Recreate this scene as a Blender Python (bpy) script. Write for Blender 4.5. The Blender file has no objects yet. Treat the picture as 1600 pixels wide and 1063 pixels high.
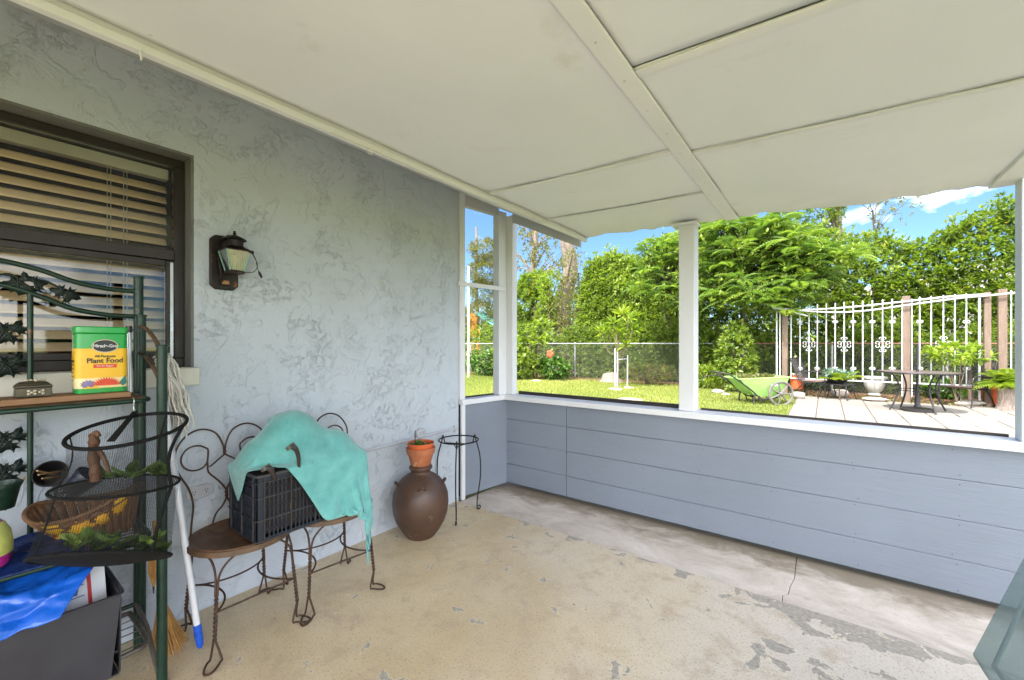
import bpy, bmesh, math, random
import numpy as np
from mathutils import Vector, Matrix, Euler, noise as mnoise
random.seed(7); rng = np.random.default_rng(11)
SC = bpy.context.scene
COL = SC.collection
R_ = math.radians
# ------------------------------------------------------------------ camera
CAM = Vector((2.44, 0.0, 1.3)); YAW = R_(36.8); FPX = 655.0; HOR = 537.0
cam = bpy.data.cameras.new('camera'); camo = bpy.data.objects.new('camera', cam); COL.objects.link(camo)
camo.location = CAM; camo.rotation_euler = (R_(90), 0, YAW)
cam.sensor_width = 36; cam.lens = FPX / 1600 * 36; cam.shift_y = 5.5 / 1600
cam.clip_start = 0.02; cam.clip_end = 500
SC.camera = camo
# ------------------------------------------------------------------ world, sun, exposure
SKY_TINT = (0.24, 0.31, 0.38, 1)
SUN_EL, SUN_AZ = 56, 197          # azimuth: direction the light comes FROM, clockwise from +Y
w = bpy.data.worlds.new('World'); SC.world = w; w.use_nodes = True
nt = w.node_tree; nt.nodes.clear()
out = nt.nodes.new('ShaderNodeOutputWorld'); bg = nt.nodes.new('ShaderNodeBackground')
sky = nt.nodes.new('ShaderNodeTexSky'); sky.sky_type = 'NISHITA'; sky.sun_disc = False
sky.sun_elevation = R_(SUN_EL); sky.sun_rotation = R_(SUN_AZ); sky.air_density = 1.0; sky.dust_density = 0.3; sky.ozone_density = 2.0
bg.inputs['Strength'].default_value = 0.15
# cloud, made much brighter than the blue to light the porch
tc = nt.nodes.new('ShaderNodeTexCoord'); mp = nt.nodes.new('ShaderNodeMapping'); mp.inputs['Scale'].default_value = (1.3, 1.3, 2.6); mp.inputs['Location'].default_value = (3.1, 2.2, 1.0)
nz = nt.nodes.new('ShaderNodeTexNoise'); nz.inputs['Scale'].default_value = 1.4; nz.inputs['Detail'].default_value = 7; nz.inputs['Roughness'].default_value = 0.62; nz.inputs['Distortion'].default_value = 0.4
rp = nt.nodes.new('ShaderNodeValToRGB'); rp.color_ramp.elements[0].position = 0.455; rp.color_ramp.elements[1].position = 0.70
rp.color_ramp.elements[1].color = (0.8, 0.8, 0.8, 1)
mx = nt.nodes.new('ShaderNodeMix'); mx.data_type = 'RGBA'; mx.inputs[7].default_value = (12.6, 12.7, 13.0, 1)
nt.links.new(tc.outputs['Generated'], mp.inputs['Vector']); nt.links.new(mp.outputs[0], nz.inputs['Vector'])
# unseen cloud added south and overhead to light the porch; clear north west
dt_ = nt.nodes.new('ShaderNodeVectorMath'); dt_.operation = 'DOT_PRODUCT'; dt_.inputs[1].default_value = (0.50, -0.85, 0.15); nt.links.new(tc.outputs['Generated'], dt_.inputs[0])
ma = nt.nodes.new('ShaderNodeMath'); ma.operation = 'MULTIPLY_ADD'; ma.inputs[1].default_value = 0.20; nt.links.new(dt_.outputs['Value'], ma.inputs[0]); nt.links.new(nz.outputs['Fac'], ma.inputs[2])
nt.links.new(ma.outputs[0], rp.inputs[0]); nt.links.new(rp.outputs[0], mx.inputs[0])
deep = nt.nodes.new('ShaderNodeMix'); deep.data_type = 'RGBA'; deep.blend_type = 'MULTIPLY'; deep.inputs[0].default_value = 1.0; deep.inputs[7].default_value = SKY_TINT
nt.links.new(sky.outputs[0], deep.inputs[6]); nt.links.new(deep.outputs[2], mx.inputs[6]); nt.links.new(mx.outputs[2], bg.inputs['Color'])
nt.links.new(bg.outputs[0], out.inputs['Surface'])
sl = bpy.data.lights.new('sun', 'SUN'); sl.energy = 2.2; sl.angle = R_(0.53); sl.color = (1.0, 0.965, 0.90)
so = bpy.data.objects.new('sun', sl); COL.objects.link(so)
az = R_(SUN_AZ); el = R_(SUN_EL)
sd = Vector((math.sin(az) * math.cos(el), math.cos(az) * math.cos(el), math.sin(el)))   # towards the sun
so.rotation_euler = sd.to_track_quat('Z', 'Y').to_euler()
SC.view_settings.view_transform = 'Standard'; SC.view_settings.look = 'None'
SC.view_settings.exposure = 2.2; SC.view_settings.gamma = 1.0
SC.view_settings.use_curve_mapping = False
SC.render.engine = 'CYCLES'
SC.cycles.max_bounces = 8; SC.cycles.diffuse_bounces = 5; SC.cycles.transparent_max_bounces = 24
SC.cycles.caustics_reflective = False; SC.cycles.caustics_refractive = False

# ------------------------------------------------------------------ placement helper: where a sight line meets a real surface
FW = Vector((-math.sin(YAW), math.cos(YAW), 0)); RT = Vector((math.cos(YAW), math.sin(YAW), 0))
def ray(px, py): return FW + RT * ((px - 800) / FPX) + Vector((0, 0, (HOR - py) / FPX))
def at_z(px, py, z=0.0):
    r = ray(px, py); t = (z - CAM.z) / r.z; return CAM + r * t
def at_x(px, py, x):
    r = ray(px, py); t = (x - CAM.x) / r.x; return CAM + r * t
def at_y(px, py, y):
    r = ray(px, py); t = (y - CAM.y) / r.y; return CAM + r * t
def at_d(px, py, d): return CAM + ray(px, py) * d

# ------------------------------------------------------------------ materials
MATS = {}
def N(nt, t, **k):
    n = nt.nodes.new(t)
    for a, b in k.items(): setattr(n, a, b)
    return n
def base(name):
    m = bpy.data.materials.new(name); m.use_nodes = True; nt = m.node_tree; nt.nodes.clear()
    o = N(nt, 'ShaderNodeOutputMaterial'); b = N(nt, 'ShaderNodeBsdfPrincipled'); nt.links.new(b.outputs[0], o.inputs[0])
    MATS[name] = m
    return m, nt, b, o
def ramp(nt, fac, stops, interp='LINEAR'):
    r = N(nt, 'ShaderNodeValToRGB'); r.color_ramp.interpolation = interp
    e = r.color_ramp.elements
    while len(e) < len(stops): e.new(0.5)
    for i, (p, c) in enumerate(stops):
        e[i].position = p; e[i].color = tuple(c) + (1,) if len(c) == 3 else c
    nt.links.new(fac, r.inputs[0]); return r.outputs[0]
def noise(nt, scale, detail=4, rough=0.55, dist=0.0, vec=None, sc3=None):
    n = N(nt, 'ShaderNodeTexNoise'); n.inputs['Scale'].default_value = scale; n.inputs['Detail'].default_value = detail
    n.inputs['Roughness'].default_value = rough; n.inputs['Distortion'].default_value = dist
    if vec is None:
        t = N(nt, 'ShaderNodeTexCoord'); vec = t.outputs['Object']
    if sc3:
        mpp = N(nt, 'ShaderNodeMapping'); mpp.inputs['Scale'].default_value = sc3; nt.links.new(vec, mpp.inputs[0]); vec = mpp.outputs[0]
    nt.links.new(vec, n.inputs['Vector']); return n.outputs['Fac']
def mixc(nt, fac, a, b, mode='MIX'):
    m = N(nt, 'ShaderNodeMix', data_type='RGBA', blend_type=mode)
    for s, v in ((0, fac), (6, a), (7, b)):
        if isinstance(v, (int, float)): m.inputs[s].default_value = v
        elif isinstance(v, tuple): m.inputs[s].default_value = v + (1,) if len(v) == 3 else v
        else: nt.links.new(v, m.inputs[s])
    return m.outputs[2]
def math_(nt, op, a, b=0.0, c=0.0, clamp=False):
    m = N(nt, 'ShaderNodeMath', operation=op); m.use_clamp = clamp
    for i, v in enumerate((a, b, c)):
        if isinstance(v, (int, float)): m.inputs[i].default_value = v
        else: nt.links.new(v, m.inputs[i])
    return m.outputs[0]
def mapr(nt, v, a, b, c=0.0, d=1.0, smooth=True):
    m = N(nt, 'ShaderNodeMapRange'); m.interpolation_type = 'SMOOTHSTEP' if smooth else 'LINEAR'
    nt.links.new(v, m.inputs[0])
    for i, x in enumerate((a, b, c, d)): m.inputs[i + 1].default_value = x
    return m.outputs[0]
def bump(nt, b, h, strength=0.5, dist=0.01, prev=None):
    n = N(nt, 'ShaderNodeBump'); n.inputs['Strength'].default_value = strength; n.inputs['Distance'].default_value = dist
    nt.links.new(h, n.inputs['Height'])
    if prev is not None: nt.links.new(prev, n.inputs['Normal'])
    if b is not None: nt.links.new(n.outputs[0], b.inputs['Normal'])
    return n.outputs[0]
def pm(name, col, col2=None, sc=6, rough=0.6, metal=0.0, bs=0, bsc=40, bd=0.003, sc3=None, wear=None, wsc=9, wth=0.62, spec=0.5, rr=0.1, sheen=0, coat=0):
    """painted / plain surface: two-tone noise colour, optional worn spots, fine relief"""
    m, nt, b, o = base(name)
    c2 = col2 or tuple(x * 0.82 for x in col)
    n1 = noise(nt, sc, 5, 0.6, sc3=sc3)
    c = ramp(nt, n1, [(0.3, c2), (0.7, col)])
    if wear:
        n2 = noise(nt, wsc, 8, 0.7)
        f = mapr(nt, n2, wth - 0.02, wth + 0.03)
        c = mixc(nt, f, c, wear)
    nt.links.new(c, b.inputs['Base Color'])
    n3 = noise(nt, sc * 3, 3)
    nt.links.new(mapr(nt, n3, 0.3, 0.7, max(rough - rr, 0.02), min(rough + rr, 1)), b.inputs['Roughness'])
    b.inputs['Metallic'].default_value = metal; b.inputs['Specular IOR Level'].default_value = spec
    if sheen: b.inputs['Sheen Weight'].default_value = sheen; b.inputs['Sheen Roughness'].default_value = 0.5
    if coat: b.inputs['Coat Weight'].default_value = coat
    if bs: bump(nt, b, noise(nt, bsc, 4, 0.6, sc3=sc3), bs, bd)
    return m

def mk_stucco(name, col, col2):
    m, nt, b, o = base(name)
    big = noise(nt, 1.3, 3)
    c = ramp(nt, big, [(0.35, col2), (0.65, col)])
    tex = N(nt, 'ShaderNodeTexCoord').outputs['Object']
    warp = noise(nt, 3.0, 3, 0.6, vec=tex)
    n1 = noise(nt, 7.5, 6, 0.60, 0.55, vec=tex, sc3=(1, 1, 0.85))
    plate = mapr(nt, n1, 0.515, 0.60)
    n1b = noise(nt, 13, 6, 0.66, 0.9, vec=tex)
    plate_b = mapr(nt, n1b, 0.55, 0.625)
    n2 = noise(nt, 30, 6, 0.70, 0.5, vec=tex)
    plate2 = mapr(nt, n2, 0.48, 0.64)
    rp_ = noise(nt, 75, 4, 0.7, vec=tex)
    cov = mapr(nt, noise(nt, 3.6, 4, 0.65, 0.4, vec=tex), 0.50, 0.62)
    cov2 = mapr(nt, noise(nt, 2.1, 3, 0.6, 0.5, vec=tex), 0.46, 0.60)
    h = math_(nt, 'ADD', math_(nt, 'MULTIPLY', plate, 0.6), math_(nt, 'MULTIPLY', math_(nt, 'MULTIPLY', plate_b, cov2), 0.7))
    h = math_(nt, 'ADD', h, math_(nt, 'MULTIPLY', math_(nt, 'MULTIPLY', plate2, cov), 1.1))
    h = math_(nt, 'ADD', h, math_(nt, 'MULTIPLY', rp_, 0.22))
    nt.links.new(bump(nt, None, math_(nt, 'ADD', h, math_(nt, 'MULTIPLY', warp, 1.6)), 0.70, 0.0068), b.inputs['Normal'])
    grim = mapr(nt, noise(nt, 4.5, 6, 0.7, 0.3, vec=tex), 0.56, 0.78)
    c = mixc(nt, math_(nt, 'MULTIPLY', grim, 0.14), c, tuple(x * 0.62 for x in col2))
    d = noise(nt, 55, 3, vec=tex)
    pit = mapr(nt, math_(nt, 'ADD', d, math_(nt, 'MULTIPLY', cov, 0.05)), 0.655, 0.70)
    c = mixc(nt, math_(nt, 'MULTIPLY', pit, 0.28), c, tuple(x * 0.45 for x in col2))  # pits darkened by dirt and by shade put into the colour
    nt.links.new(c, b.inputs['Base Color']); b.inputs['Roughness'].default_value = 0.7
    return m
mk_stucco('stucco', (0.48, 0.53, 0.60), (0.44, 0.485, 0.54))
mk_stucco('stucco_reveal', (0.17, 0.17, 0.165), (0.12, 0.12, 0.115))
def mk_wood_paint(name, col, grain=1.0, stretch=(1, 14, 14), rough=0.55, dirt=0.12):
    m, nt, b, o = base(name)
    tex = N(nt, 'ShaderNodeTexCoord').outputs['Object']
    n = noise(nt, 5, 6, 0.6, 0.8, vec=tex, sc3=stretch)
    big = noise(nt, 1.6, 4, vec=tex)
    c = ramp(nt, big, [(0.3, tuple(x * (1 - dirt) for x in col)), (0.7, col)])
    c = mixc(nt, math_(nt, 'MULTIPLY', mapr(nt, n, 0.52, 0.66), 0.07 * grain), c, tuple(x * 0.6 for x in col))
    spots = mapr(nt, noise(nt, 22, 6, 0.7, vec=tex), 0.72, 0.78)
    c = mixc(nt, math_(nt, 'MULTIPLY', spots, 0.25), c, tuple(x * 0.5 for x in col))
    nt.links.new(c, b.inputs['Base Color']); b.inputs['Roughness'].default_value = rough
    bump(nt, b, n, 0.35 * grain, 0.004)
    return m
mk_wood_paint('siding', (0.205, 0.235, 0.29), 1.5, (1.4, 1.4, 16))
mk_wood_paint('trim_white', (0.70, 0.71, 0.74), 0.6, (10, 10, 1.5))
mk_wood_paint('trim_cream', (0.745, 0.755, 0.775), 0.5, (9, 1.5, 9))
mk_wood_paint('header_grey', (0.50, 0.51, 0.54), 0.5, (2, 9, 9))
# ceiling plywood, painted off-white
m, nt, b, o = base('ceiling_paint')
tex = N(nt, 'ShaderNodeTexCoord').outputs['Object']
big = noise(nt, 1.1, 5, 0.6, 0.4, vec=tex)
c = ramp(nt, big, [(0.3, (0.70, 0.72, 0.755)), (0.7, (0.765, 0.785, 0.825))])
scr = noise(nt, 3.0, 7, 0.75, 0.5, vec=tex, sc3=(1.0, 9, 1))
c = mixc(nt, math_(nt, 'MULTIPLY', mapr(nt, scr, 0.69, 0.74), 0.4), c, (0.42, 0.38, 0.32))
nt.links.new(c, b.inputs['Base Color']); b.inputs['Roughness'].default_value = 0.5
smu = mapr(nt, noise(nt, 2.3, 7, 0.72, 0.6, vec=tex), 0.58, 0.74)
c = mixc(nt, math_(nt, 'MULTIPLY', smu, 0.34), c, (0.50, 0.45, 0.38))
vs = N(nt, 'ShaderNodeTexVoronoi'); vs.inputs['Scale'].default_value = 3.2; nt.links.new(tex, vs.inputs[0])
c = mixc(nt, math_(nt, 'MULTIPLY', mapr(nt, vs.outputs['Distance'], 0.012, 0.022, 1, 0), 0.5), c, (0.4, 0.33, 0.25)); nt.links.new(c, b.inputs['Base Color'])
h = math_(nt, 'ADD', noise(nt, 4, 5, 0.6, 0.5, vec=tex, sc3=(7, 1, 1)), math_(nt, 'MULTIPLY', noise(nt, 1.4, 3, vec=tex), 3.0))
bump(nt, b, h, 0.35, 0.004)
# painted floor with peeling
m, nt, b, o = base('floor_paint')
tex = N(nt, 'ShaderNodeTexCoord').outputs['Object']
sx = N(nt, 'ShaderNodeSeparateXYZ'); nt.links.new(tex, sx.inputs[0])
X, Y = sx.outputs[0], sx.outputs[1]
big = noise(nt, 0.9, 6, 0.6, 0.6, vec=tex)
c = ramp(nt, big, [(0.28, (0.46, 0.34, 0.19)), (0.5, (0.60, 0.485, 0.32)), (0.72, (0.68, 0.58, 0.44))])
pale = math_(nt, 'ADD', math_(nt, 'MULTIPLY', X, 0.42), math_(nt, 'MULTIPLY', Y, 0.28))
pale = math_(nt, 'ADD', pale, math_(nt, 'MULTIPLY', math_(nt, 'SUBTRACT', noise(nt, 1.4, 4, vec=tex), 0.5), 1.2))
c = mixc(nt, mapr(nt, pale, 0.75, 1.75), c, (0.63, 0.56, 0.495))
mid = noise(nt, 7, 8, 0.7, vec=tex)
c = mixc(nt, math_(nt, 'MULTIPLY', mapr(nt, mid, 0.48, 0.68), 0.6), c, (0.43, 0.335, 0.235))
fine = noise(nt, 110, 3, 0.6, vec=tex)
c = mixc(nt, math_(nt, 'MULTIPLY', mapr(nt, fine, 0.55, 0.66), 0.6), c, (0.27, 0.20, 0.13))
sp = N(nt, 'ShaderNodeTexVoronoi'); sp.inputs['Scale'].default_value = 9; nt.links.new(tex, sp.inputs[0])
spot = mapr(nt, sp.outputs['Distance'], 0.05, 0.085, 1, 0)
spc = N(nt, 'ShaderNodeSeparateColor'); nt.links.new(sp.outputs['Color'], spc.inputs[0])
spot = math_(nt, 'MULTIPLY', spot, math_(nt, 'GREATER_THAN', spc.outputs[0], 0.72))
c = mixc(nt, math_(nt, 'MULTIPLY', spot, 0.6), c, (0.20, 0.15, 0.13))
st = noise(nt, 2.7, 4, 0.6, 1.5, vec=tex)
c = mixc(nt, math_(nt, 'MULTIPLY', mapr(nt, st, 0.58, 0.74), 0.6), c, (0.40, 0.28, 0.22))
scu = noise(nt, 4.0, 6, 0.7, 0.6, vec=tex, sc3=(5, 1.2, 1))
c = mixc(nt, math_(nt, 'MULTIPLY', mapr(nt, scu, 0.66, 0.74), 0.4), c, (0.30, 0.27, 0.25))
# peeled patches: more of them towards the seam and the open side
pn = noise(nt, 6.5, 7, 0.58, 0.5, vec=tex)
edge = math_(nt, 'MULTIPLY', mapr(nt, Y, 2.30, 2.52), 0.105)
side = math_(nt, 'MULTIPLY', math_(nt, 'MULTIPLY', mapr(nt, X, 1.7, 2.6), mapr(nt, Y, 1.2, 2.0)), 0.112)
pv = math_(nt, 'ADD', pn, math_(nt, 'ADD', edge, side))
peel = mapr(nt, pv, 0.648, 0.656)
cc = ramp(nt, noise(nt, 60, 5, vec=tex), [(0.3, (0.27, 0.24, 0.21)), (0.7, (0.47, 0.42, 0.365))])
c = mixc(nt, peel, c, cc)
lip = mapr(nt, pv, 0.630, 0.649)
c = mixc(nt, math_(nt, 'MULTIPLY', math_(nt, 'SUBTRACT', lip, peel), 0.5, clamp=True), c, (0.78, 0.70, 0.55))
nt.links.new(c, b.inputs['Base Color'])
nt.links.new(mapr(nt, mid, 0.3, 0.7, 0.42, 0.65), b.inputs['Roughness'])
h = math_(nt, 'ADD', math_(nt, 'MULTIPLY', peel, -1.0), math_(nt, 'MULTIPLY', fine, 0.35))
bump(nt, b, h, 0.5, 0.002)
# concrete strip
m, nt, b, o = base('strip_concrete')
tex = N(nt, 'ShaderNodeTexCoord').outputs['Object']
sx = N(nt, 'ShaderNodeSeparateXYZ'); nt.links.new(tex, sx.inputs[0]); Y = sx.outputs[1]
a = noise(nt, 3.2, 9, 0.70, 0.5, vec=tex, sc3=(0.8, 1.3, 1))
c = ramp(nt, a, [(0.3, (0.40, 0.34, 0.28)), (0.5, (0.58, 0.51, 0.46)), (0.72, (0.72, 0.66, 0.62))])
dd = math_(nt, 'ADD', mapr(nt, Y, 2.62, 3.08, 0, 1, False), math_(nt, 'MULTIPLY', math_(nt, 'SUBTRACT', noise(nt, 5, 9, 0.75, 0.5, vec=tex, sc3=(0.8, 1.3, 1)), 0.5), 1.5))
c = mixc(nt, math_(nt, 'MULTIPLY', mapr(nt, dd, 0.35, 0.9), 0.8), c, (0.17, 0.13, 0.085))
c = mixc(nt, math_(nt, 'MULTIPLY', mapr(nt, noise(nt, 12, 8, 0.75, 0.6, vec=tex, sc3=(0.7, 1.6, 1)), 0.60, 0.68), 0.5), c, (0.20, 0.17, 0.15))
c = mixc(nt, math_(nt, 'MULTIPLY', mapr(nt, noise(nt, 90, 3, vec=tex), 0.62, 0.7), 0.3), c, (0.16, 0.14, 0.12))
nt.links.new(c, b.inputs['Base Color']); b.inputs['Roughness'].default_value = 0.72
bump(nt, b, noise(nt, 45, 6, 0.7, vec=tex), 0.4, 0.003)

pm('frame_bronze', (0.035, 0.028, 0.026), (0.026, 0.021, 0.02), rough=0.42, metal=0.3, sc=4, bs=0.1)
pm('wall_core', (0.075, 0.085, 0.10), rough=0.9)
pm('black_gap', (0.012, 0.012, 0.012), rough=0.9)
pm('sill_cream', (0.66, 0.64, 0.56), (0.56, 0.54, 0.46), rough=0.5, bs=0.1)
pm('slat', (0.97, 0.74, 0.48), (0.95, 0.70, 0.43), rough=0.45, sc=3, sc3=(1, 0.4, 8))  # warm lamplight of the room put into the slat colour
pm('blind_cord', (0.65, 0.6, 0.5), rough=0.8)
pm('room_dark', (0.05, 0.035, 0.025), rough=0.9)
pm('aluminium', (0.55, 0.56, 0.58), rough=0.35, metal=0.8)
pm('rack_green', (0.010, 0.036, 0.022), (0.007, 0.024, 0.016), rough=0.38, metal=0.2, sc=20, wear=(0.16, 0.08, 0.035), wsc=14, wth=0.66, bs=0.25, bsc=90, bd=0.001)
pm('rack_rust', (0.15, 0.085, 0.045), (0.09, 0.055, 0.035), rough=0.6, metal=0.2, sc=14, wear=(0.04, 0.08, 0.05), wsc=18, wth=0.62, bs=0.3, bsc=90, bd=0.001)
pm('rack_grey', (0.17, 0.155, 0.135), (0.10, 0.085, 0.07), rough=0.4, metal=0.4, sc=18, wear=(0.5, 0.5, 0.5), wsc=30, wth=0.70, bs=0.3, bsc=90, bd=0.001)
pm('leaf_metal', (0.012, 0.024, 0.019), (0.007, 0.013, 0.011), rough=0.45, metal=0.3, sc=24, bs=0.3, bsc=80, bd=0.002)
pm('rust_wire', (0.085, 0.044, 0.027), (0.038, 0.022, 0.016), rough=0.6, metal=0.35, sc=30, bs=0.4, bsc=130, bd=0.001)
pm('seat_wood', (0.15, 0.072, 0.032), (0.065, 0.032, 0.016), rough=0.5, sc=5, sc3=(1.5, 9, 9), bs=0.3, bsc=20, bd=0.002)
pm('seat_rim', (0.13, 0.075, 0.04), (0.06, 0.035, 0.02), rough=0.55, sc=16, bs=0.2)
pm('board_wood', (0.32, 0.17, 0.08), (0.2, 0.10, 0.045), rough=0.55, sc=5, sc3=(9, 1.5, 9), bs=0.2)
pm('crate_plastic', (0.012, 0.017, 0.029), (0.008, 0.011, 0.019), rough=0.45, sc=8, wear=(0.10, 0.085, 0.07), wsc=12, wth=0.66, bs=0.1)
pm('crate_rib', (0.055, 0.05, 0.048), (0.025, 0.027, 0.034), rough=0.6, sc=18)
pm('towel', (0.16, 0.44, 0.42), (0.095, 0.32, 0.315), rough=0.95, sc=14, bs=0.9, bsc=210, bd=0.004, sheen=0.5, spec=0.1)
pm('towel_band', (0.10, 0.20, 0.24), (0.07, 0.13, 0.17), rough=0.9, sc=40, bs=0.5, bsc=200, spec=0.1)
pm('strap_dark', (0.03, 0.022, 0.018), rough=0.5, sc=30, bs=0.2)
pm('vase_clay', (0.085, 0.038, 0.020), (0.042, 0.027, 0.020), rough=0.5, sc=4, sc3=(1, 1, 2.5), wear=(0.16, 0.11, 0.08), wsc=5, wth=0.62, bs=0.25, bsc=30, bd=0.003)
pm('terracotta', (0.42, 0.135, 0.055), (0.30, 0.10, 0.045), rough=0.7, sc=9, wear=(0.50, 0.27, 0.17), wsc=7, wth=0.6, bs=0.2)
pm('terracotta_bright', (0.62, 0.13, 0.04), (0.5, 0.10, 0.03), rough=0.5, sc=9, bs=0.1)
pm('soil', (0.045, 0.03, 0.02), (0.12, 0.07, 0.035), rough=0.95, sc=60, bs=1, bsc=90, bd=0.01)
pm('black_wire', (0.006, 0.006, 0.007), rough=0.5, spec=0.3)
pm('black_cloth', (0.005, 0.005, 0.0055), (0.009, 0.009, 0.009), spec=0.2, rough=0.9, sc=60, bs=0.3, bsc=200, bd=0.001)
pm('basket_wood', (0.27, 0.13, 0.055), (0.14, 0.065, 0.028), rough=0.6, sc=7, sc3=(6, 6, 1), bs=0.4, bsc=30)
pm('basket_leaf_yellow', (0.92, 0.62, 0.02), (0.85, 0.34, 0.02), rough=0.6, sc=14, wear=(0.75, 0.16, 0.02), wsc=16, wth=0.6)
pm('root_brown', (0.16, 0.065, 0.026), (0.06, 0.025, 0.011), rough=0.6, sc=20, bs=0.8, bsc=30, bd=0.01)
pm('tarp_blue', (0.01, 0.13, 0.62), (0.008, 0.09, 0.48), rough=0.24, sc=3, bs=0.4, bsc=14, bd=0.01, coat=0.3)
pm('tarp_navy', (0.008, 0.03, 0.14), (0.005, 0.015, 0.07), rough=0.2, sc=5, bs=0.6, bsc=20, bd=0.01)
pm('bin_grey', (0.028, 0.028, 0.036), (0.022, 0.022, 0.029), rough=0.38, sc=3, bs=0.15, bsc=160, bd=0.001)
pm('paper_white', (0.72, 0.72, 0.74), (0.6, 0.6, 0.63), rough=0.6)
pm('print_red', (0.5, 0.02, 0.02), rough=0.6); pm('print_blue', (0.05, 0.10, 0.30), rough=0.6)
pm('pot_black', (0.014, 0.013, 0.014), rough=0.35, bs=0.1)
pm('pot_navy', (0.008, 0.013, 0.045), rough=0.35)
pm('stick_wood', (0.55, 0.33, 0.15), (0.4, 0.22, 0.09), rough=0.7, sc=20)
pm('bottle_magenta', (0.5, 0.02, 0.28), rough=0.3, coat=0.4)
pm('bottle_label', (0.60, 0.62, 0.16), (0.42, 0.46, 0.12), rough=0.4, sc=30)
pm('food_green', (0.01, 0.36, 0.06), (0.008, 0.30, 0.045), rough=0.3, sc=4, coat=0.3)
pm('food_yellow', (0.82, 0.50, 0.03), (0.80, 0.44, 0.02), rough=0.35, sc=4)
pm('food_cream', (0.85, 0.72, 0.42), (0.8, 0.6, 0.25), rough=0.35, sc=9)
pm('food_flower', (0.72, 0.085, 0.015), (0.6, 0.04, 0.02), rough=0.4, sc=40)
pm('food_purple', (0.30, 0.22, 0.50), (0.12, 0.12, 0.16), rough=0.4, sc=60)
pm('food_black', (0.02, 0.02, 0.022), rough=0.4); pm('food_teal', (0.02, 0.16, 0.13), rough=0.4)
pm('tin_olive', (0.09, 0.075, 0.045), (0.05, 0.045, 0.03), rough=0.4, metal=0.5, sc=20, bs=0.2)
pm('ornament', (0.6, 0.52, 0.40), rough=0.4)
pm('mop_string', (0.62, 0.60, 0.56), (0.45, 0.43, 0.40), rough=0.95, sc=25, bs=0.6, bsc=150)
pm('pole_white', (0.72, 0.73, 0.78), (0.62, 0.63, 0.68), rough=0.35, sc=5)
pm('plastic_blue', (0.01, 0.09, 0.55), rough=0.35)
pm('straw', (0.52, 0.29, 0.09), (0.34, 0.17, 0.05), rough=0.75, sc=40)
pm('lantern_metal', (0.032, 0.022, 0.018), (0.018, 0.014, 0.012), rough=0.4, metal=0.6, sc=14, wear=(0.18, 0.07, 0.03), wsc=12, wth=0.63)
pm('copper', (0.35, 0.16, 0.07), rough=0.4, metal=0.7)
pm('came_green', (0.20, 0.42, 0.33), (0.12, 0.30, 0.24), rough=0.4, metal=0.3)
pm('outlet_paint', (0.46, 0.47, 0.51), rough=0.5)
pm('fence_white', (0.62, 0.62, 0.62), (0.50, 0.50, 0.50), rough=0.5, sc=12, wear=(0.35, 0.22, 0.15), wsc=9, wth=0.68)
pm('post_wood', (0.21, 0.145, 0.105), (0.13, 0.092, 0.068), rough=0.85, sc=5, sc3=(9, 9, 0.8), bs=0.6, bsc=10)
pm('mesh_wire', (0.16, 0.16, 0.155), rough=0.6, metal=0.3)
pm('galv', (0.45, 0.46, 0.46), (0.30, 0.30, 0.30), rough=0.5, metal=0.5, sc=9)
pm('rusty_rail', (0.22, 0.10, 0.06), (0.13, 0.07, 0.05), rough=0.8, sc=9)
pm('paver', (0.27, 0.24, 0.21), (0.19, 0.168, 0.145), rough=0.85, sc=5, wear=(0.22, 0.19, 0.155), wsc=7, wth=0.60, bs=0.4, bsc=40)
pm('joint_sand', (0.16, 0.13, 0.09), (0.10, 0.085, 0.055), rough=0.95, sc=9)
pm('stone_pale', (0.52, 0.47, 0.40), (0.34, 0.29, 0.24), rough=0.9, sc=9, bs=0.6, bsc=20, bd=0.01)
pm('urn_grey', (0.50, 0.50, 0.46), (0.40, 0.40, 0.36), rough=0.7, sc=7, bs=0.2)
pm('patio_metal', (0.04, 0.035, 0.036), (0.028, 0.025, 0.026), rough=0.45, metal=0.4)
pm('table_top', (0.16, 0.11, 0.10), (0.10, 0.075, 0.075), rough=0.3, sc=14)
pm('cushion_brown', (0.23, 0.14, 0.115), (0.15, 0.09, 0.075), rough=0.9, sc=20)
pm('barrow_green', (0.32, 0.55, 0.16), (0.24, 0.45, 0.10), rough=0.55, sc=7, wear=(0.30, 0.27, 0.17), wsc=8, wth=0.62)
pm('barrow_dark', (0.035, 0.032, 0.03), rough=0.6); pm('wheel_grey', (0.16, 0.145, 0.13), (0.10, 0.09, 0.085), rough=0.7, sc=9)
pm('bark', (0.30, 0.235, 0.185), (0.15, 0.115, 0.09), rough=0.95, sc=4, sc3=(5, 5, 0.9), bs=1.0, bsc=9, bd=0.04)
pm('bark_dark', (0.10, 0.07, 0.05), (0.05, 0.036, 0.027), rough=0.95, sc=8, bs=0.8, bsc=14, bd=0.02)
pm('twig', (0.20, 0.14, 0.10), (0.12, 0.085, 0.06), rough=0.9)
pm('stump', (0.33, 0.26, 0.22), (0.17, 0.13, 0.11), rough=0.95, sc=12, sc3=(4, 4, 1), bs=1, bsc=20, bd=0.02)
pm('mulch', (0.24, 0.10, 0.055), (0.12, 0.06, 0.035), rough=0.95, sc=40, bs=1, bsc=60, bd=0.02)
pm('play_orange', (0.62, 0.22, 0.03), rough=0.6); pm('play_teal', (0.09, 0.33, 0.30), rough=0.6)
pm('far_wall', (0.70, 0.68, 0.64), (0.6, 0.58, 0.54), rough=0.8)
pm('roof_shingle', (0.10, 0.09, 0.085), rough=0.9, sc=20)
pm('flower_red', (0.75, 0.09, 0.03), rough=0.6)
pm('pvc', (0.72, 0.72, 0.70), rough=0.4)
m, nt, b, o = base('lawn_soil')
tex = N(nt, 'ShaderNodeTexCoord').outputs['Object']
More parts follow.
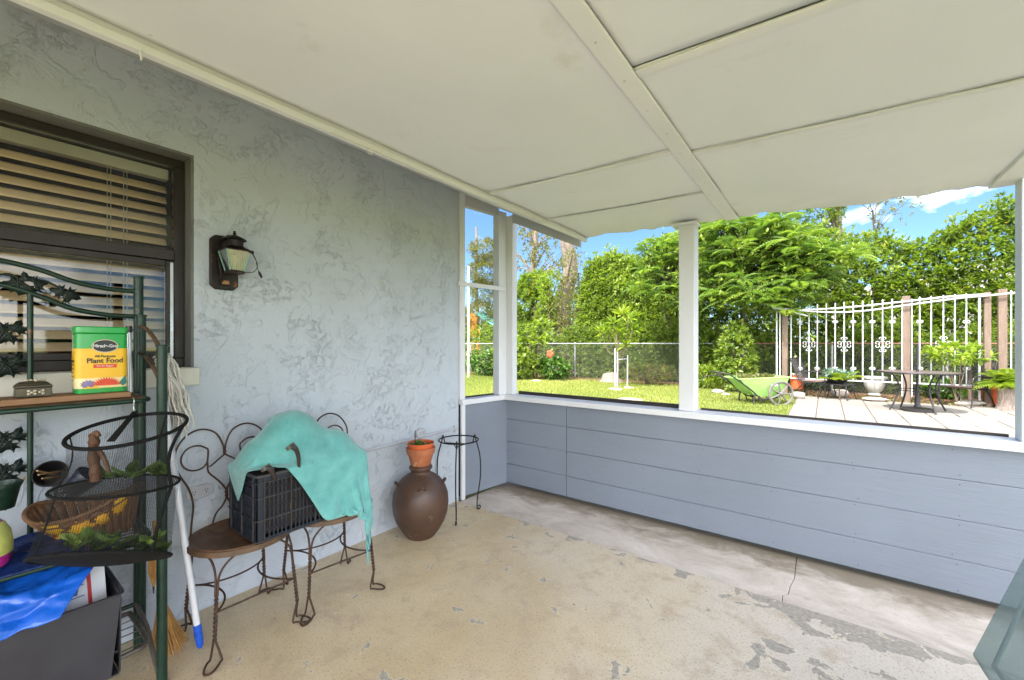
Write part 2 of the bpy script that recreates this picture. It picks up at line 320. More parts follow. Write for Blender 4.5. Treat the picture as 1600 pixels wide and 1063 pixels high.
c = ramp(nt, noise(nt, 0.7, 7, 0.65, vec=tex), [(0.3, (0.15, 0.18, 0.04)), (0.5, (0.24, 0.26, 0.07)), (0.62, (0.32, 0.29, 0.12)), (0.75, (0.36, 0.30, 0.17))])
c = mixc(nt, math_(nt, 'MULTIPLY', mapr(nt, noise(nt, 30, 6, 0.7, vec=tex), 0.5, 0.7), 0.6), c, (0.07, 0.10, 0.02))
nt.links.new(c, b.inputs['Base Color']); b.inputs['Roughness'].default_value = 0.95
bump(nt, b, noise(nt, 60, 5, 0.7, vec=tex), 1.0, 0.03)

def leafmat(name, stops, trans=0.35, rough=0.45):
    m, nt, b, o = base(name)
    a = N(nt, 'ShaderNodeAttribute'); a.attribute_name = 'rnd'
    c = ramp(nt, a.outputs['Fac'], stops)
    nt.links.new(c, b.inputs['Base Color']); b.inputs['Roughness'].default_value = rough
    t = N(nt, 'ShaderNodeBsdfTranslucent'); nt.links.new(mixc(nt, 1.0, c, (1.5, 1.6, 0.55), 'MULTIPLY'), t.inputs[0])
    mx = N(nt, 'ShaderNodeMixShader'); mx.inputs[0].default_value = trans
    nt.links.new(b.outputs[0], mx.inputs[1]); nt.links.new(t.outputs[0], mx.inputs[2]); nt.links.new(mx.outputs[0], o.inputs[0])
    return m
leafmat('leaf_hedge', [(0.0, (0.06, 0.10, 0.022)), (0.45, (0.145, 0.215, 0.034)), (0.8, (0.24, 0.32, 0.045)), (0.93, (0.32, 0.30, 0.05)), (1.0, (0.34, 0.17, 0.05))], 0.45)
leafmat('leaf_bright', [(0.0, (0.08, 0.13, 0.028)), (0.5, (0.19, 0.265, 0.045)), (0.93, (0.32, 0.39, 0.07)), (1.0, (0.34, 0.22, 0.07))], 0.4)
leafmat('leaf_frond', [(0.0, (0.08, 0.145, 0.04)), (0.5, (0.17, 0.265, 0.065)), (0.85, (0.25, 0.34, 0.08)), (1.0, (0.40, 0.40, 0.06))], 0.42)
leafmat('leaf_dark', [(0.0, (0.02, 0.045, 0.014)), (0.6, (0.055, 0.10, 0.025)), (1.0, (0.12, 0.17, 0.04))], 0.25)
leafmat('leaf_dry', [(0.0, (0.09, 0.10, 0.035)), (0.6, (0.18, 0.185, 0.06)), (1.0, (0.30, 0.23, 0.10))], 0.35)
leafmat('leaf_green', [(0.0, (0.04, 0.10, 0.022)), (0.6, (0.11, 0.21, 0.04)), (1.0, (0.22, 0.32, 0.07))], 0.3, 0.35)
leafmat('leaf_wilted', [(0.0, (0.04, 0.07, 0.018)), (0.6, (0.10, 0.17, 0.03)), (1.0, (0.24, 0.32, 0.06))], 0.2, 0.5)
leafmat('leaf_lime', [(0.0, (0.12, 0.20, 0.025)), (0.6, (0.25, 0.34, 0.04)), (1.0, (0.38, 0.42, 0.06))], 0.4)
leafmat('leaf_blue', [(0.0, (0.10, 0.17, 0.13)), (1.0, (0.26, 0.35, 0.27))], 0.2)
leafmat('grass', [(0.0, (0.12, 0.17, 0.03)), (0.5, (0.28, 0.32, 0.06)), (0.85, (0.44, 0.42, 0.14)), (1.0, (0.50, 0.42, 0.22))], 0.35, 0.6)
def mk_glass(name, col=(1, 1, 1), mixf=0.85, rough=0.02):
    m, nt, b, o = base(name); nt.nodes.remove(b)
    g = N(nt, 'ShaderNodeBsdfGlossy'); g.inputs['Roughness'].default_value = rough; g.inputs[0].default_value = (1, 1, 1, 1)
    t = N(nt, 'ShaderNodeBsdfTransparent'); t.inputs[0].default_value = col + (1,)
    fr = N(nt, 'ShaderNodeFresnel'); fr.inputs[0].default_value = 1.5
    f = math_(nt, 'ADD', math_(nt, 'MULTIPLY', fr.outputs[0], 1.0), 1 - mixf, clamp=True)
    mx = N(nt, 'ShaderNodeMixShader'); nt.links.new(f, mx.inputs[0]); nt.links.new(t.outputs[0], mx.inputs[1]); nt.links.new(g.outputs[0], mx.inputs[2])
    nt.links.new(mx.outputs[0], o.inputs[0]); return m
mk_glass('glass_pane', (0.99, 0.99, 0.98), 1.0)
mk_glass('glass_lantern', (0.80, 0.80, 0.62), 0.80, 0.15)
m, nt, b, o = base('glass_table'); b.inputs['Base Color'].default_value = (0.17, 0.205, 0.205, 1); b.inputs['Roughness'].default_value = 0.35; b.inputs['Specular IOR Level'].default_value = 0.3
t = N(nt, 'ShaderNodeBsdfTransparent'); t.inputs[0].default_value = (0.66, 0.74, 0.735, 1); mx = N(nt, 'ShaderNodeMixShader')
nt.links.new(mapr(nt, noise(nt, 5, 6, 0.6), 0.3, 0.7, 0.28, 0.46), mx.inputs[0]); nt.links.new(t.outputs[0], mx.inputs[1]); nt.links.new(b.outputs[0], mx.inputs[2]); nt.links.new(mx.outputs[0], o.inputs[0])
def mk_net(name, dens, scale, col=(0.01, 0.01, 0.01)):
    m, nt, b, o = base(name); b.inputs['Base Color'].default_value = col + (1,); b.inputs['Roughness'].default_value = 0.9
    uv = N(nt, 'ShaderNodeTexCoord').outputs['UV']
    sx = N(nt, 'ShaderNodeSeparateXYZ'); nt.links.new(uv, sx.inputs[0])
    def line(v):
        fr = math_(nt, 'FRACT', math_(nt, 'MULTIPLY', v, scale)); return math_(nt, 'LESS_THAN', fr, dens)
    f = math_(nt, 'MAXIMUM', line(sx.outputs[0]), line(sx.outputs[1]))
    t = N(nt, 'ShaderNodeBsdfTransparent'); mx = N(nt, 'ShaderNodeMixShader')
    nt.links.new(f, mx.inputs[0]); nt.links.new(t.outputs[0], mx.inputs[1]); nt.links.new(b.outputs[0], mx.inputs[2]); nt.links.new(mx.outputs[0], o.inputs[0])
    return m
mk_net('net_black', 0.12, 1.0)
mk_net('sling_mesh', 0.45, 1.0, (0.05, 0.045, 0.045))

# ------------------------------------------------------------------ mesh builder
class MB:
    def __init__(s): s.v = []; s.f = []; s.uv = None
    def add(s, V, F):
        o = len(s.v); s.v += [tuple(p) for p in V]; s.f += [tuple(i + o for i in f) for f in F]; return s
    def box(s, a, b, rot=None, c=None):
        """a,b = opposite corners (or half sizes when c given)"""
        if c is not None:
            h = Vector(a); lo, hi = -h, h
        else:
            lo = Vector((min(a[0], b[0]), min(a[1], b[1]), min(a[2], b[2]))); hi = Vector((max(a[0], b[0]), max(a[1], b[1]), max(a[2], b[2])))
        P = [Vector((x, y, z)) for z in (lo.z, hi.z) for y in (lo.y, hi.y) for x in (lo.x, hi.x)]
        if rot is not None:
            m = Euler(rot).to_matrix() if not isinstance(rot, Matrix) else rot
            mid = Vector((0, 0, 0)) if c is not None else (lo + hi) / 2
            P = [m @ (p - mid) + mid for p in P]
        if c is not None: P = [p + Vector(c) for p in P]
        return s.add(P, [(0, 2, 3, 1), (4, 5, 7, 6), (0, 1, 5, 4), (2, 6, 7, 3), (0, 4, 6, 2), (1, 3, 7, 5)])
    def tube(s, pts, r, n=8, closed=False, caps=True):
        P = [Vector(p) for p in pts]; m = len(P)
        if m < 2: return s
        rs = r if isinstance(r, (list, tuple)) else [r] * m
        T = []
        for i in range(m):
            if closed: t = P[(i + 1) % m] - P[i - 1]
            else: t = P[min(i + 1, m - 1)] - P[max(i - 1, 0)]
            T.append(t.normalized() if t.length > 1e-9 else Vector((0, 0, 1)))
        up = Vector((0, 0, 1)) if abs(T[0].z) < 0.9 else Vector((1, 0, 0))
        nrm = (up - T[0] * up.dot(T[0])).normalized()
        V = []; F = []
        for i in range(m):
            nrm = nrm - T[i] * nrm.dot(T[i])
            nrm = nrm.normalized() if nrm.length > 1e-6 else T[i].orthogonal().normalized()
            bn = T[i].cross(nrm)
            for k in range(n):
                a = 2 * math.pi * k / n
                V.append(P[i] + (nrm * math.cos(a) + bn * math.sin(a)) * rs[i])
        L = m if closed else m - 1
        for i in range(L):
            j = (i + 1) % m
            for k in range(n):
                k2 = (k + 1) % n
                F.append((i * n + k, i * n + k2, j * n + k2, j * n + k))
        if not closed and caps:
            F.append(tuple(range(n - 1, -1, -1))); F.append(tuple((m - 1) * n + k for k in range(n)))
        return s.add(V, F)
    def lathe(s, prof, n=32, c=(0, 0, 0), rot=None, sx=1, sy=1, a0=0, a1=2 * math.pi):
        full = abs(a1 - a0 - 2 * math.pi) < 1e-6; V = []; F = []; m = len(prof); nn = n if full else n + 1
        M = Euler(rot).to_matrix() if rot is not None else None
        for k in range(nn):
            a = a0 + (a1 - a0) * k / n
            for (r, z) in prof:
                p = Vector((r * math.cos(a) * sx, r * math.sin(a) * sy, z))
                if M is not None: p = M @ p
                V.append(p + Vector(c))
        for k in range(n if full else n):
            k2 = (k + 1) % nn
            for i in range(m - 1): F.append((k * m + i, k2 * m + i, k2 * m + i + 1, k * m + i + 1))
        if full:
            if prof[0][0] > 1e-5: F.append(tuple(k * m for k in range(nn - 1, -1, -1)))
            if prof[-1][0] > 1e-5: F.append(tuple(k * m + m - 1 for k in range(nn)))
        return s.add(V, F)
    def prism(s, poly, o, u, v, d):
        """poly 2d in frame u,v at o, extruded by vector d"""
        o, u, v, d = Vector(o), Vector(u), Vector(v), Vector(d); n = len(poly)
        A = [o + u * p[0] + v * p[1] for p in poly]; B = [p + d for p in A]
        F = [tuple(range(n - 1, -1, -1)), tuple(range(n, 2 * n))] + [(i, (i + 1) % n, n + (i + 1) % n, n + i) for i in range(n)]
        return s.add(A + B, F)
    def ell(s, c, r, n=16, m=10, rot=None, lump=0, seed=0, ls=3):
        V = []; F = []; M = Euler(rot).to_matrix() if rot is not None else None
        for i in range(m + 1):
            ph = math.pi * i / m
            for k in range(n):
                a = 2 * math.pi * k / n
                q = Vector((math.sin(ph) * math.cos(a), math.sin(ph) * math.sin(a), math.cos(ph)))
                if lump: q = q * (1 + lump * mnoise.noise(q * ls + Vector((seed, seed * .7, 0))))
                p = Vector((q.x * r[0], q.y * r[1], q.z * r[2]))
                if M is not None: p = M @ p
                V.append(p + Vector(c))
        for i in range(m):
            for k in range(n):
                k2 = (k + 1) % n
                F.append((i * n + k, (i + 1) * n + k, (i + 1) * n + k2, i * n + k2))
        return s.add(V, F)
    def grid(s, fn, nu, nv, closed_u=False):
        V = [fn(i / nu, j / nv) for j in range(nv + 1) for i in range(nu + 1)]
        F = [(j * (nu + 1) + i, j * (nu + 1) + i + 1, (j + 1) * (nu + 1) + i + 1, (j + 1) * (nu + 1) + i) for j in range(nv) for i in range(nu)]
        return s.add(V, F)
    def build(s, name, mat, parent=None, smooth=40, bevel=0, solid=0, world=True, seg=2, merge=False):
        me = bpy.data.meshes.new(name)
        off = Vector((0, 0, 0))
        if parent is not None and world: off = origin_of(parent)
        me.from_pydata([(p[0] - off.x, p[1] - off.y, p[2] - off.z) for p in s.v], [], s.f)
        if merge:
            b = bmesh.new(); b.from_mesh(me); bmesh.ops.remove_doubles(b, verts=b.verts, dist=merge); b.to_mesh(me); b.free()
        b = bmesh.new(); b.from_mesh(me); bmesh.ops.recalc_face_normals(b, faces=b.faces); b.to_mesh(me); b.free()
        if smooth:
            me.shade_smooth(); me.set_sharp_from_angle(angle=R_(smooth))
        me.materials.append(MATS[mat])
        o = bpy.data.objects.new(name, me); COL.objects.link(o)
        if parent is not None: o.parent = parent
        if solid:
            md = o.modifiers.new('s', 'SOLIDIFY'); md.thickness = solid; md.offset = 0
        if bevel:
            md = o.modifiers.new('b', 'BEVEL'); md.width = bevel; md.segments = seg; md.limit_method = 'ANGLE'; md.angle_limit = R_(35)
        return o
def origin_of(o):
    p = Vector((0, 0, 0))
    while o is not None:
        p = p + o.location; o = o.parent
    return p
def thing(name, label, cat, loc=(0, 0, 0), rz=0, group=None):
    o = bpy.data.objects.new(name, None); COL.objects.link(o); o.empty_display_size = 0.05
    o.location = loc; o.rotation_euler = (0, 0, rz); o['label'] = label; o['category'] = cat
    if group: o['group'] = group
    return o
def tag(o, label, cat, group=None):
    o['label'] = label; o['category'] = cat
    if group: o['group'] = group
    return o
def struct(o): o['kind'] = 'structure'; return o
def stuff(o): o['kind'] = 'stuff'; return o
def dup(root, loc=None, rz=None, label=None):
    r = root.copy(); COL.objects.link(r)
    if loc is not None: r.location = loc
    if rz is not None: r.rotation_euler = (0, 0, rz)
    if label: r['label'] = label
    for ch in list(root.children):
        c = ch.copy(); COL.objects.link(c); c.parent = r
        for g in list(ch.children):
            d = g.copy(); COL.objects.link(d); d.parent = c
    return r
def piece(o, dx=0, dy=0, dz=0, parent=None):
    """another object sharing the mesh of o, moved"""
    c = o.copy(); COL.objects.link(c); c.location = o.location + Vector((dx, dy, dz))
    if parent is not None: c.parent = parent
    return c
def bez(p0, p1, p2, p3, n=12):
    p0, p1, p2, p3 = map(Vector, (p0, p1, p2, p3)); o = []
    for i in range(n + 1):
        t = i / n; o.append(p0 * (1 - t) ** 3 + p1 * 3 * t * (1 - t) ** 2 + p2 * 3 * t * t * (1 - t) + p3 * t ** 3)
    return o
def smoothline(pts, n=6):
    """Catmull-Rom through points"""
    P = [Vector(p) for p in pts]; P = [P[0] * 2 - P[1]] + P + [P[-1] * 2 - P[-2]]; o = []
    for i in range(1, len(P) - 2):
        for k in range(n):
            t = k / n; a, b, c, d = P[i - 1], P[i], P[i + 1], P[i + 2]
            o.append(0.5 * ((2 * b) + (c - a) * t + (2 * a - 5 * b + 4 * c - d) * t * t + (3 * b - a - 3 * c + d) * t ** 3))
    o.append(P[-2]); return o
def npmesh(name, V, F, mat, parent=None, rnd=None, kind=None, smooth=False):
    """V (n,3), F (m,k) arrays in world space; rnd per face"""
    me = bpy.data.meshes.new(name); V = np.asarray(V, dtype=np.float32); F = np.asarray(F, dtype=np.int32)
    if parent is not None: V = V - np.array(origin_of(parent), dtype=np.float32)
    k = F.shape[1]
    me.vertices.add(len(V)); me.vertices.foreach_set('co', V.ravel())
    me.loops.add(F.size); me.loops.foreach_set('vertex_index', F.ravel())
    me.polygons.add(len(F)); me.polygons.foreach_set('loop_start', np.arange(0, F.size, k, dtype=np.int32))
    me.update(calc_edges=True)
    if rnd is not None:
        a = me.attributes.new('rnd', 'FLOAT', 'FACE'); a.data.foreach_set('value', np.asarray(rnd, dtype=np.float32))
    if smooth: me.shade_smooth()
    me.materials.append(MATS[mat])
    o = bpy.data.objects.new(name, me); COL.objects.link(o)
    if parent is not None: o.parent = parent
    if kind: o['kind'] = kind
    return o
def text_mesh(txt, size, mat, parent, loc, rot, name='lettering', extrude=0.0004, sx=1.0, bold=0.0):
    cu = bpy.data.curves.new(name, 'FONT'); cu.body = txt; cu.size = size; cu.align_x = 'CENTER'; cu.align_y = 'CENTER'; cu.extrude = extrude; cu.offset = bold
    to = bpy.data.objects.new('tmp', cu); COL.objects.link(to)
    dg = bpy.context.evaluated_depsgraph_get(); me = bpy.data.meshes.new_from_object(to.evaluated_get(dg))
    bpy.data.objects.remove(to); me.name = name
    M = Matrix.LocRotScale(Vector(loc) - (origin_of(parent) if parent else Vector((0, 0, 0))), Euler(rot), Vector((sx, 1, 1)))
    me.transform(M); me.materials.clear(); me.materials.append(MATS[mat])
    o = bpy.data.objects.new(name, me); COL.objects.link(o); o.parent = parent
    return o
# ================================================================== SETTING: ground, floor
def ground():
    mb = MB(); S = 160
    mb.grid(lambda u, v: (-S + 2 * S * u, -S + 2 * S * v, -0.03), 8, 8)
    struct(mb.build('ground', 'lawn_soil', smooth=0))
ground()
zc = lambda x: 2.181 - 0.035 * (x - 0.854)          # underside of the patio roof
fs = MB(); 
def slab_fn(u, v):
    return (0.0 + 4.3 * u, -2.4 + 4.906 * v, 0.0)
fs.box((0.001, -2.4, -0.12), (4.3, 2.506, 0.0))
struct(fs.build('painted_floor', 'floor_paint', smooth=0))
# strip: two pours with a crack between them
cx = [(2.265, 2.512), (2.262, 2.58), (2.285, 2.605), (2.288, 2.70), (2.302, 2.80), (2.300, 3.0), (2.30, 3.16)]
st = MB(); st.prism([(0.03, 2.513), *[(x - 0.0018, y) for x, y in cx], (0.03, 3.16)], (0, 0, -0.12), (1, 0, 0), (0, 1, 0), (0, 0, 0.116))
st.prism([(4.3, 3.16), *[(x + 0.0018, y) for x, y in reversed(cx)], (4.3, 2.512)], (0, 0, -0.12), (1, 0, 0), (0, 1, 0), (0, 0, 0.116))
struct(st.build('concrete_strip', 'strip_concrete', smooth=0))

# ================================================================== HOUSE
house = thing('house', 'blue grey stucco house wall with a bronze window and white sill beside the covered patio', 'house', (0, 0, 0))
WY0, WY1, WZ0, WZ1 = -0.80, 0.700, 1.186, 2.207
hb = MB()
hb.box((-0.15, -3.0, -0.05), (0, 2.52, 1.10)); hb.box((-0.15, -3.0, WZ1), (0, 2.52, 2.62))
hb.box((-0.15, -3.0, 1.10), (0, WY0, WZ1)); hb.box((-0.15, WY1, 1.10), (0, 2.52, WZ1))
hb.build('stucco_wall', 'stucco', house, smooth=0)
rv = MB()   # reveal lining: grey paint, with the shade of the recess put into its colour
rv.box((-0.149, WY0, WZ1 - 0.012), (-0.001, WY1, WZ1)); rv.box((-0.149, WY1 - 0.012, WZ0), (-0.001, WY1, WZ1 - 0.012))
rv.build('window_reveal', 'stucco_reveal', house, smooth=0)
ws = MB(); ws.box((-0.15, WY0, 1.101), (-0.001, WY1 - 0.001, WZ0)); ws.box((-0.001, WY0, 1.101), (0.022, WY1 + 0.018, WZ0 - 0.002))
ws.build('window_sill', 'sill_cream', house, bevel=0.003)
# end wall and rest of the house
ew = MB(); ew.box((-5, 2.37, -0.05), (-0.151, 2.52, 2.62)); ew.box((-5, -3.0, -0.05), (-0.151, -2.85, 2.56)); ew.box((-5.15, -3, -0.05), (-5.0, 2.52, 2.62))
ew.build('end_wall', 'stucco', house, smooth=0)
rm = MB(); rm.box((-1.6, -1.6, 0.3), (-1.55, 1.6, 2.5)); rm.box((-1.549, 1.55, 0.3), (-0.151, 1.6, 2.5)); rm.box((-1.549, -1.6, 0.3), (-0.151, -1.55, 2.5)); rm.box((-1.549, -1.549, 2.451), (-0.151, 1.549, 2.5)); rm.box((-1.549, -1.549, 0.3), (-0.151, 1.549, 0.35))
rm.build('room', 'room_dark', house, smooth=0)
# window
wf = MB(); X0, X1 = -0.135, -0.085; fw_ = 0.040; yb, yt, zb, zt = WY0 + 0.01, WY1 - 0.014, WZ0 + 0.002, WZ1 - 0.014
wf.box((X0, yb, zb), (X1, yt, zb + 0.042)); wf.box((X0, yb, zt - 0.036), (X1, yt, zt))
wf.box((X0, yt - fw_, zb + 0.042), (X1, yt, zt - 0.036)); wf.box((X0, yb, zb + 0.042), (X1, yb + fw_, zt - 0.036))
wf.box((X0, yb + fw_, 1.700), (X1 + 0.008, yt - fw_, 1.750))
wfo = wf.build('window_frame', 'frame_bronze', house, bevel=0.003)
sf = MB(); sf.box((-0.125, yt - fw_ - 0.030, zb + 0.044), (-0.090, yt - fw_ - 0.002, 1.698)); sf.box((-0.125, yb + fw_ + 0.001, zb + 0.043), (-0.090, yt - fw_ - 0.032, zb + 0.072)); sf.box((-0.125, yb + fw_, 1.672), (-0.090, yt - fw_ - 0.032, 1.699))
sf.build('sash', 'frame_bronze', wfo, bevel=0.002)
tr = MB(); tr.box((-0.088, yt - fw_ - 0.016, zb + 0.05), (-0.0845, yt - fw_ - 0.004, 1.69)); tr.build('screen_track', 'aluminium', wfo)
g1 = MB(); g1.box((-0.108, yb + fw_ + 0.001, 1.751), (-0.104, yt - fw_ - 0.001, zt - 0.037)); g1.build('pane', 'glass_pane', wfo, smooth=0)
g2 = MB(); g2.box((-0.104, yb + fw_ + 0.003, zb + 0.073), (-0.1, yt - fw_ - 0.032, 1.671)); g2.build('pane', 'glass_pane', wfo, smooth=0)
# blind
hr = MB(); hr.box((-0.20, yb + 0.05, 2.105), (-0.155, yt - 0.045, 2.155)); bl = hr.build('blind', 'sill_cream', house, bevel=0.002)
sm = MB()
def slat(u, v):
    a = v - 0.5; x = a * 0.046; return (-0.178 + x * math.cos(0.98), (yb + 0.06) + (yt - yb - 0.11) * u, -x * math.sin(0.98) + 0.004 * (1 - (2 * a) ** 2))
sm.grid(slat, 1, 5); s0 = sm.build('slat', 'slat', bl, solid=0.0022, smooth=60)
s0.location.z = 1.235
for k in range(1, 17): piece(s0, dz=k * 0.0515)
for y in (yb + 0.25, 0.05, 0.42, 0.475, 0.062, 0.432, 0.487):
    cd = MB(); cd.tube([(-0.153, y, 1.22), (-0.153, y, 2.11)], 0.0013, 5); cd.build('cord', 'blind_cord', bl)
# eave: soffit + roof slope, fascia where the patio roof hangs on
so_ = MB(); so_.prism([(0.84, 2.150), (0.84, 2.30), (-2.6, 4.0), (-5.8, 2.35), (-5.8, 2.2), (-2.6, 3.85), (-0.0, 2.598)], (0, -3.3, 0), (1, 0, 0), (0, 0, 1), (0, 6.42, 0))
so_.build('roof', 'roof_shingle', house, smooth=0)
sf2 = MB(); sf2.prism([(0.838, 2.146), (0.838, 2.149), (0.001, 2.594), (0.001, 2.56)], (0, -3.2, 0), (1, 0, 0), (0, 0, 1), (0, 6.22, 0)); sf2.build('soffit', 'header_grey', house, smooth=0)
fa = MB(); fa.box((0.841, -3.2, 2.139), (0.868, 3.145, 2.163)); fa.box((0.841, -3.2, 2.1635), (0.858, 3.145, 2.1655)); fa.box((0.841, -3.2, 2.166), (0.862, 3.145, 2.20))
fa.build('fascia', 'trim_cream', house, bevel=0.003)

# ================================================================== SCREENED PATIO ENCLOSURE
patio = thing('screen_enclosure', 'low grey blue sided patio wall with white sill and posts under a flat white roof', 'patio enclosure', (0, 0, 0))
# ceiling panels
def panel(x0, x1, y0, y1, sag, sd, edge=0):
    nu, nv = max(8, int((x1 - x0) / 0.03)), max(8, int((y1 - y0) / 0.03))
    def fn(u, v):
        x = x0 + (x1 - x0) * u; y = y0 + (y1 - y0) * v
        z = zc(x) - sag * math.sin(math.pi * u) * (0.5 + 0.5 * math.sin(math.pi * v))
        z += 0.006 * mnoise.noise(Vector((x * 2.2 + sd, y * 2.2, 0)))
        if edge:
            e = max(0, (y - (y1 - 0.42)) / 0.42)
            z += edge * e * e * (0.55 * mnoise.noise(Vector((x * 13 + sd, y * 3 - x * 3, 1.7))) + 0.5 * mnoise.noise(Vector((x * 4.1, y * 5 + x * 3, 4 + sd)))) 
        return (x, y, z)
    mb = MB(); mb.grid(fn, nu, nv)
    mb.build('ceiling_panel', 'ceiling_paint', patio, smooth=60, solid=0.006)
BX0, BX1 = 1.905, 1.970
panel(0.869, BX0 + 0.01, -2.4, 1.857, 0.013, 0); panel(0.869, BX0 + 0.01, 1.866, 2.496, 0.006, 3); panel(0.869, BX0 + 0.01, 2.504, 3.135, 0.004, 5, 0.026)
panel(BX1 - 0.01, 3.18, -2.4, 1.239, 0.012, 8); panel(BX1 - 0.01, 3.18, 1.248, 1.926, 0.012, 9); panel(BX1 - 0.01, 3.18, 1.935, 3.135, 0.008, 12, 0.045)
bt = MB(); bt.prism([(BX0 + 0.008, -2.4), (BX1 - 0.008, -2.4), (BX1 + 0.006, 3.13), (BX0 - 0.004, 3.13)], (0, 0, zc(1.937) - 0.016), (1, 0, 0), (0, 1, 0), (0, 0, 0.012)); bt.build('batten', 'trim_cream', patio, bevel=0.004)
def cross(x0, x1, y, w_, h_=0.007):
    b_ = MB(); n = 14
    def fn(u, v):
        x = x0 + (x1 - x0) * u; s_ = math.sin(math.pi * u)
        return (x, y + w_ * v - 0.012 * s_ + 0.004 * mnoise.noise(Vector((x * 5, y, 0))), zc(x) - h_ - 0.007 * s_ + 0.0015 * mnoise.noise(Vector((x * 9, v, 3))))
    b_.grid(fn, n, 2); b_.build('batten', 'trim_cream', patio, solid=0.008, bevel=0.002)
cross(0.872, BX0 - 0.004, 1.872, 0.036); cross(0.872, BX0 - 0.004, 2.507, 0.028); cross(BX1 + 0.004, 3.17, 1.252, 0.04, 0.008); cross(BX1 + 0.004, 3.17, 1.939, 0.03)
bt2 = MB(); bt2.box((3.10, -2.4, zc(3.15) - 0.018), (3.19, 3.15, zc(3.15) + 0.0)); bt2.build('batten', 'trim_cream', patio, bevel=0.003)
rf = MB()
def rfn(u, v):
    x = 0.825 + 2.405 * u; return (x, -2.45 + 5.62 * v, zc(x) + 0.030 + 0.010 * math.sin(x * 2 * math.pi / 0.076))
rf.grid(rfn, 260, 1); rf.build('roof_sheet', 'galv', patio, smooth=60, solid=0.004)
rs = MB(); rs.box((0.87, -2.42, 2.16), (3.2, -2.38, 2.19)); rs.build('end_board', 'trim_cream', patio, smooth=0)
# knee wall on the far side
KY = 3.05
core = MB(); core.box((0.10, KY + 0.014, 0.045), (3.30, KY + 0.10, 0.80)); core.build('wall_core', 'wall_core', patio, smooth=0)
rowsz = [(0.034, 0.2022), (0.2042, 0.4067), (0.4087, 0.6092), (0.6112, 0.792)]
for (a, b_) in rowsz:
    for (xa, xb) in ((0.093, 0.718), (0.722, 3.28)):
        m_ = MB(); n = 12
        m_.box((xa, KY + 0.0012 * random.random(), a), (xb, KY + 0.0135, b_)); m_.build('board', 'siding', patio, bevel=0.0025)
        m_ = MB(); m_.box((xa, KY + 0.101, a), (xb, KY + 0.113, b_)); m_.build('board', 'siding', patio, bevel=0.0025)
tm = MB(); tm.box((0.097, 2.995, 0.790), (3.30, KY + 0.13, 0.8335)); tm.build('sill', 'trim_white', patio, bevel=0.004)
db = MB(); db.box((0.17, KY + 0.085, 0.8345), (1.615, KY + 0.105, 0.862)); db.build('screen_bar', 'frame_bronze', patio, smooth=0)
db = MB(); db.box((1.74, KY + 0.10, 0.8345), (3.17, KY + 0.112, 0.848)); db.build('screen_bar', 'frame_bronze', patio, smooth=0)
def post(x0, x1, y0, y1, z0, z1, nm='post'):
    p = MB(); p.box((x0, y0, z0), (x1, y1, z1)); return p.build(nm, 'trim_white', patio, bevel=0.004)
post(1.620, 1.722, 3.035, 3.155, 0.8345, 2.118); post(3.182, 3.275, 3.03, 3.12, 0.8345, 2.09); post(0.083, 0.157, 3.058, 3.13, 0.8345, 2.47)
sb = MB(); sb.box((1.575, 3.0, 2.118), (1.742, 3.13, 2.131)); sb.build('post_cap_board', 'trim_cream', patio, bevel=0.002)
gb = MB(); gb.prism([(0.158, 2.402), (0.84, 2.082 + 0.0), (0.84, 2.148), (0.158, 2.51)], (0, 3.056, 0), (1, 0, 0), (0, 0, 1), (0, 0.03, 0)); gb.build('gable_board', 'header_grey', patio, smooth=0)
def nails(name, pts, nrm, mat='trim_cream', r=0.0035):
    m_ = MB()
    for p in pts:
        p = Vector(p); n_ = Vector(nrm); u_ = n_.orthogonal().normalized(); v_ = n_.cross(u_); m_.prism([(r * math.cos(q), r * math.sin(q)) for q in np.linspace(0, 6.283, 7)[:-1]], p, u_, v_, n_ * 0.0012)
    stuff(m_.build(name, mat, patio, smooth=0))
random.seed(3)
nails('nail_heads', [(x + random.uniform(-.02, .02), KY - 0.0002, z + random.uniform(-.01, .01)) for x in np.arange(0.14, 3.2, 0.405) for z in (0.06, 0.18, 0.225, 0.39, 0.43, 0.59, 0.63, 0.77)], (0, -1, 0), 'wall_core', 0.0028)
nails('nail_heads', [(1.937 + random.uniform(-.012, .012), y, zc(1.937) - 0.0162) for y in np.arange(-0.2, 3.1, 0.21)], (0, 0, -1), 'sill_cream', 0.0045)
# short return beside the house
SO = Vector((0.022, 2.548, 0)); SU = Vector((0.145, 0.9894, 0)); SN = Vector((-0.9894, 0.145, 0)); SL = 0.512
def seg(nm, mat, a0, a1, z0, z1, d0=0.0, d1=0.012, bev=0.002):
    m_ = MB(); m_.prism([(a0, z0), (a1, z0), (a1, z1), (a0, z1)], SO + SN * d0, SU, (0, 0, 1), SN * (d1 - d0)); return m_.build(nm, mat, patio, bevel=bev)
for (a, b_) in rowsz: seg('board', 'siding', 0.022, SL - 0.001, a - 0.008, b_); seg('board', 'siding', 0.0, SL + 0.06, a - 0.008, b_, 0.1, 0.112)
seg('wall_core', 'wall_core', 0.0, SL, 0.02, 0.79, 0.013, 0.099, 0)
seg('corner_trim', 'trim_white', -0.016, 0.020, 0.0, 0.79, -0.010, 0.013)
seg('sill', 'trim_white', -0.02, SL - 0.012, 0.7915, 0.834, -0.028, 0.10)
seg('stud', 'trim_white', -0.030, 0.022, 0.835, 2.575, -0.004, 0.085)
seg('stud', 'trim_white', 0.415, SL, 0.835, 2.50, 0.003, 0.08)
seg('mid_rail', 'trim_white', -0.055, SL - 0.035, 1.776, 1.812, -0.022, -0.005)
seg('header', 'header_grey', 0.0225, 0.4145, 2.455, 2.58, 0.004, 0.05, 0)
seg('screen_bar', 'frame_bronze', 0.024, 0.413, 0.835, 0.847, 0.07, 0.08, 0)
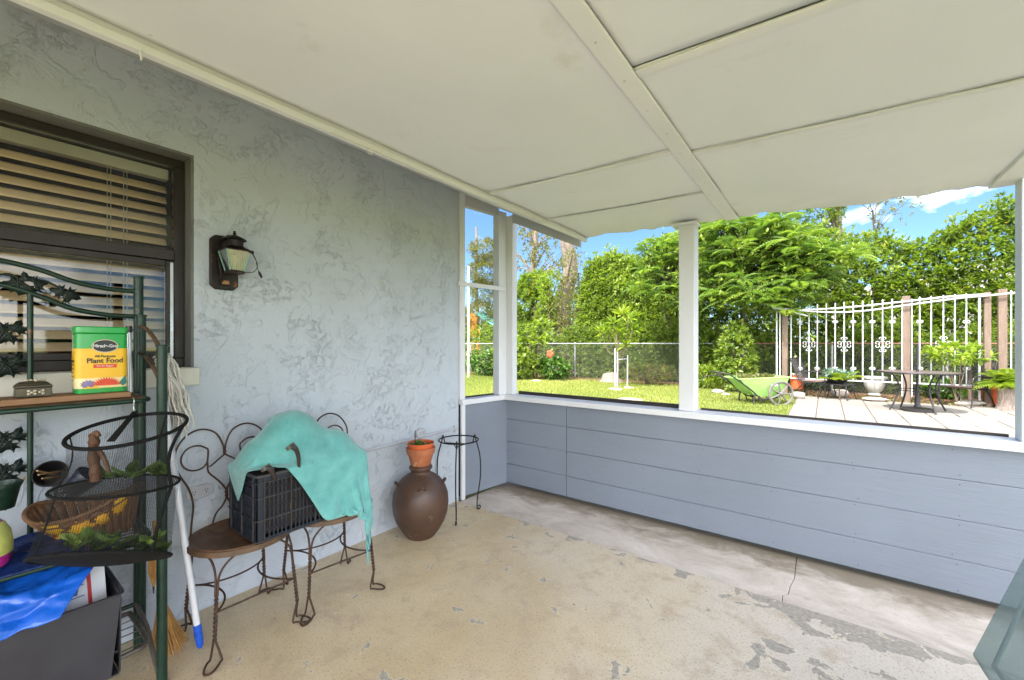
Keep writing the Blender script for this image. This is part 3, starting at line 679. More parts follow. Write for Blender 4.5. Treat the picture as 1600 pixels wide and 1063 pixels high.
seg('screen_stop', 'trim_white', 0.0225, 0.040, 0.848, 2.454, 0.05, 0.065, 0)

# ---- small fittings on the house
line = MB()
P = [(0.872, y, 2.136 - 0.010 * math.sin(math.pi * (y - 1.0) / 1.3) ** 2 if 1.0 < y < 2.3 else 2.137) for y in np.linspace(0.9, 2.45, 30)]
line.tube(P, 0.0016, 5); ln = line.build('line_cord', 'blind_cord')
tag(ln, 'thin white cord strung along the white ceiling edge trim', 'cord')
h1 = at_x(219, 84, 0.87); hk = MB(); hk.tube([(0.87, h1.y, 2.139), (0.874, h1.y, 2.126), (0.876, h1.y + .001, 2.116), (0.874, h1.y + .001, 2.108)], [0.0025, 0.004, 0.0035, 0.001], 8)
tag(hk.build('hook', 'trim_white'), 'short white peg hanging from the ceiling trim above the window', 'hook')
h2 = at_x(577, 240, 0.87); hk = MB(); hk.tube([(0.87, h2.y, 2.142), (0.872, h2.y, 2.131)], 0.0022, 6)
hk.tube([(0.873, h2.y + 0.009 * math.cos(a), 2.122 + 0.009 * math.sin(a)) for a in np.linspace(math.pi / 2, math.pi * 2.3, 14)], 0.002, 6)
tag(hk.build('hook', 'trim_white'), 'small white ring hook under the ceiling trim above the bench chairs', 'hook')
cdt = thing('conduit', 'grey painted conduit pipe running low along the stucco wall to the corner', 'conduit', (0.012, 1.4, 0.6))
c_ = MB(); c_.tube([(0.014, 0.80, 0.580), (0.014, 1.5, 0.590), (0.014, 2.49, 0.606)], 0.0095, 10); c_.build('pipe', 'outlet_paint', cdt)
for y in (1.42, 2.10, 2.47):
    k = MB(); k.box((0.0005, y - 0.008, 0.572), (0.012, y + 0.008, 0.626)); k.tube([(0.0145, y - 0.007, 0.59 + (y - 1.5) * .016), (0.0145, y + 0.007, 0.59 + (y - 1.5) * .016)], 0.0125, 10); k.build('clamp', 'outlet_paint', cdt)
def outlet(y, z, label, wdt, box=0.012):
    t = thing('outlet', label, 'power outlet', (0, y, z))
    p = MB(); pts = []
    for i in range(24):
        a = 2 * math.pi * i / 24; pts.append((wdt * math.copysign(abs(math.cos(a)) ** 0.6, math.cos(a)), 0.032 * math.copysign(abs(math.sin(a)) ** 0.6, math.sin(a))))
    p.prism(pts, (0.0005, y, z), (0, 1, 0), (0, 0, 1), (box, 0, 0)); p.build('cover_plate', 'outlet_paint', t, bevel=0.003)
    for s in (-1, 1):
        q = MB(); q.prism([(0.014 * math.cos(a), 0.017 * math.sin(a)) for a in np.linspace(0, 2 * math.pi, 14, endpoint=False)], (box + 0.0005, y + s * wdt * 0.45, z), (0, 1, 0), (0, 0, 1), (0.002, 0, 0))
        so1 = q.build('socket', 'outlet_paint', t)
        q = MB()
        for dy in (-0.005, 0.005): q.box((box + 0.0026, y + s * wdt * 0.45 + dy - 0.0012, z + 0.001), (box + 0.0031, y + s * wdt * 0.45 + dy + 0.0012, z + 0.009))
        q.ell((box + 0.0027, y + s * wdt * 0.45, z - 0.007), (0.001, 0.0028, 0.0028), 8, 6); q.build('slot', 'black_gap', so1)
outlet(0.722, 0.582, 'grey painted double outlet on the wall behind the left wire chair', 0.056)
outlet(2.10, 0.632, 'small grey painted outlet on the wall above the clay jar', 0.04, 0.03)

# ---- lantern
def lantern():
    Y0 = 0.822; t = thing('wall_lantern', 'black outdoor carriage lantern with green tinted glass mounted on the stucco wall', 'lantern', (0, Y0, 1.70))
    bp = MB(); a, b_ = 0.062, 0.135; c = 0.022
    bp.prism([(-a, -b_ + c), (-a + c, -b_), (a - c, -b_), (a, -b_ + c), (a, b_ - c), (a - c, b_), (-a + c, b_), (-a, b_ - c)], (0.001, Y0 - 0.0, 1.705), (0, 1, 0), (0, 0, 1), (0.022, 0, 0))
    bpo = bp.build('back_plate', 'lantern_metal', t, bevel=0.005)
    am = MB(); am.tube(bez((0.02, Y0, 1.76), (0.05, Y0, 1.83), (0.09, Y0, 1.835), (0.105, Y0, 1.80), 12), [0.016] * 13, 10); am.build('arm', 'lantern_metal', t)
    C = Vector((0.112, Y0 + 0.012, 0)); zt, zb_ = 1.755, 1.655; wt, wb = 0.052, 0.030
    cage = MB()
    cor = [(-1, -1), (1, -1), (1, 1), (-1, 1)]
    TP = [C + Vector((wt * i, wt * j, zt)) for i, j in cor]; BP = [C + Vector((wb * i, wb * j, zb_)) for i, j in cor]
    cage.tube(TP, 0.0035, 6, closed=True); cage.build('top_frame', 'lantern_metal', t); cage = MB(); cage.tube(BP, 0.004, 6, closed=True); cage.build('bottom_frame', 'lantern_metal', t)
    for k in range(4): cm = MB(); cm.tube([TP[k], BP[k]], 0.0028, 6); cm.build('came', 'came_green', t)
    for k in range(4):
        k2 = (k + 1) % 4; g = MB(); nrm = (TP[k2] - TP[k]).cross(BP[k] - TP[k]).normalized() * 0.0012
        g.add([TP[k], TP[k2], BP[k2], BP[k], TP[k] + nrm, TP[k2] + nrm, BP[k2] + nrm, BP[k] + nrm], [(0, 1, 2, 3), (7, 6, 5, 4), (0, 4, 5, 1), (1, 5, 6, 2), (2, 6, 7, 3), (3, 7, 4, 0)])
        g.build('glass_pane', 'glass_lantern', t, smooth=0)
    cap = MB(); cap.lathe([(0.078, 1.752), (0.078, 1.756), (0.045, 1.775), (0.040, 1.778), (0.040, 1.800), (0.044, 1.802)], 4, (C.x, C.y, 0), rot=None, a0=math.pi / 4, a1=math.pi / 4 + 2 * math.pi)
    cap.build('roof_skirt', 'lantern_metal', t, smooth=20)
    cp = MB(); cp.lathe([(0.034, 1.776), (0.034, 1.806), (0.052, 1.808), (0.050, 1.813), (0.022, 1.828), (0.010, 1.832), (0.006, 1.836), (0.009, 1.841), (0.005, 1.846), (0.007, 1.851), (0.0, 1.856)], 20, (C.x, C.y, 0)); cp.build('chimney_cap', 'lantern_metal', t)
    bs = MB(); bs.box((C.x - 0.034, C.y - 0.034, zb_ - 0.012), (C.x + 0.034, C.y + 0.034, zb_ - 0.001)); bs.build('base_tray', 'lantern_metal', t, bevel=0.002)
    bb = MB(); bb.lathe([(0.007, zb_), (0.007, zb_ + 0.03), (0.012, zb_ + 0.045), (0.013, zb_ + 0.06), (0.004, zb_ + 0.08), (0, zb_ + 0.082)], 12, (C.x, C.y, 0)); bb.build('bulb', 'paper_white', t)
    sc = MB(); sc.tube(smoothline([(0.025, Y0 - 0.03, 1.74), (0.07, Y0 - 0.04, 1.70), (0.06, Y0 - 0.025, 1.63), (0.03, Y0 - 0.01, 1.60)], 5), 0.003, 6)
    sc.tube(smoothline([C + Vector((0.035, 0.03, 1.65)), C + Vector((0.03, 0.075, 1.66)), C + Vector((0.02, 0.095, 1.70)), C + Vector((0.05, 0.06, 1.745))], 6), 0.0018, 6); sc.build('scroll_wire', 'lantern_metal', t)
    sn = MB(); sn.box((0.024, Y0 - 0.022, 1.592), (0.040, Y0 + 0.018, 1.618)); s_ = sn.build('sensor', 'lantern_metal', t, bevel=0.002)
    sn = MB(); sn.box((0.0405, Y0 - 0.017, 1.596), (0.042, Y0 + 0.013, 1.614)); sn.build('sensor_window', 'copper', s_)
    dg = MB(); pp = smoothline([C + Vector((0.06, 0.055, 1.75)), C + Vector((0.05, 0.075, 1.72)), C + Vector((0.04, 0.085, 1.69)), C + Vector((0.035, 0.095, 1.665))], 5); dg.tube(pp, 0.0016, 6)
    e = pp[-1]; dg.tube([e, e + Vector((0, .006, -0.012)), e + Vector((0, .012, -0.026)), e + Vector((0, .014, -0.034))], [0.004, 0.007, 0.006, 0.002], 8); dg.ell(pp[0], (0.008, 0.01, 0.008), 8, 6); dg.build('dangling_wire', 'lantern_metal', t)
lantern()

# ---- glass patio table, partly in the frame at the right
tb = thing('glass_table', 'glass topped table with a pale edge, only its corner showing at the lower right', 'table', (3.4, 1.2, 0))
poly = [(2.662, 1.15), (2.905, 1.84), (3.45, 2.12), (4.05, 1.9), (4.25, 1.25), (4.05, 0.6), (3.4, 0.35), (2.85, 0.5), (2.685, 0.85)]
g = MB(); g.prism(poly, (0, 0, 0.712), (1, 0, 0), (0, 1, 0), (0, 0, 0.008)); g.build('glass_top', 'glass_table', tb, smooth=0, bevel=0.002)
g = MB(); cen = Vector((3.45, 1.23, 0)); ins = [((Vector((p[0], p[1], 0)) - cen) * 0.965 + cen) for p in poly]
g.tube([p + Vector((0, 0, 0.704)) for p in ins], 0.004, 8, closed=True); g.build('edge_rim', 'pole_white', tb)
for (x, y) in ((3.0, 1.6), (3.85, 1.7), (3.9, 0.75), (3.1, 0.75)):
    g = MB(); g.tube([(x, y, 0), (x * .9 + .345, y * .9 + .123, 0.35), (x, y, 0.70)], 0.012, 8); g.build('leg', 'patio_metal', tb)
# ================================================================== BAKER'S RACK
RX0, RX1, RY = 0.085, 0.42, 0.479         # back plane, front plane, right end
rack = thing('bakers_rack', 'dark green metal rack with leaf ornaments and wire shelves under the window', 'rack', (0.25, 0.0, 0))
def rt(nm, pts, r=0.008, mat='rack_green', par=None, n=10):
    m_ = MB(); m_.tube(pts, r, n); return m_.build(nm, mat, par or rack)
def postcap(x, y, z0, z1):
    m_ = MB(); m_.tube([(x, y, z0), (x, y, z1 - 0.004)], 0.0165, 14); m_.lathe([(0.0165, z1 - 0.005), (0.021, z1 - 0.004), (0.021, z1), (0.016, z1 + 0.003), (0, z1 + 0.003)], 14, (x, y, 0)); m_.build('post', 'rack_green', rack)
postcap(RX0, RY, 0.0, 1.585); postcap(RX1, RY, 0.0, 1.293); postcap(RX0 + 0.012, RY + 0.006, 0.0, 1.42)
postcap(RX0, -0.48, 0.0, 1.585); postcap(RX1, -0.48, 0.0, 1.293)
top = [(0.479, 1.522), (0.40, 1.523), (0.33, 1.532), (0.27, 1.548), (0.20, 1.575), (0.10, 1.597), (0.0, 1.603), (-0.10, 1.597), (-0.2, 1.575), (-0.27, 1.548), (-0.33, 1.532), (-0.48, 1.522)]
low = [(y, z - 0.107 + (0.022 if abs(y) < 0.16 else 0.008 if abs(y) < 0.25 else 0)) for y, z in top]
rt('arch_rail', smoothline([(RX0, y, z) for y, z in top], 5), 0.0095); rt('arch_rail', smoothline([(RX0, y, z) for y, z in low], 5), 0.0095)
for y in (0.174, -0.174): rt('upright', [(RX0, y, 0.58), (RX0, y, 1.49)], 0.0085)
# leaf shaped ornaments
def leaf_orn(c, s, rotz, tilt, flip=1):
    out = [(0, -0.1), (0.25, -0.05), (0.55, -0.28), (0.50, 0.0), (0.95, 0.05), (0.68, 0.22), (0.85, 0.55), (0.5, 0.45), (0.32, 0.62), (0.28, 0.95), (0, 1.25)]
    poly = out + [(-x, y) for x, y in reversed(out[1:-1])]
    M = Euler((0, tilt, 0)).to_matrix() @ Euler((rotz, 0, 0)).to_matrix()
    m_ = MB(); ctr = Vector(c)
    def P3(p, k=1): 
        q = Vector((-0.35 * abs(p[0]) ** 1.3 * s * .6 - 0.15 * (p[1] ** 2) * s, p[0] * s * flip, p[1] * s)); return ctr + M @ q
    V = [P3(p) for p in poly] + [P3((0, 0.35))]; n = len(poly)
    F = [(i, (i + 1) % n, n) for i in range(n)]
    m_.add(V, F)
    for tpt in ((0, 1.25), (0.95, 0.05), (-0.95, 0.05), (0.85, 0.55), (-0.85, 0.55)):
        a = P3((0, 0)) + Vector((0.0015, 0, 0)); e = P3(tpt) + Vector((0.0015, 0, 0)); m_.tube([a, (a + e) / 2 + Vector((0.002, 0, 0)), e], [s * .035, s * .03, s * .012], 5)
    return m_
def leafgrp(cy, cz, spec, stem=None):
    for (dy, dz, s, rz) in spec:
        m_ = leaf_orn((RX0 + 0.006, cy + dy, cz + dz), s, rz, 0.0); m_.build('leaf_ornament', 'leaf_metal', rack, solid=0.0025, smooth=30)
    if stem: rt('stem', smoothline([(RX0, cy + a, cz + b_) for a, b_ in stem], 5), [0.004] * (5 * (len(stem) - 1) + 1), 'leaf_metal')
leafgrp(0.255, 1.478, [(0.01, 0.012, 0.036, -1.9), (0.02, 0.02, 0.034, 2.9), (0.0, 0.02, 0.03, 1.3)], [(-0.10, 0.055), (-0.05, 0.06), (0, 0.03), (0.02, 0.01)])
leafgrp(0.165, 1.50, [(0.0, 0.015, 0.036, 2.7), (-0.02, 0.015, 0.036, 1.6), (0.02, 0.02, 0.032, -1.2), (0.0, 0.03, 0.028, 0.2)], [(-0.09, 0.03), (-0.04, 0.05), (0.0, 0.015)])
for zz in (1.335, 1.215, 0.945, 0.83):
    leafgrp(0.125, zz, [(0.0, 0.0, 0.040, 2.4), (-0.015, 0.005, 0.040, 1.2), (0.01, 0.01, 0.036, -0.4), (-0.02, 0.02, 0.03, 3.6)], [(0.0, 0.0), (0.02, 0.02), (0.045, 0.022)])
# shelves
def shelf(z, front=RX1, wires=14, mat='rack_green', bow=0.0, sub='shelf_wire', yend=RY - 0.03, smat='rack_rust'):
    yr = yend
    path = [(RX0 + 0.02, -0.47, z), (front - 0.05, -0.47, z), (front - 0.01, -0.45, z), (front, -0.40, z), (front + bow, 0.0, z), (front, yr - 0.07, z), (front - 0.015, yr - 0.02, z), (front - 0.06, yr, z), (RX0 + 0.04, yr, z), (RX0 + 0.005, yr, z)]
    sh = rt('shelf_frame', smoothline(path, 5), 0.0085, mat)
    rt('shelf_frame', [(RX0 + 0.004, -0.47, z), (RX0 + 0.004, yr, z)], 0.008, mat)
    for k in range(wires):
        x = RX0 + 0.03 + (front - RX0 - 0.06) * k / (wires - 1); rt(sub, [(x, -0.465, z + 0.003), (x, yr, z + 0.003)], 0.0022, smat, None, 5)
    return sh
shelf(1.090); shelf(0.580, front=0.43, wires=10); shelf(0.165, front=0.40, wires=6, mat='rack_grey', smat='rack_grey')
for y in (0.10, 0.25): rt('cross_rod', [(RX0, y, 0.165), (0.40, y, 0.165)], 0.004, 'rack_grey')
rt('cross_rod', [(RX0 - 0.0, RY - 0.01, 0.20), (0.24, RY - 0.006, 0.155), (RX1, RY - 0.012, 0.06)], 0.0085, 'rack_grey')
rt('back_bar', [(RX0, -0.47, 0.19), (RX0, RY, 0.19)], 0.009)
# side arms with a cast leaf
rt('side_arm', smoothline([(RX0 + 0.012, RY, 1.372), (0.20, RY, 1.362), (0.32, RY, 1.32), (RX1, RY, 1.262)], 6), 0.0075, 'rack_rust')
rt('side_arm', smoothline([(RX0 + 0.012, RY, 1.262), (0.20, RY, 1.245), (0.32, RY, 1.20), (RX1, RY, 1.135)], 6), 0.0075, 'rack_rust')
m_ = leaf_orn((0.27, RY, 1.25), 0.045, 0.4, math.pi / 2); m_.build('leaf_ornament', 'leaf_metal', rack, solid=0.003)

# ------------------------------------------------------------------ things on the top shelf
bd = MB(); bd.box((0.20, 0.02, 1.0995), (0.35, 0.405, 1.1195)); tag(bd.build('cutting_board', 'board_wood', bevel=0.003), 'thin brown wooden board lying on the top shelf of the green rack', 'board')
tin = thing('trinket_box', 'small dark lidded box with pale flower ornaments at the left end of the board', 'box', (0.28, 0.155, 1.12))
m_ = MB(); m_.lathe([(0.050, 1.120), (0.054, 1.124), (0.052, 1.150), (0.054, 1.152)], 4, (0.29, 0.165, 0), a0=math.pi / 4, a1=math.pi / 4 + 2 * math.pi, sx=0.85, sy=1.1); m_.build('body', 'tin_olive', tin, bevel=0.006, smooth=20)
m_ = MB(); m_.lathe([(0.056, 1.1525), (0.055, 1.158), (0.040, 1.170), (0.0, 1.174)], 4, (0.29, 0.165, 0), a0=math.pi / 4, a1=math.pi / 4 + 2 * math.pi, sx=0.85, sy=1.1); m_.build('lid', 'tin_olive', tin, bevel=0.004, smooth=20)
m_ = MB()
for k in range(5): m_.ell((0.30 + random.uniform(-.02, .015), 0.15 + k * 0.010, 1.176), (0.006, 0.006, 0.004), 8, 5)
for (dy, dz) in ((0, 0), (.007, .005), (.007, -.005), (-.007, .005), (-.007, -.005), (.018, 0), (.025, .005), (.025, -.005)): m_.ell((0.3245, 0.160 + dy, 1.137 + dz), (0.003, 0.0042, 0.0042), 8, 5)
m_.build('flower_trim', 'ornament', tin)
BX, BYa, BYb, BZ0, BZ1 = 0.318, 0.262, 0.402, 1.1200, 1.362
food = thing('plant_food_box', 'green and yellow plastic tub of plant food standing on the board', 'plant food', (0.27, 0.33, 1.12))
def rrect(x0, x1, y0, y1, r, n=5):
    P = []
    for cx_, cy_, a0 in ((x1 - r, y1 - r, 0), (x0 + r, y1 - r, 90), (x0 + r, y0 + r, 180), (x1 - r, y0 + r, 270)):
        for k in range(n + 1): a = R_(a0 + 90 * k / n); P.append((cx_ + r * math.cos(a), cy_ + r * math.sin(a)))
    return P
rr = rrect(0.232, BX, BYa, BYb, 0.018)
m_ = MB(); m_.prism(rr, (0, 0, BZ0), (1, 0, 0), (0, 1, 0), (0, 0, BZ1 - 0.026 - BZ0)); m_.build('tub', 'food_green', food, bevel=0.002)
m_ = MB(); rr2 = rrect(0.229, BX + 0.004, BYa - 0.003, BYb + 0.003, 0.02); m_.prism(rr2, (0, 0, BZ1 - 0.0255), (1, 0, 0), (0, 1, 0), (0, 0, 0.0255)); m_.build('lid', 'food_green', food, bevel=0.004)
def wrapband(z0, z1, mat, nm='label', off=0.0008, part=None):
    P = rrect(0.232 - off, BX + off, BYa - off, BYb + off, 0.018 + off)
    m_ = MB(); n = len(P); V = [(p[0], p[1], z0) for p in P] + [(p[0], p[1], z1) for p in P]
    m_.add(V, [(i, (i + 1) % n, n + (i + 1) % n, n + i) for i in range(n)]); return m_.build(nm, mat, food, smooth=40)
wrapband(1.138, 1.282, 'food_yellow'); wrapband(1.1385, 1.175, 'food_cream', 'label', 0.0012)
FX = BX + 0.0016; cyb = (BYa + BYb) / 2 + 0.006
def flat(nm, mat, poly, c, lift=0.0, par=None):
    m_ = MB(); m_.prism(poly, (FX + lift, c[0], c[1]), (0, 1, 0), (0, 0, 1), (0.0003, 0, 0)); return m_.build(nm, mat, par or food, smooth=0)
ov = lambda a, b_: [(a * math.cos(t), b_ * math.sin(t)) for t in np.linspace(0, 2 * math.pi, 28, endpoint=False)]
flat('logo', 'ornament', ov(0.036, 0.0245), (cyb, 1.291), 0.0004); lg = flat('logo', 'food_black', ov(0.033, 0.0215), (cyb, 1.291), 0.0009)
RT_ = (R_(90), 0, R_(90))
text_mesh('Miracle-Gro', 0.0155, 'paper_white', food, (FX + 0.0016, cyb, 1.291), RT_, bold=0.0004, sx=0.84)
text_mesh('All Purpose', 0.0125, 'food_black', food, (FX + 0.001, cyb, 1.2535), RT_, sx=0.95, bold=0.0002)
text_mesh('Plant Food', 0.0245, 'food_black', food, (FX + 0.001, cyb, 1.237), RT_, sx=0.92, bold=0.0004)
flat('banner', 'food_flower', [(-0.031, -0.0065), (0.031, -0.0065), (0.031, 0.0065), (-0.031, 0.0065)], (cyb, 1.2175), 0.0006)
text_mesh('Grows Bigger', 0.0082, 'paper_white', food, (FX + 0.0012, cyb, 1.2185), RT_)
def burst(c, r, n, mat, lift, squash=1, half=False):
    P = []
    for k in range(n * 2):
        a = math.pi * k / n * (0.5 if half else 1); q = r * (1 if k % 2 else 0.72); P.append((q * math.cos(a), q * math.sin(a) * squash))
    if half: P.append((-r * .9, 0))
    flat('flower_print', mat, P, c, lift)
burst((cyb + 0.004, 1.1465), 0.042, 15, 'food_flower', 0.0008, 0.75, True)
burst((cyb - 0.044, 1.153), 0.022, 12, 'food_purple', 0.0007, 0.75)
flat('leaf_print', 'food_teal', [(0.0, 0.0), (0.02, 0.03), (0.024, 0.0), (0.012, -0.01)], (BYb - 0.028, 1.152), 0.0007)
flat('leaf_print', 'food_yellow', [(-0.02, 0), (0.02, 0), (0.01, 0.012), (0, 0.004), (-0.01, 0.01)], (cyb - 0.035, 1.137), 0.001)
m_ = MB(); m_.box((0.25, BYa - 0.0022, 1.232), (0.30, BYa - 0.0015, 1.240)); 
for k in range(5): m_.box((0.25, BYa - 0.0022, 1.222 - k * 0.014), (0.25 + random.uniform(.03, .055), BYa - 0.0015, 1.225 - k * 0.014))
m_.build('side_print', 'food_black', food)

# silver handle beside the back post
t = thing('squeegee_pole', 'thin grey aluminium pole with a black cap standing behind the plant food', 'pole', (0.12, 0.44, 1.1))
m_ = MB(); m_.tube([(0.155, 0.440, 1.100), (0.140, 0.438, 1.345)], 0.0085, 10); m_.build('tube', 'aluminium', t)
m_ = MB(); m_.tube([(0.140, 0.438, 1.346), (0.139, 0.438, 1.372)], 0.0105, 10); m_.build('cap', 'pot_black', t)

# ------------------------------------------------------------------ hanging mesh basket
def ringpts(c, r, tx, ty, n=48, e=1.0):
    M = Euler((tx, ty, 0)).to_matrix() @ Euler((0, 0, 0)).to_matrix()
    return [Vector(c) + Euler((0, 0, YAW)).to_matrix() @ (M @ Vector((r * math.cos(2 * math.pi * k / n), r * e * math.sin(2 * math.pi * k / n), 0))) for k in range(n)]
hb_ = thing('hanging_basket', 'three tier black mesh hanging basket in front of the rack', 'hanging basket', (0.6, 0.35, 1.1))
C1 = at_d(203, 671, 1.385); C2 = at_d(185, 759, 1.36); C3 = at_d(162, 872, 1.34)
R1 = ringpts(C1, 0.150, R_(11), R_(1)); R2 = ringpts(C2, 0.156, R_(-5), R_(2)); R3 = ringpts(C3, 0.172, R_(-29), R_(-6)); 
for r_, rad in ((R1, 0.0062), (R2, 0.0045), (R3, 0.0055)):
    m_ = MB(); m_.tube(r_, rad, 8, closed=True); m_.build('ring', 'black_cloth', hb_)
def netloft(A, B, waist, nv=12, name='net', mat='net_black', cu=150, cv=60):
    ca = sum(A, Vector()) / len(A); cb = sum(B, Vector()) / len(B); n = len(A); V = []; UV = []
    for j in range(nv + 1):
        t_ = j / nv; k_ = 1 - waist * math.sin(math.pi * t_); c = ca.lerp(cb, t_)
        for i in range(n + 1): V.append(c + (A[i % n].lerp(B[i % n], t_) - c) * k_); UV.append((i / n * cu, t_ * cv))
    F = [(j * (n + 1) + i, j * (n + 1) + i + 1, (j + 1) * (n + 1) + i + 1, (j + 1) * (n + 1) + i) for j in range(nv) for i in range(n)]
    m_ = MB(); m_.add(V, F); o = m_.build(name, mat, hb_, smooth=60)
    uvl = o.data.uv_layers.new(name='UVMap')
    for p in o.data.polygons:
        ids = list(p.loop_indices)
        for li in ids: uvl.data[li].uv = UV[o.data.loops[li].vertex_index]
    return o
netloft(R1, R2, 0.12); netloft(R2, R3, 0.02)
def dishloft(A, depth, mat, nm, cu=120, cv=24):
    ca = sum(A, Vector()) / len(A); nrm = (A[0] - ca).cross(A[12] - ca).normalized(); n = len(A); V = []; UV = []; nv = 6
    for j in range(nv + 1):
        t_ = j / nv
        for i in range(n + 1): V.append(ca + (A[i % n] - ca) * (1 - t_ * .98) - nrm * depth * (1 - (1 - t_) ** 2.2)); UV.append((i / n * cu, t_ * cv))
    F = [(j * (n + 1) + i, j * (n + 1) + i + 1, (j + 1) * (n + 1) + i + 1, (j + 1) * (n + 1) + i) for j in range(nv) for i in range(n)]
    m_ = MB(); m_.add(V, F); o = m_.build(nm, mat, hb_, smooth=60); uvl = o.data.uv_layers.new(name='UVMap')
    for lp in o.data.loops: uvl.data[lp.index].uv = UV[lp.vertex_index]
dishloft(R2, 0.012, 'sling_mesh', 'net_floor'); dishloft(R3, 0.022, 'black_cloth', 'dish')
def band(A, i0, B, j0, wd, waist, nm='band', bulge=0.0):
    ca = sum(A, Vector()) / 48; cb = sum(B, Vector()) / 48; pts = []
    for k in range(13):
        t_ = k / 12; c = ca.lerp(cb, t_); pts.append(c + (A[i0].lerp(B[j0], t_) - c) * (1.01 - waist * math.sin(math.pi * t_)))
    m_ = MB(); m_.tube(pts, wd, 6); m_.build(nm, 'black_cloth', hb_)
band(R1, 2, R2, 1, 0.005, 0.16); band(R2, 1, R3, 47, 0.0055, 0.03); band(R1, 27, R2, 26, 0.0022, 0.13); band(R2, 26, R3, 27, 0.003, 0.02); band(R1, 12, R2, 12, 0.003, 0.12)
hp = Vector((0.425, 0.395, 1.09))
m_ = MB(); m_.tube(smoothline([hp + Vector((0, 0, 0.012)), hp + Vector((0.014, 0, 0.004)), hp + Vector((0.010, 0, -0.02)), hp + Vector((0.016, 0, -0.035)), hp + Vector((0.026, 0, -0.028))], 5), 0.002, 6); m_.build('hook', 'aluminium', hb_)
ctr = C1 + Vector((-0.05, 0.02, 0.01)); 
m_ = MB(); b0 = hp + Vector((0.02, 0, -0.035)); b1 = C1 + Vector((0.02, -0.05, -0.028))
sd_ = RT * 0.013; m_.add([b0 - sd_ * .5, b0 + sd_ * .9, b1 + sd_, b1 - sd_], [(0, 1, 2, 3)]); m_.build('strap', 'black_cloth', hb_, solid=0.002)
# contents of the basket: dried root and wilting leaves
def crumpled_leaf(c, L, W, rz, tilt, curl, seed):
    m_ = MB(); M = Euler((tilt, 0, rz)).to_matrix()
    def fn(u, v):
        x = (u - .5) * 2; w_ = W * math.sin(math.pi * min(max(v * 0.93 + .05, 0), 1)) ** 0.7
        q = Vector((x * w_ / 2, (v - .5) * L, curl * L * (v - .4) ** 2 + 0.35 * W * abs(x) + 0.22 * W * mnoise.noise(Vector((x * 2 + seed, v * 5, seed)))))
        return Vector(c) + M @ q
    m_.grid(fn, 6, 9); return m_
def leaves_on(C, rad, n, label, zoff, seed, tx, nrm_t):
    random.seed(seed); root = thing('leaf_pile', label, 'leaves', C)
    M = Euler((0, 0, YAW)).to_matrix() @ Euler((tx, nrm_t, 0)).to_matrix()
    for k in range(n):
        a = random.uniform(0, 6.28); q = rad * math.sqrt(random.random()); p = C + M @ Vector((q * math.cos(a), q * math.sin(a), zoff + random.uniform(0, 0.02)))
        o = crumpled_leaf(p, random.uniform(.05, .10), random.uniform(.022, .04), random.uniform(0, 6.28), random.uniform(-.25, .25), random.uniform(.2, 1.1), k * 3.7)
        ob = o.build('leaf', 'leaf_wilted', root, smooth=60); a_ = ob.data.attributes.new('rnd', 'FLOAT', 'FACE'); r0 = random.random()
        a_.data.foreach_set('value', [min(1, max(0, r0 + random.uniform(-.1, .1)))] * len(ob.data.polygons))
leaves_on(C3 + Vector((0.02, 0.03, 0.0)), 0.125, 30, 'wilted green leaves heaped on the lowest mesh tray', 0.018, 5, R_(-36), R_(-4))
leaves_on(C2 + Vector((-0.03, 0.05, 0.0)), 0.085, 12, 'green leaves lying on the middle mesh tier beside the root', 0.008, 9, R_(-4), 0)
rootp = at_d(160, 745, 1.37)
m_ = MB(); 
def rpt(px, py, d=1.37): return at_d(px, py, d)
m_.tube(smoothline([rpt(150, 752), rpt(148, 730), rpt(145, 705), rpt(147, 688), rpt(142, 678)], 6), [0.014, .015, .014, .015, .016, .014, .013, .014, .015, .016, .015, .013, .012, .012, .012, .013, .015, .016, .014, .013, .012, .011, .010, .009, .006], 10)
m_.tube(smoothline([rpt(150, 700), rpt(160, 712), rpt(167, 728), rpt(172, 742)], 5), [0.010, .009, .007, .007, .008, .007, .007, .006, .007, .007, .006, .006, .005, .005, .004, .003], 8)
m_.tube(smoothline([rpt(145, 680), rpt(150, 676), rpt(155, 682)], 4), 0.007, 8)
tag(m_.build('dried_root', 'root_brown', smooth=60), 'knobbly brown dried root standing in the middle tier of the mesh basket', 'root')

# ------------------------------------------------------------------ middle shelf: wooden basket, pots, bottle, dark blue sacks
bk = thing('wooden_basket', 'oval brown splint basket painted with yellow and orange autumn leaves', 'basket', (0.27, 0.30, 0.60))
BC = at_d(143, 812, 1.56); tl = Euler((R_(4), R_(-10), YAW + 0.12)).to_matrix()
def bpt(a, h, k=1.0): # a angle, h 0..1
    rx_ = (0.118 + 0.052 * h) * k; ry_ = (0.075 + 0.042 * h) * k; sad = 0.045 * abs(math.cos(a)) ** 2.5 * h
    return BC + tl @ Vector((rx_ * math.cos(a), ry_ * math.sin(a), -0.065 + 0.115 * h + sad))
NS = 30
for k in range(NS):
    a0 = 2 * math.pi * k / NS; a1 = 2 * math.pi * (k + 0.92) / NS; m_ = MB(); V = []
    for j in range(6):
        h = j / 5; V += [bpt(a0, h, 1.0 + .006 * (k % 2)), bpt(a1, h, 1.0 + .006 * (k % 2))]
    m_.add(V, [(2 * j, 2 * j + 1, 2 * j + 3, 2 * j + 2) for j in range(5)]); m_.build('splint', 'basket_wood', bk, solid=0.003)
m_ = MB(); m_.tube([bpt(2 * math.pi * k / 40, 1.0, 1.02) for k in range(40)], 0.0075, 8, closed=True); m_.build('rim', 'basket_wood', bk)
m_ = MB(); m_.tube([bpt(2 * math.pi * k / 40, 0.82, 1.025) for k in range(40)], 0.004, 8, closed=True); m_.build('hoop', 'basket_wood', bk)
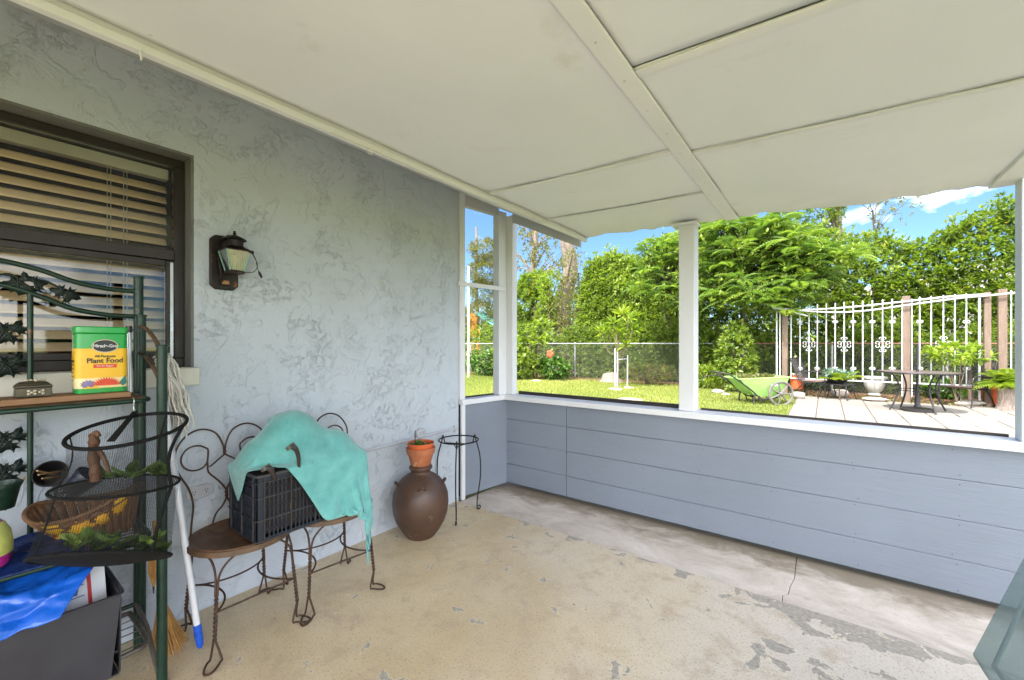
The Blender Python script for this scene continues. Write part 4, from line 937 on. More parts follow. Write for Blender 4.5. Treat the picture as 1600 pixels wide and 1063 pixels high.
m_ = MB(); m_.add([bpt(2 * math.pi * k / 30, 0.02, .98) for k in range(30)], [tuple(range(30))]); m_.build('bottom', 'basket_wood', bk, solid=0.004, smooth=0)
def bleaf(a, h, s, rot):
    out = [(0, -1), (0.35, -0.8), (0.45, -0.45), (0.9, -0.5), (0.72, 0.0), (1.0, 0.35), (0.5, 0.5), (0.4, 0.95), (0.1, 0.75), (0, 1.1), (-0.25, 0.7), (-0.7, 0.8), (-0.55, 0.25), (-0.95, 0.0), (-0.55, -0.35), (-0.6, -0.75)]
    V = []
    for x, y in out + [(0, 0)]:
        xr = x * math.cos(rot) - y * math.sin(rot); yr = x * math.sin(rot) + y * math.cos(rot)
        V.append(bpt(a + xr * s / 0.15, h + yr * s / 0.115, 1.022))
    m_ = MB(); n = len(out); m_.add(V, [(i, (i + 1) % n, n) for i in range(n)]); m_.build('painted_leaf', 'basket_leaf_yellow', bk, solid=0.002, smooth=30)
for (a, h, s, r0) in ((-2.7, .45, .034, .4), (-2.25, .42, .034, 1.2), (-1.80, .78, .036, .2), (-1.75, .30, .030, 2.), (-1.25, .55, .040, .6), (-0.85, .62, .024, 1.), (-0.45, .75, .030, 2.), (-2.1, .25, .02, 3.)): bleaf(a, h, s, r0)
# black nursery pots lying behind the basket
def npot(c, r, h, rot, mat, label, txt=False):
    t = thing('nursery_pot', label, 'plant pot', c); M = Euler(rot).to_matrix(); m_ = MB()
    prof = [(r * 0.72, 0), (r * 0.98, h * 0.86), (r * 1.06, h * 0.86), (r * 1.06, h), (r * 0.96, h), (r * 0.9, h * 0.8), (r * 0.68, 0.006), (0, 0.006)]
    m_.lathe([(0, 0)] + prof, 24, c, rot); m_.build('body', mat, t)
    return t, M
pc = at_d(88, 748, 1.60); t, M = npot(pc, 0.045, 0.075, (R_(60), R_(0), R_(70)), 'pot_black', 'black plastic nursery pot tipped over behind the wooden basket')
pc2 = at_d(108, 770, 1.50); t2, M = npot(pc2, 0.042, 0.08, (R_(-35), R_(30), R_(10)), 'pot_navy', 'navy plastic pot with white markings leaning into the wooden basket')
lp = at_d(88, 770, 1.43)
m_ = MB(); u_ = (RT * 0.8 + Vector((0, 0, -0.5))).normalized(); v_ = (Vector((0, 0, 0.8)) + RT * 0.5).normalized()
for (a, b_, c_, d_) in ((0, 0, .002, .018), (0.0, .008, .012, .010), (.012, 0, .014, .020), (.012, 0, .022, .002), (.020, 0, .022, .010), (.028, -.002, .030, .012), (.028, -.002, .036, 0)):
    m_.prism([(a, b_), (c_, b_), (c_, d_), (a, d_)], lp, u_, v_, -FW * 0.001)
m_.build('printed_mark', 'paper_white', t2, smooth=0)
m_ = MB(); m_.prism([(0, 0), (0.055, 0), (0.055, 0.03), (0, 0.03)], lp + FW * 0.0015 - u_ * .012 - v_ * .006, u_, v_, FW * 0.002); m_.build('label_plate', 'pot_navy', t2, smooth=0)
t = thing('bamboo_stakes', 'bundle of thin bamboo stakes lying across the black pots', 'stakes', pc)
for (a, b_) in (((58, 736), (92, 742)), ((60, 742), (96, 736)), ((66, 748), (98, 744))):
    m_ = MB(); m_.tube([at_d(a[0], a[1], 1.50), at_d(b_[0], b_[1], 1.62)], 0.003, 6); m_.build('stake', 'stick_wood', t)
m_ = MB(); m_.box((0.035, 0.035, 0.05), None, rot=(0, 0, .6), c=at_d(98, 728, 1.72)); tag(m_.build('clear_bag', 'paper_white', bevel=0.012), 'crumpled white plastic packet behind the mesh basket', 'packet')
t = thing('green_pot', 'small dark green pot holding thin sticks at the left edge of the rack', 'plant pot', at_d(4, 800, 1.45))
pc = at_d(2, 795, 1.40); m_ = MB(); m_.lathe([(0, 0), (0.03, 0), (0.045, 0.075), (0.048, 0.075), (0.048, 0.085), (0.042, 0.085), (0.03, 0.03), (0, 0.03)], 20, pc); m_.build('body', 'rack_green', t)
for (a, b_) in (((4, 792), (30, 748)), ((8, 798), (40, 745)), ((2, 795), (22, 752))):
    m_ = MB(); m_.tube([at_d(a[0], a[1], 1.40), at_d(b_[0], b_[1], 1.47)], 0.0028, 6); m_.build('stick', 'stick_wood', t)
t = thing('spray_bottle', 'magenta plastic jug with a yellow green label at the left edge of the shelf', 'jug', at_d(0, 880, 1.30))
bc = at_d(-22, 885, 1.27); m_ = MB(); m_.lathe([(0, 0), (0.055, 0), (0.062, 0.01), (0.064, 0.06), (0.058, 0.10), (0.040, 0.13), (0.02, 0.15), (0.018, 0.17), (0, 0.17)], 28, bc, sx=1, sy=0.8); m_.build('body', 'bottle_magenta', t)
m_ = MB(); m_.lathe([(0.0655, 0.036), (0.066, 0.06), (0.0605, 0.098), (0.042, 0.131)], 28, bc, sx=1.0, sy=0.82, a0=-1.2, a1=1.9); m_.build('label', 'bottle_label', t)
# dark blue folded plastic sacks on the shelf
def crumple(nm, label, cat, mat, fn, nu, nv, solid=0.003, sm=35):
    m_ = MB(); m_.grid(fn, nu, nv); o = m_.build(nm, mat, smooth=sm, solid=solid); tag(o, label, cat); return o
def sack(u, v):
    y = -0.2 + 0.56 * u; x = 0.14 + 0.31 * v; f = mnoise.noise(Vector((y * 9, x * 22, 1))) * 0.02 + abs(mnoise.noise(Vector((y * 5 - x * 12, x * 30, 7)))) * 0.03
    e = min(1, min(v, 1 - v) * 5) * min(1, min(u, 1 - u) * 6); return (x, y, 0.592 + (0.022 + f) * e)
crumple('plastic_sack', 'dark blue shiny folded plastic sack lying on the middle shelf under the basket', 'sack', 'tarp_navy', sack, 60, 40)

# ------------------------------------------------------------------ floor tote with blue bag and white carton
tote = thing('storage_tote', 'dark grey open plastic tote standing in the bottom of the rack', 'tote', (0.36, 0.0, 0))
def wall_(a, b_, z0, z1, th, mat='bin_grey', nm='side_panel'):
    a = Vector((a[0], a[1], 0)); b_ = Vector((b_[0], b_[1], 0)); d = (b_ - a).normalized(); n_ = Vector((-d.y, d.x, 0)); c = (a + b_) / 2
    A0, B0 = a.lerp(c, .06), b_.lerp(c, .06)
    m_ = MB(); V = [A0 + Vector((0, 0, z0)), B0 + Vector((0, 0, z0)), b_ + Vector((0, 0, z1)), a + Vector((0, 0, z1))]; V += [p + n_ * th for p in V]
    m_.add(V, [(0, 1, 2, 3), (7, 6, 5, 4), (0, 4, 5, 1), (1, 5, 6, 2), (2, 6, 7, 3), (3, 7, 4, 0)]); return m_.build(nm, mat, tote, bevel=0.001)
P4 = [(0.53, -0.5), (0.53, 0.345), (0.21, 0.345), (0.21, -0.5)]
Z1_ = 0.455
for i in range(4): wall_(P4[i], P4[(i + 1) % 4], 0.185, Z1_, 0.004)
m_ = MB(); m_.box((0.525, -0.49, 0.181), (0.215, 0.34, 0.186)); m_.build('bottom', 'bin_grey', tote)
m_ = MB(); m_.tube([(x, y, Z1_) for x, y in rrect(0.207, 0.536, -0.505, 0.350, 0.02)], 0.005, 6, closed=True); m_.build('rim', 'bin_grey', tote)
m_ = MB(); m_.tube([(0.526, -0.49, 0.262), (0.526, 0.335, 0.262)], 0.003, 6); m_.build('ridge', 'bin_grey', tote)
ct = thing('white_carton', 'white postal carton with a red stripe and blue arrow standing in the grey tote', 'carton', (0.42, 0.25, 0.2))
m_ = MB(); cc_ = Vector((0.405, 0.205, 0.372)); Rz = Euler((0, R_(-12), R_(8))).to_matrix(); m_.box((0.05, 0.115, 0.165), None, rot=Rz, c=cc_); m_.build('box', 'paper_white', ct, bevel=0.001)
def onface(nm, mat, poly, lift=0.001):
    m_ = MB(); m_.prism(poly, cc_ + Rz @ Vector((0.05 + lift, 0, 0)), Rz @ Vector((0, 1, 0)), Rz @ Vector((0, 0, 1)), Rz @ Vector((0.0004, 0, 0))); m_.build(nm, mat, ct, smooth=0)
onface('stripe', 'print_red', [(0.068, -0.16), (0.078, -0.16), (0.078, 0.165), (0.068, 0.165)])
onface('arrow_print', 'print_blue', [(-0.05, 0.085), (-0.02, 0.105), (0.06, 0.105), (0.06, 0.102), (-0.018, 0.102), (-0.045, 0.085), (-0.018, 0.070), (0.06, 0.070), (0.06, 0.067), (-0.02, 0.067)])
for k in range(3): onface('arrow_print', 'print_blue', [(-0.012 + k * .022, 0.077), (-0.002 + k * .022, 0.074), (0.003 + k * .022, 0.095), (-0.007 + k * .022, 0.098)], 0.0015)
def bag(u, v):
    ymax = 0.350 - 0.15 * v; y = -0.55 + (ymax + 0.55) * u; q = min(1, v / 0.45); w2 = max(0, (v - 0.45) / 0.55)
    x = 0.17 + 0.315 * q + 0.07 * w2; z = 0.560 - 0.008 * q - (0.075 * w2 + 0.02 * w2 ** 2)
    amp = min(1, (1 - u) * 9 + .15)
    z += amp * (0.030 * mnoise.noise(Vector((y * 4, x * 8 - y * 2, 2))) + 0.020 * abs(mnoise.noise(Vector((y * 11 + x * 9, x * 9, 9)))) - 0.014 * abs(mnoise.noise(Vector((y * 24, x * 30 + y * 11, 5)))))
    x += amp * (0.030 * mnoise.noise(Vector((y * 6, 3, v * 3))) + 0.012 * mnoise.noise(Vector((y * 17, 5, v * 9))))
    return (x, y, min(z, 0.573))
crumple('blue_bag', 'bright blue plastic bag spilling over the grey tote', 'bag', 'tarp_blue', bag, 90, 50, 0.002, 60)
m_ = MB(); m_.box((0.24, 0.255, 0.25), (0.33, 0.325, 0.535)); tag(m_.build('black_box', 'pot_black', bevel=0.006), 'narrow black container standing behind the white carton in the tote', 'container')

# ------------------------------------------------------------------ mop, pole, broom
t = thing('mop', 'white mop pole with blue tip standing upside down with its string head at the top', 'mop', (0.325, 0.628, 0))
p0 = Vector((0.325, 0.628, 0.028)); p1 = Vector((0.165, 0.530, 1.20)); dr = (p1 - p0).normalized()
m_ = MB(); m_.tube([p0 + dr * 0.085, p1], 0.0125, 14); m_.build('pole', 'pole_white', t)
m_ = MB(); m_.tube([p0 - dr * 0.012, p0, p0 + dr * 0.03, p0 + dr * 0.086], [0.007, 0.0125, 0.0145, 0.0150], 14); m_.build('tip', 'plastic_blue', t)
random.seed(21)
hub = Vector((0.16, 0.545, 1.235)); m_ = MB()
for k in range(64):
    a = random.uniform(-1.2, 1.6); r_ = random.uniform(0.01, 0.055); L = random.uniform(0.22, 0.36); ph = random.uniform(0, 6); sp = random.uniform(0.01, 0.065)
    c0 = hub + Vector((random.uniform(-.02, .02), random.uniform(-.03, .01), random.uniform(-.02, .01)))
    pts = [c0 + Vector((0.010 * j * math.sin(a) * sp * 14 + 0.006 * math.sin(j * 1.3 + ph), 0.002 * j + sp * (math.sin(j / 9 * 1.4) + 0.1) * 1.15 + 0.006 * math.sin(j * 1.7 + ph), 0.015 * math.sin(min(j, 2)) - L * max(0, j - 1) / 8)) for j in range(10)]
    m_.tube(smoothline(pts, 2), random.uniform(0.0028, 0.0042), 5)
m_.build('string_head', 'mop_string', t, smooth=60)
t = thing('straw_broom', 'straw hand broom leaning behind the front post of the rack', 'broom', (0.22, 0.545, 0))
bh = Vector((0.235, 0.520, 0.235)); 
random.seed(4)
m_ = MB()
for k in range(150):
    a = random.uniform(0, 6.28); q = math.sqrt(random.random()); L = random.uniform(.2, .235)
    e = Vector((bh.x + 0.045 * q * math.cos(a) + .0, bh.y + 0.035 + 0.062 * q * math.sin(a), bh.z - L)); s_ = bh + Vector((0.010 * q * math.cos(a), 0.010 * q * math.sin(a), 0))
    mid = s_.lerp(e, .5) + Vector((random.uniform(-.004, .004), random.uniform(-.004, .004) - .004, 0)); m_.tube([s_, mid, e], [0.0016, 0.0015, 0.0009], 4, caps=False)
stuff(m_.build('bristles', 'straw', t, smooth=0))
m_ = MB(); m_.tube([bh + Vector((0, 0, -0.01)), bh + Vector((-.004, -0.002, 0.03)), bh + Vector((-.05, -0.01, 0.32))], [0.012, 0.010, 0.008], 10); m_.build('handle', 'straw', t)
t = thing('hand_brush', 'small straw brush hanging upside down beside the rack posts', 'brush', (0.25, 0.46, 0.5))
b0 = at_d(240, 916, 1.68); m_ = MB()
for k in range(60):
    a = random.uniform(0, 6.28); q = math.sqrt(random.random()); e = b0 + Vector((0.014 * q * math.cos(a), 0.018 * q * math.sin(a), 0.13)); s_ = b0 + Vector((0.003 * math.cos(a), 0.003 * math.sin(a), 0)); md = s_.lerp(e, .5) + Vector((.006 * math.cos(a) * q, .008 * math.sin(a) * q, 0))
    m_.tube([s_, md, e], [0.0012, 0.0014, 0.0012], 4, caps=False)
stuff(m_.build('bristles', 'straw', t, smooth=0)); m_ = MB(); m_.tube([b0, b0 + Vector((0, 0, -0.03))], [0.004, 0.0015], 6); m_.build('tie', 'strap_dark', t)

# ================================================================== WIRE CHAIRS
def twist(p0, p1, r=0.0042, amp=0.0042, pitch=0.034, ph=0.0):
    p0, p1 = Vector(p0), Vector(p1); d = p1 - p0; L = d.length; t = d / L; a = t.orthogonal().normalized(); b_ = t.cross(a); n = max(8, int(L / pitch * 9)); o = []
    for s in (0, math.pi): o.append([p0 + d * (k / n) + (a * math.cos(2 * math.pi * L / pitch * k / n + s + ph) + b_ * math.sin(2 * math.pi * L / pitch * k / n + s + ph)) * amp for k in range(n + 1)])
    return o
def chair(label):
    t = thing('wire_chair', label, 'chair', (0, 0, 0), 0, 'twisted wire ice cream parlor chairs'); W = 0.0044
    m_ = MB(); m_.lathe([(0, 0.422), (0.192, 0.422), (0.201, 0.428), (0.2015, 0.440), (0.197, 0.4455), (0.185, 0.4465), (0.18, 0.4445), (0, 0.4445)], 48); m_.build('seat', 'seat_wood', t, world=False)
    m_ = MB(); m_.lathe([(0.2025, 0.418), (0.207, 0.418), (0.207, 0.441), (0.2025, 0.441), (0.2025, 0.418)], 48); m_.build('seat_rim', 'seat_rim', t, world=False)
    for (lx, ly) in ((1, 1), (1, -1), (-1, 1), (-1, -1)):
        o = Vector((0.145 * lx, 0.145 * ly, 0)); foot = Vector((0.172 * lx, 0.165 * ly, 0.10)); j = o.lerp(foot, .35) + Vector((0, 0, 0.285)) - Vector((0, 0, .035)); j = Vector((0.152 * lx, 0.150 * ly, 0.325))
        rad = Vector((lx, ly, 0)).normalized(); tan = Vector((-ly, lx, 0)).normalized(); m_ = MB()
        for s in (-1, 1):
            top_ = Vector((0.133 * lx, 0.133 * ly, 0.420)) + tan * s * 0.062 - rad * 0.012
            m_.tube(bez(top_, top_ + Vector((0, 0, -0.02)) - tan * s * 0.03, j + Vector((0, 0, 0.05)) + tan * s * 0.006, j + tan * s * 0.0045, 8), W, 8)
            m_.tube([j + tan * s * 0.0045, j.lerp(foot, .25) + tan * s * 0.0045], W, 8)
        for strand in twist(j.lerp(foot, .24), foot): m_.tube(strand, W, 7)
        loop = [foot + tan * 0.004]
        for k in range(13):
            a = math.pi * (-0.15 + 1.3 * k / 12); loop.append(foot + rad * (0.010 + 0.052 * math.sin(a) ** 1.0 * .9) + tan * (0.024 * math.cos(a)) + Vector((0, 0, -0.094 + 0.010 * (1 - math.sin(a)))))
        loop.append(foot - tan * 0.004)
        m_.tube(smoothline(loop, 4), W, 7); m_.build('leg', 'rust_wire', t, world=False)
    zs = 0.205; c4 = [(0.160, 0.157), (0.160, -0.157), (-0.160, -0.157), (-0.160, 0.157)]
    for k in range(4):
        a = Vector(c4[k] + (zs,)); b_ = Vector(c4[(k + 1) % 4] + (zs,)); mid = (a + b_) / 2; inn = -mid.copy(); inn.z = 0
        if k == 0: pts = [a, b_]
        else: pts = bez(a, a.lerp(b_, .25) + inn.normalized() * 0.10, a.lerp(b_, .75) + inn.normalized() * 0.10, b_, 12)
        m_ = MB(); m_.tube(pts, 0.0042, 8); m_.build('stretcher', 'rust_wire', t, world=False)
    # heart back
    xb = -0.19
    bxf = lambda z: xb - 0.055 * max(0, z - 0.45) / 0.45 + 0.02
    def B(y, z): return Vector((bxf(z), y, z))
    m_ = MB(); 
    for s in (-1, 1):
        side = [B(0.0035 * s, 0.755), B(0.004 * s, 0.80), B(0.035 * s, 0.868), B(0.095 * s, 0.893), B(0.155 * s, 0.868), B(0.195 * s, 0.800), B(0.188 * s, 0.72), B(0.150 * s, 0.635), B(0.135 * s, 0.56), B(0.150 * s, 0.49), B(0.165 * s, 0.435)]
        side[-1].x = -0.115; side[-2].x = -0.15
        m_.tube(smoothline(side, 5), 0.0043, 8)
    m_.build('back_frame', 'rust_wire', t, world=False)
    m_ = MB()
    for s in (-1, 1):
        sc_ = [B(0.004 * s, 0.757), B(0.03 * s, 0.735), B(0.075 * s, 0.700)]
        cyy, czz, r_ = 0.118, 0.765, 0.056
        pts = [B(0.0045 * s, 0.60), B(0.03 * s, 0.64), B(0.07 * s, 0.69)]
        for k in range(15):
            a = R_(215) + R_(300) * k / 14; pts.append(B(s * (cyy - r_ * math.cos(a) * -1 if False else cyy + r_ * math.cos(a)), czz + r_ * math.sin(a)))
        pts.append(B(0.072 * s, 0.715)); pts.append(B(0.03 * s, 0.738)); pts.append(B(0.0045 * s, 0.757))
        pts = [pts[0], pts[1], pts[2]] + pts[3:]
        m_.tube(smoothline(pts, 3), 0.0040, 8)
        m_.tube(smoothline([B(0.0045 * s, 0.545), B(0.02 * s, 0.52), B(0.048 * s, 0.49), Vector((-0.178, 0.062 * s, 0.440))], 4), 0.0042, 8)
    for strand in twist(B(0, 0.545), B(0, 0.60)) + twist(B(0, 0.755), B(0, 0.80)): m_.tube(strand, 0.0040, 7)
    m_.build('back_scroll', 'rust_wire', t, world=False)
    return t
ch1 = chair('rusty twisted wire chair with round wooden seat, the nearer one beside the rack')
ch1.location = (0.295, 0.800, 0); ch1.rotation_euler = (0, 0, 0.0)
ch2 = dup(ch1, (0.335, 1.195, 0), R_(-7), 'rusty twisted wire chair under the towel end of the crate, farther from the rack')

# ================================================================== CRATE
CX0, CX1, CY0, CY1, CZ0, CZ1 = 0.215, 0.508, 0.775, 1.285, 0.4475, 0.735
crate = thing('plastic_crate', 'dark navy slotted plastic crate resting across the two wire chairs', 'crate', (0.36, 1.03, CZ0))
def face_panel(nm, o, u, L, n_, cols, label_col=None):
    """slotted face: o lower corner, u along, L length, n_ outward"""
    o = Vector(o); u = Vector(u); n_ = Vector(n_); z = Vector((0, 0, 1)); H = CZ1 - CZ0; rows = [0.0, 0.095, 0.190, H]
    m_ = MB()
    def bar(a0, a1, z0, z1, d0=-0.004, d1=0.0): m_.prism([(a0, z0), (a1, z0), (a1, z1), (a0, z1)], o + n_ * d0, u, z, n_ * (d1 - d0))
    bar(0, L, 0, 0.016); bar(0, L, H - 0.028, H); bar(0, 0.030, 0.016, H - 0.028); bar(L - 0.030, L, 0.016, H - 0.028)
    for r_ in rows[1:-1]: bar(0.030, L - 0.030, r_ - 0.006, r_ + 0.006)
    cw = (L - 0.06) / cols
    for c in range(1, cols): bar(0.03 + c * cw - 0.004, 0.03 + c * cw + 0.004, 0.016, H - 0.028)
    for c in range(cols):
        a0 = 0.03 + c * cw + 0.004; a1 = a0 + cw - 0.008
        for r_ in range(3):
            z0, z1 = rows[r_] + (0.016 if r_ == 0 else 0.006), rows[r_ + 1] - (0.028 if r_ == 2 else 0.006)
            if label_col is not None and (c, r_) == label_col: bar(a0, a1, z0, z1); continue
            ns = int(cw / 0.0165)
            for k in range(1, ns): x = a0 + (a1 - a0) * k / ns; bar(x - 0.0034, x + 0.0034, z0, z1)
            zm = (z0 + z1) / 2; bar(a0, a1, zm - 0.0025, zm + 0.0025)
    p_ = m_.build(nm, 'crate_plastic', crate, smooth=0)
    m_ = MB()
    for zz in (0.006, rows[1], rows[2], H - 0.032): m_.prism([(0, zz - 0.0018), (L, zz - 0.0018), (L, zz + 0.0018), (0, zz + 0.0018)], o, u, z, n_ * 0.006)
    for c in range(cols + 1):
        x = 0.03 + c * cw; m_.prism([(x - 0.0014, 0), (x + 0.0014, 0), (x + 0.0014, H - 0.005), (x - 0.0014, H - 0.005)], o, u, z, n_ * 0.0055)
    m_.build('rib', 'crate_rib', p_, smooth=0)
face_panel('side_panel', (CX1, CY0, CZ0), (0, 1, 0), CY1 - CY0, (1, 0, 0), 4, (2, 1)); face_panel('side_panel', (CX0, CY0, CZ0), (0, 1, 0), CY1 - CY0, (-1, 0, 0), 4)
face_panel('end_panel', (CX0, CY0, CZ0), (1, 0, 0), CX1 - CX0, (0, -1, 0), 2); face_panel('end_panel', (CX0, CY1, CZ0), (1, 0, 0), CX1 - CX0, (0, 1, 0), 2)
m_ = MB(); m_.box((CX0 + 0.003, CY0 + 0.003, CZ0), (CX1 - 0.003, CY1 - 0.003, CZ0 + 0.008)); m_.build('base', 'crate_plastic', crate, smooth=0)
m_ = MB(); m_.tube([(x, y, CZ1 - 0.003) for x, y in rrect(CX0 - 0.006, CX1 + 0.006, CY0 - 0.006, CY1 + 0.006, 0.022)], 0.0065, 6, closed=True); m_.build('rim', 'crate_rib', crate)
m_ = MB(); m_.box((CX0 + 0.02, CY0 + 0.02, CZ0 + 0.01), (CX1 - 0.03, CY1 - 0.02, 0.70)); tag(m_.build('packed_cloth', 'room_dark', bevel=0.02), 'dark folded cloth packed inside the slotted crate', 'cloth')
m_ = MB(); m_.prism([(-0.022, -0.007), (0.022, -0.007), (0.022, 0.007), (-0.022, 0.007)], ((CX0 + CX1) / 2 - .02, CY0 - 0.0062, CZ1 - 0.045), (1, 0, 0), (0, 0, 1), (0, -0.001, 0)); m_.build('hand_hole', 'outlet_paint', crate, smooth=0)

# ================================================================== TOWEL (relaxed over the heap with a small cloth solver)
def towel():
    NX, NY = 52, 98; sx_, sy_ = 0.59, 1.06; ds = sx_ / (NX - 1); dt = sy_ / (NY - 1)
    ang = R_(-36); c0 = np.array([0.455, 1.190, 1.02]); g = np.zeros((NY, NX, 3))
    jj, ii = np.meshgrid(np.arange(NY), np.arange(NX), indexing='ij')
    a = (ii * ds - sx_ / 2); b_ = (jj * dt - sy_ / 2)
    r = np.random.default_rng(5)
    k1, k2 = 0.86, 0.93; g[..., 0] = c0[0] + k1 * a * math.cos(ang) - k2 * b_ * math.sin(ang); g[..., 1] = c0[1] + k1 * a * math.sin(ang) + k2 * b_ * math.cos(ang)
    g[..., 2] = c0[2] + 0.016 * np.sin(a * 26 + b_ * 9) + 0.012 * np.sin(b_ * 23 - a * 15); g += r.normal(0, 0.001, g.shape)
    v = np.zeros_like(g)
    bx0, bx1, by0, by1, bz = CX0 - 0.018, CX1 + 0.020, CY0 - 0.018, CY1 + 0.020, CZ1 + 0.013
    ells = [((0.340, 1.00, 0.735), (0.135, 0.165, 0.232)), ((0.33, 0.90, 0.735), (0.12, 0.13, 0.135)), ((0.40, 1.17, 0.73), (0.10, 0.12, 0.125))]
    def collide(p, vel):
        fr = np.zeros(p.shape[:2], bool)
        for c, rad in ells:
            q = (p - np.array(c)) / np.array(rad); L = np.linalg.norm(q, axis=-1); m = (L < 1) & (p[..., 2] > 0.6); 
            if m.any(): p[m] = np.array(c) + q[m] / L[m][:, None] * np.array(rad); fr |= m
        ins = (p[..., 0] > bx0) & (p[..., 0] < bx1) & (p[..., 1] > by0) & (p[..., 1] < by1) & (p[..., 2] < bz)
        if ins.any():
            d = np.stack([p[..., 0] - bx0, bx1 - p[..., 0], p[..., 1] - by0, by1 - p[..., 1], bz - p[..., 2]], -1); k = d.argmin(-1)
            for idx, (ax, val) in enumerate(((0, bx0), (0, bx1), (1, by0), (1, by1), (2, bz))):
                m = ins & (k == idx); p[m, ax] = val
            fr |= ins
        m = p[..., 0] < 0.125; p[m, 0] = 0.125; 
        rr_ = np.hypot(p[..., 0] - 0.335, p[..., 1] - 1.195); m = (rr_ < 0.215) & (p[..., 2] < 0.452) & (p[..., 2] > 0.41) & ~ins; p[m, 2] = 0.452
        return fr
    h = 1 / 60; grav = np.array([0, 0, -9.8])
    def cons(p, A, B, L, k):
        d = p[B] - p[A]; n_ = np.linalg.norm(d, axis=-1, keepdims=True) + 1e-9; c = d * ((n_ - L) / n_) * 0.5 * k; p[A] += c; p[B] -= c
    S = np.s_; sets = []
    for s in (0, 1):
        e = NX - ((NX - s) % 2); sets.append((S[:, s:NX - 1:2], S[:, s + 1:NX:2], ds, 1.0)); sets.append((S[s:NY - 1:2, :], S[s + 1:NY:2, :], dt, 1.0))
    dg = math.hypot(ds, dt)
    for s in (0, 1):
        sets.append((S[s:NY - 1:2, :-1], S[s + 1:NY:2, 1:], dg, 0.35)); sets.append((S[s:NY - 1:2, 1:], S[s + 1:NY:2, :-1], dg, 0.35))
    for s in (0, 1): # bending
        pass
    bend = [(S[:, :-2], S[:, 2:], 2 * ds, 0.06), (S[:-2, :], S[2:, :], 2 * dt, 0.06)]
    def consj(p, A, B, L, k):
        d = p[B] - p[A]; n_ = np.linalg.norm(d, axis=-1, keepdims=True) + 1e-9; c = d * ((n_ - L) / n_) * 0.5 * k * 0.5; t_ = np.zeros_like(p); t_[A] += c; t_[B] -= c; p += t_
    for step in range(170):
        v += grav * h; v *= 0.975; p = g + v * h
        for it in range(9):
            for A, B, L, k in sets: cons(p, A, B, L, k)
            for A, B, L, k in bend: consj(p, A, B, L, k)
            fr = collide(p, v); p[fr] = g[fr] + (p[fr] - g[fr]) * 0.22; collide(p, v)
        v = (p - g) / h
        v[fr] *= 0.3
        sp = np.linalg.norm(v, axis=-1, keepdims=True); v *= np.minimum(1, 2.0 / (sp + 1e-9)); g = p
    return g
tw = towel(); NYt, NXt = tw.shape[:2]
tt = thing('towel', 'turquoise bath towel draped over the heap in the crate with its striped end hanging down', 'towel', (0.4, 1.05, 0.74))
Vt = tw.reshape(-1, 3); idx = lambda j, i: j * NXt + i
Fa = [(idx(j, i), idx(j, i + 1), idx(j + 1, i + 1), idx(j + 1, i)) for j in range(NYt - 1) for i in range(NXt - 1)]
o = MB().add(Vt, Fa).build('terry_cloth', 'towel', tt, smooth=180); o.data.materials.append(MATS['towel_band'])
for p_ in o.data.polygons: p_.material_index = 1 if (min(p_.vertices) // NXt) in (89, 90, 92) else 0
md = o.modifiers.new('s', 'SOLIDIFY'); md.thickness = 0.0045; md.offset = 1
md = o.modifiers.new('u', 'SUBSURF'); md.levels = md.render_levels = 1
def strap(px, py, dx, label):
    c = at_x(px, py, 0.50 + dx); t = thing('strap_end', label, 'strap', c)
    m_ = MB(); m_.tube(smoothline([c + Vector((0.016, -0.016, 0.012)), c + Vector((0.022, 0.004, 0.0)), c + Vector((0.014, 0.022, -0.04)), c + Vector((0.004, 0.030, -0.10 if px > 440 else -.06))], 4), [0.011, 0.011, 0.0115, .012, .012, .011, .010, .010, .009, .009, .008, .007, .006], 8); m_.build('webbing', 'strap_dark', t)
    m_ = MB(); m_.box((0.012, 0.018, 0.008), None, rot=(0.4, -0.5, 0.2), c=c + Vector((0.012, -0.012, 0.010))); m_.build('buckle', 'rack_grey', t, bevel=0.002)
strap(456, 700, 0.02, 'dark strap end with buckle lying on the middle of the turquoise towel'); strap(418, 733, 0.0, 'dark strap end with buckle at the crate rim below the towel')

# ================================================================== CLAY JAR, PLANT, STAND
jc = (0.242, 1.905); jar = thing('clay_jar', 'large dark brown clay jar with small lugs standing by the stucco wall', 'jar', (jc[0], jc[1], 0))
prof = [(0, 0), (0.085, 0), (0.092, 0.004), (0.125, 0.045), (0.160, 0.105), (0.180, 0.165), (0.187, 0.225), (0.182, 0.285), (0.163, 0.340), (0.130, 0.385), (0.095, 0.412), (0.070, 0.426), (0.064, 0.436), (0.066, 0.446), (0.076, 0.455), (0.078, 0.467), (0.070, 0.478), (0.058, 0.478), (0.055, 0.46), (0.0, 0.40)]
m_ = MB(); m_.lathe(prof, 56, (jc[0], jc[1], 0)); m_.build('body', 'vase_clay', jar, smooth=60)
for a in (R_(-38), R_(52), R_(142), R_(-128)):
    d = Vector((math.cos(a), math.sin(a), 0)); tn = Vector((-d.y, d.x, 0)); c = Vector((jc[0], jc[1], 0)) + d * 0.155 + Vector((0, 0, 0.357))
    m_ = MB(); m_.tube([c + tn * 0.022 * math.cos(q) + (d * 0.6 + Vector((0, 0, .8))) * (0.020 * math.sin(q)) for q in np.linspace(-0.2, math.pi + .2, 10)], 0.0065, 8); m_.build('lug', 'vase_clay', jar)
pt = thing('terracotta_pot', 'terracotta pot with a small green plant on top of the clay jar', 'potted plant', (jc[0], jc[1], 0.478))
z0 = 0.4785; m_ = MB(); m_.lathe([(0, 0), (0.062, 0), (0.066, 0.004), (0.086, 0.080), (0.093, 0.082), (0.098, 0.118), (0.092, 0.122), (0.084, 0.120), (0.080, 0.09), (0, 0.085)], 44, (jc[0], jc[1], z0)); m_.build('outer_pot', 'terracotta', pt, smooth=40)
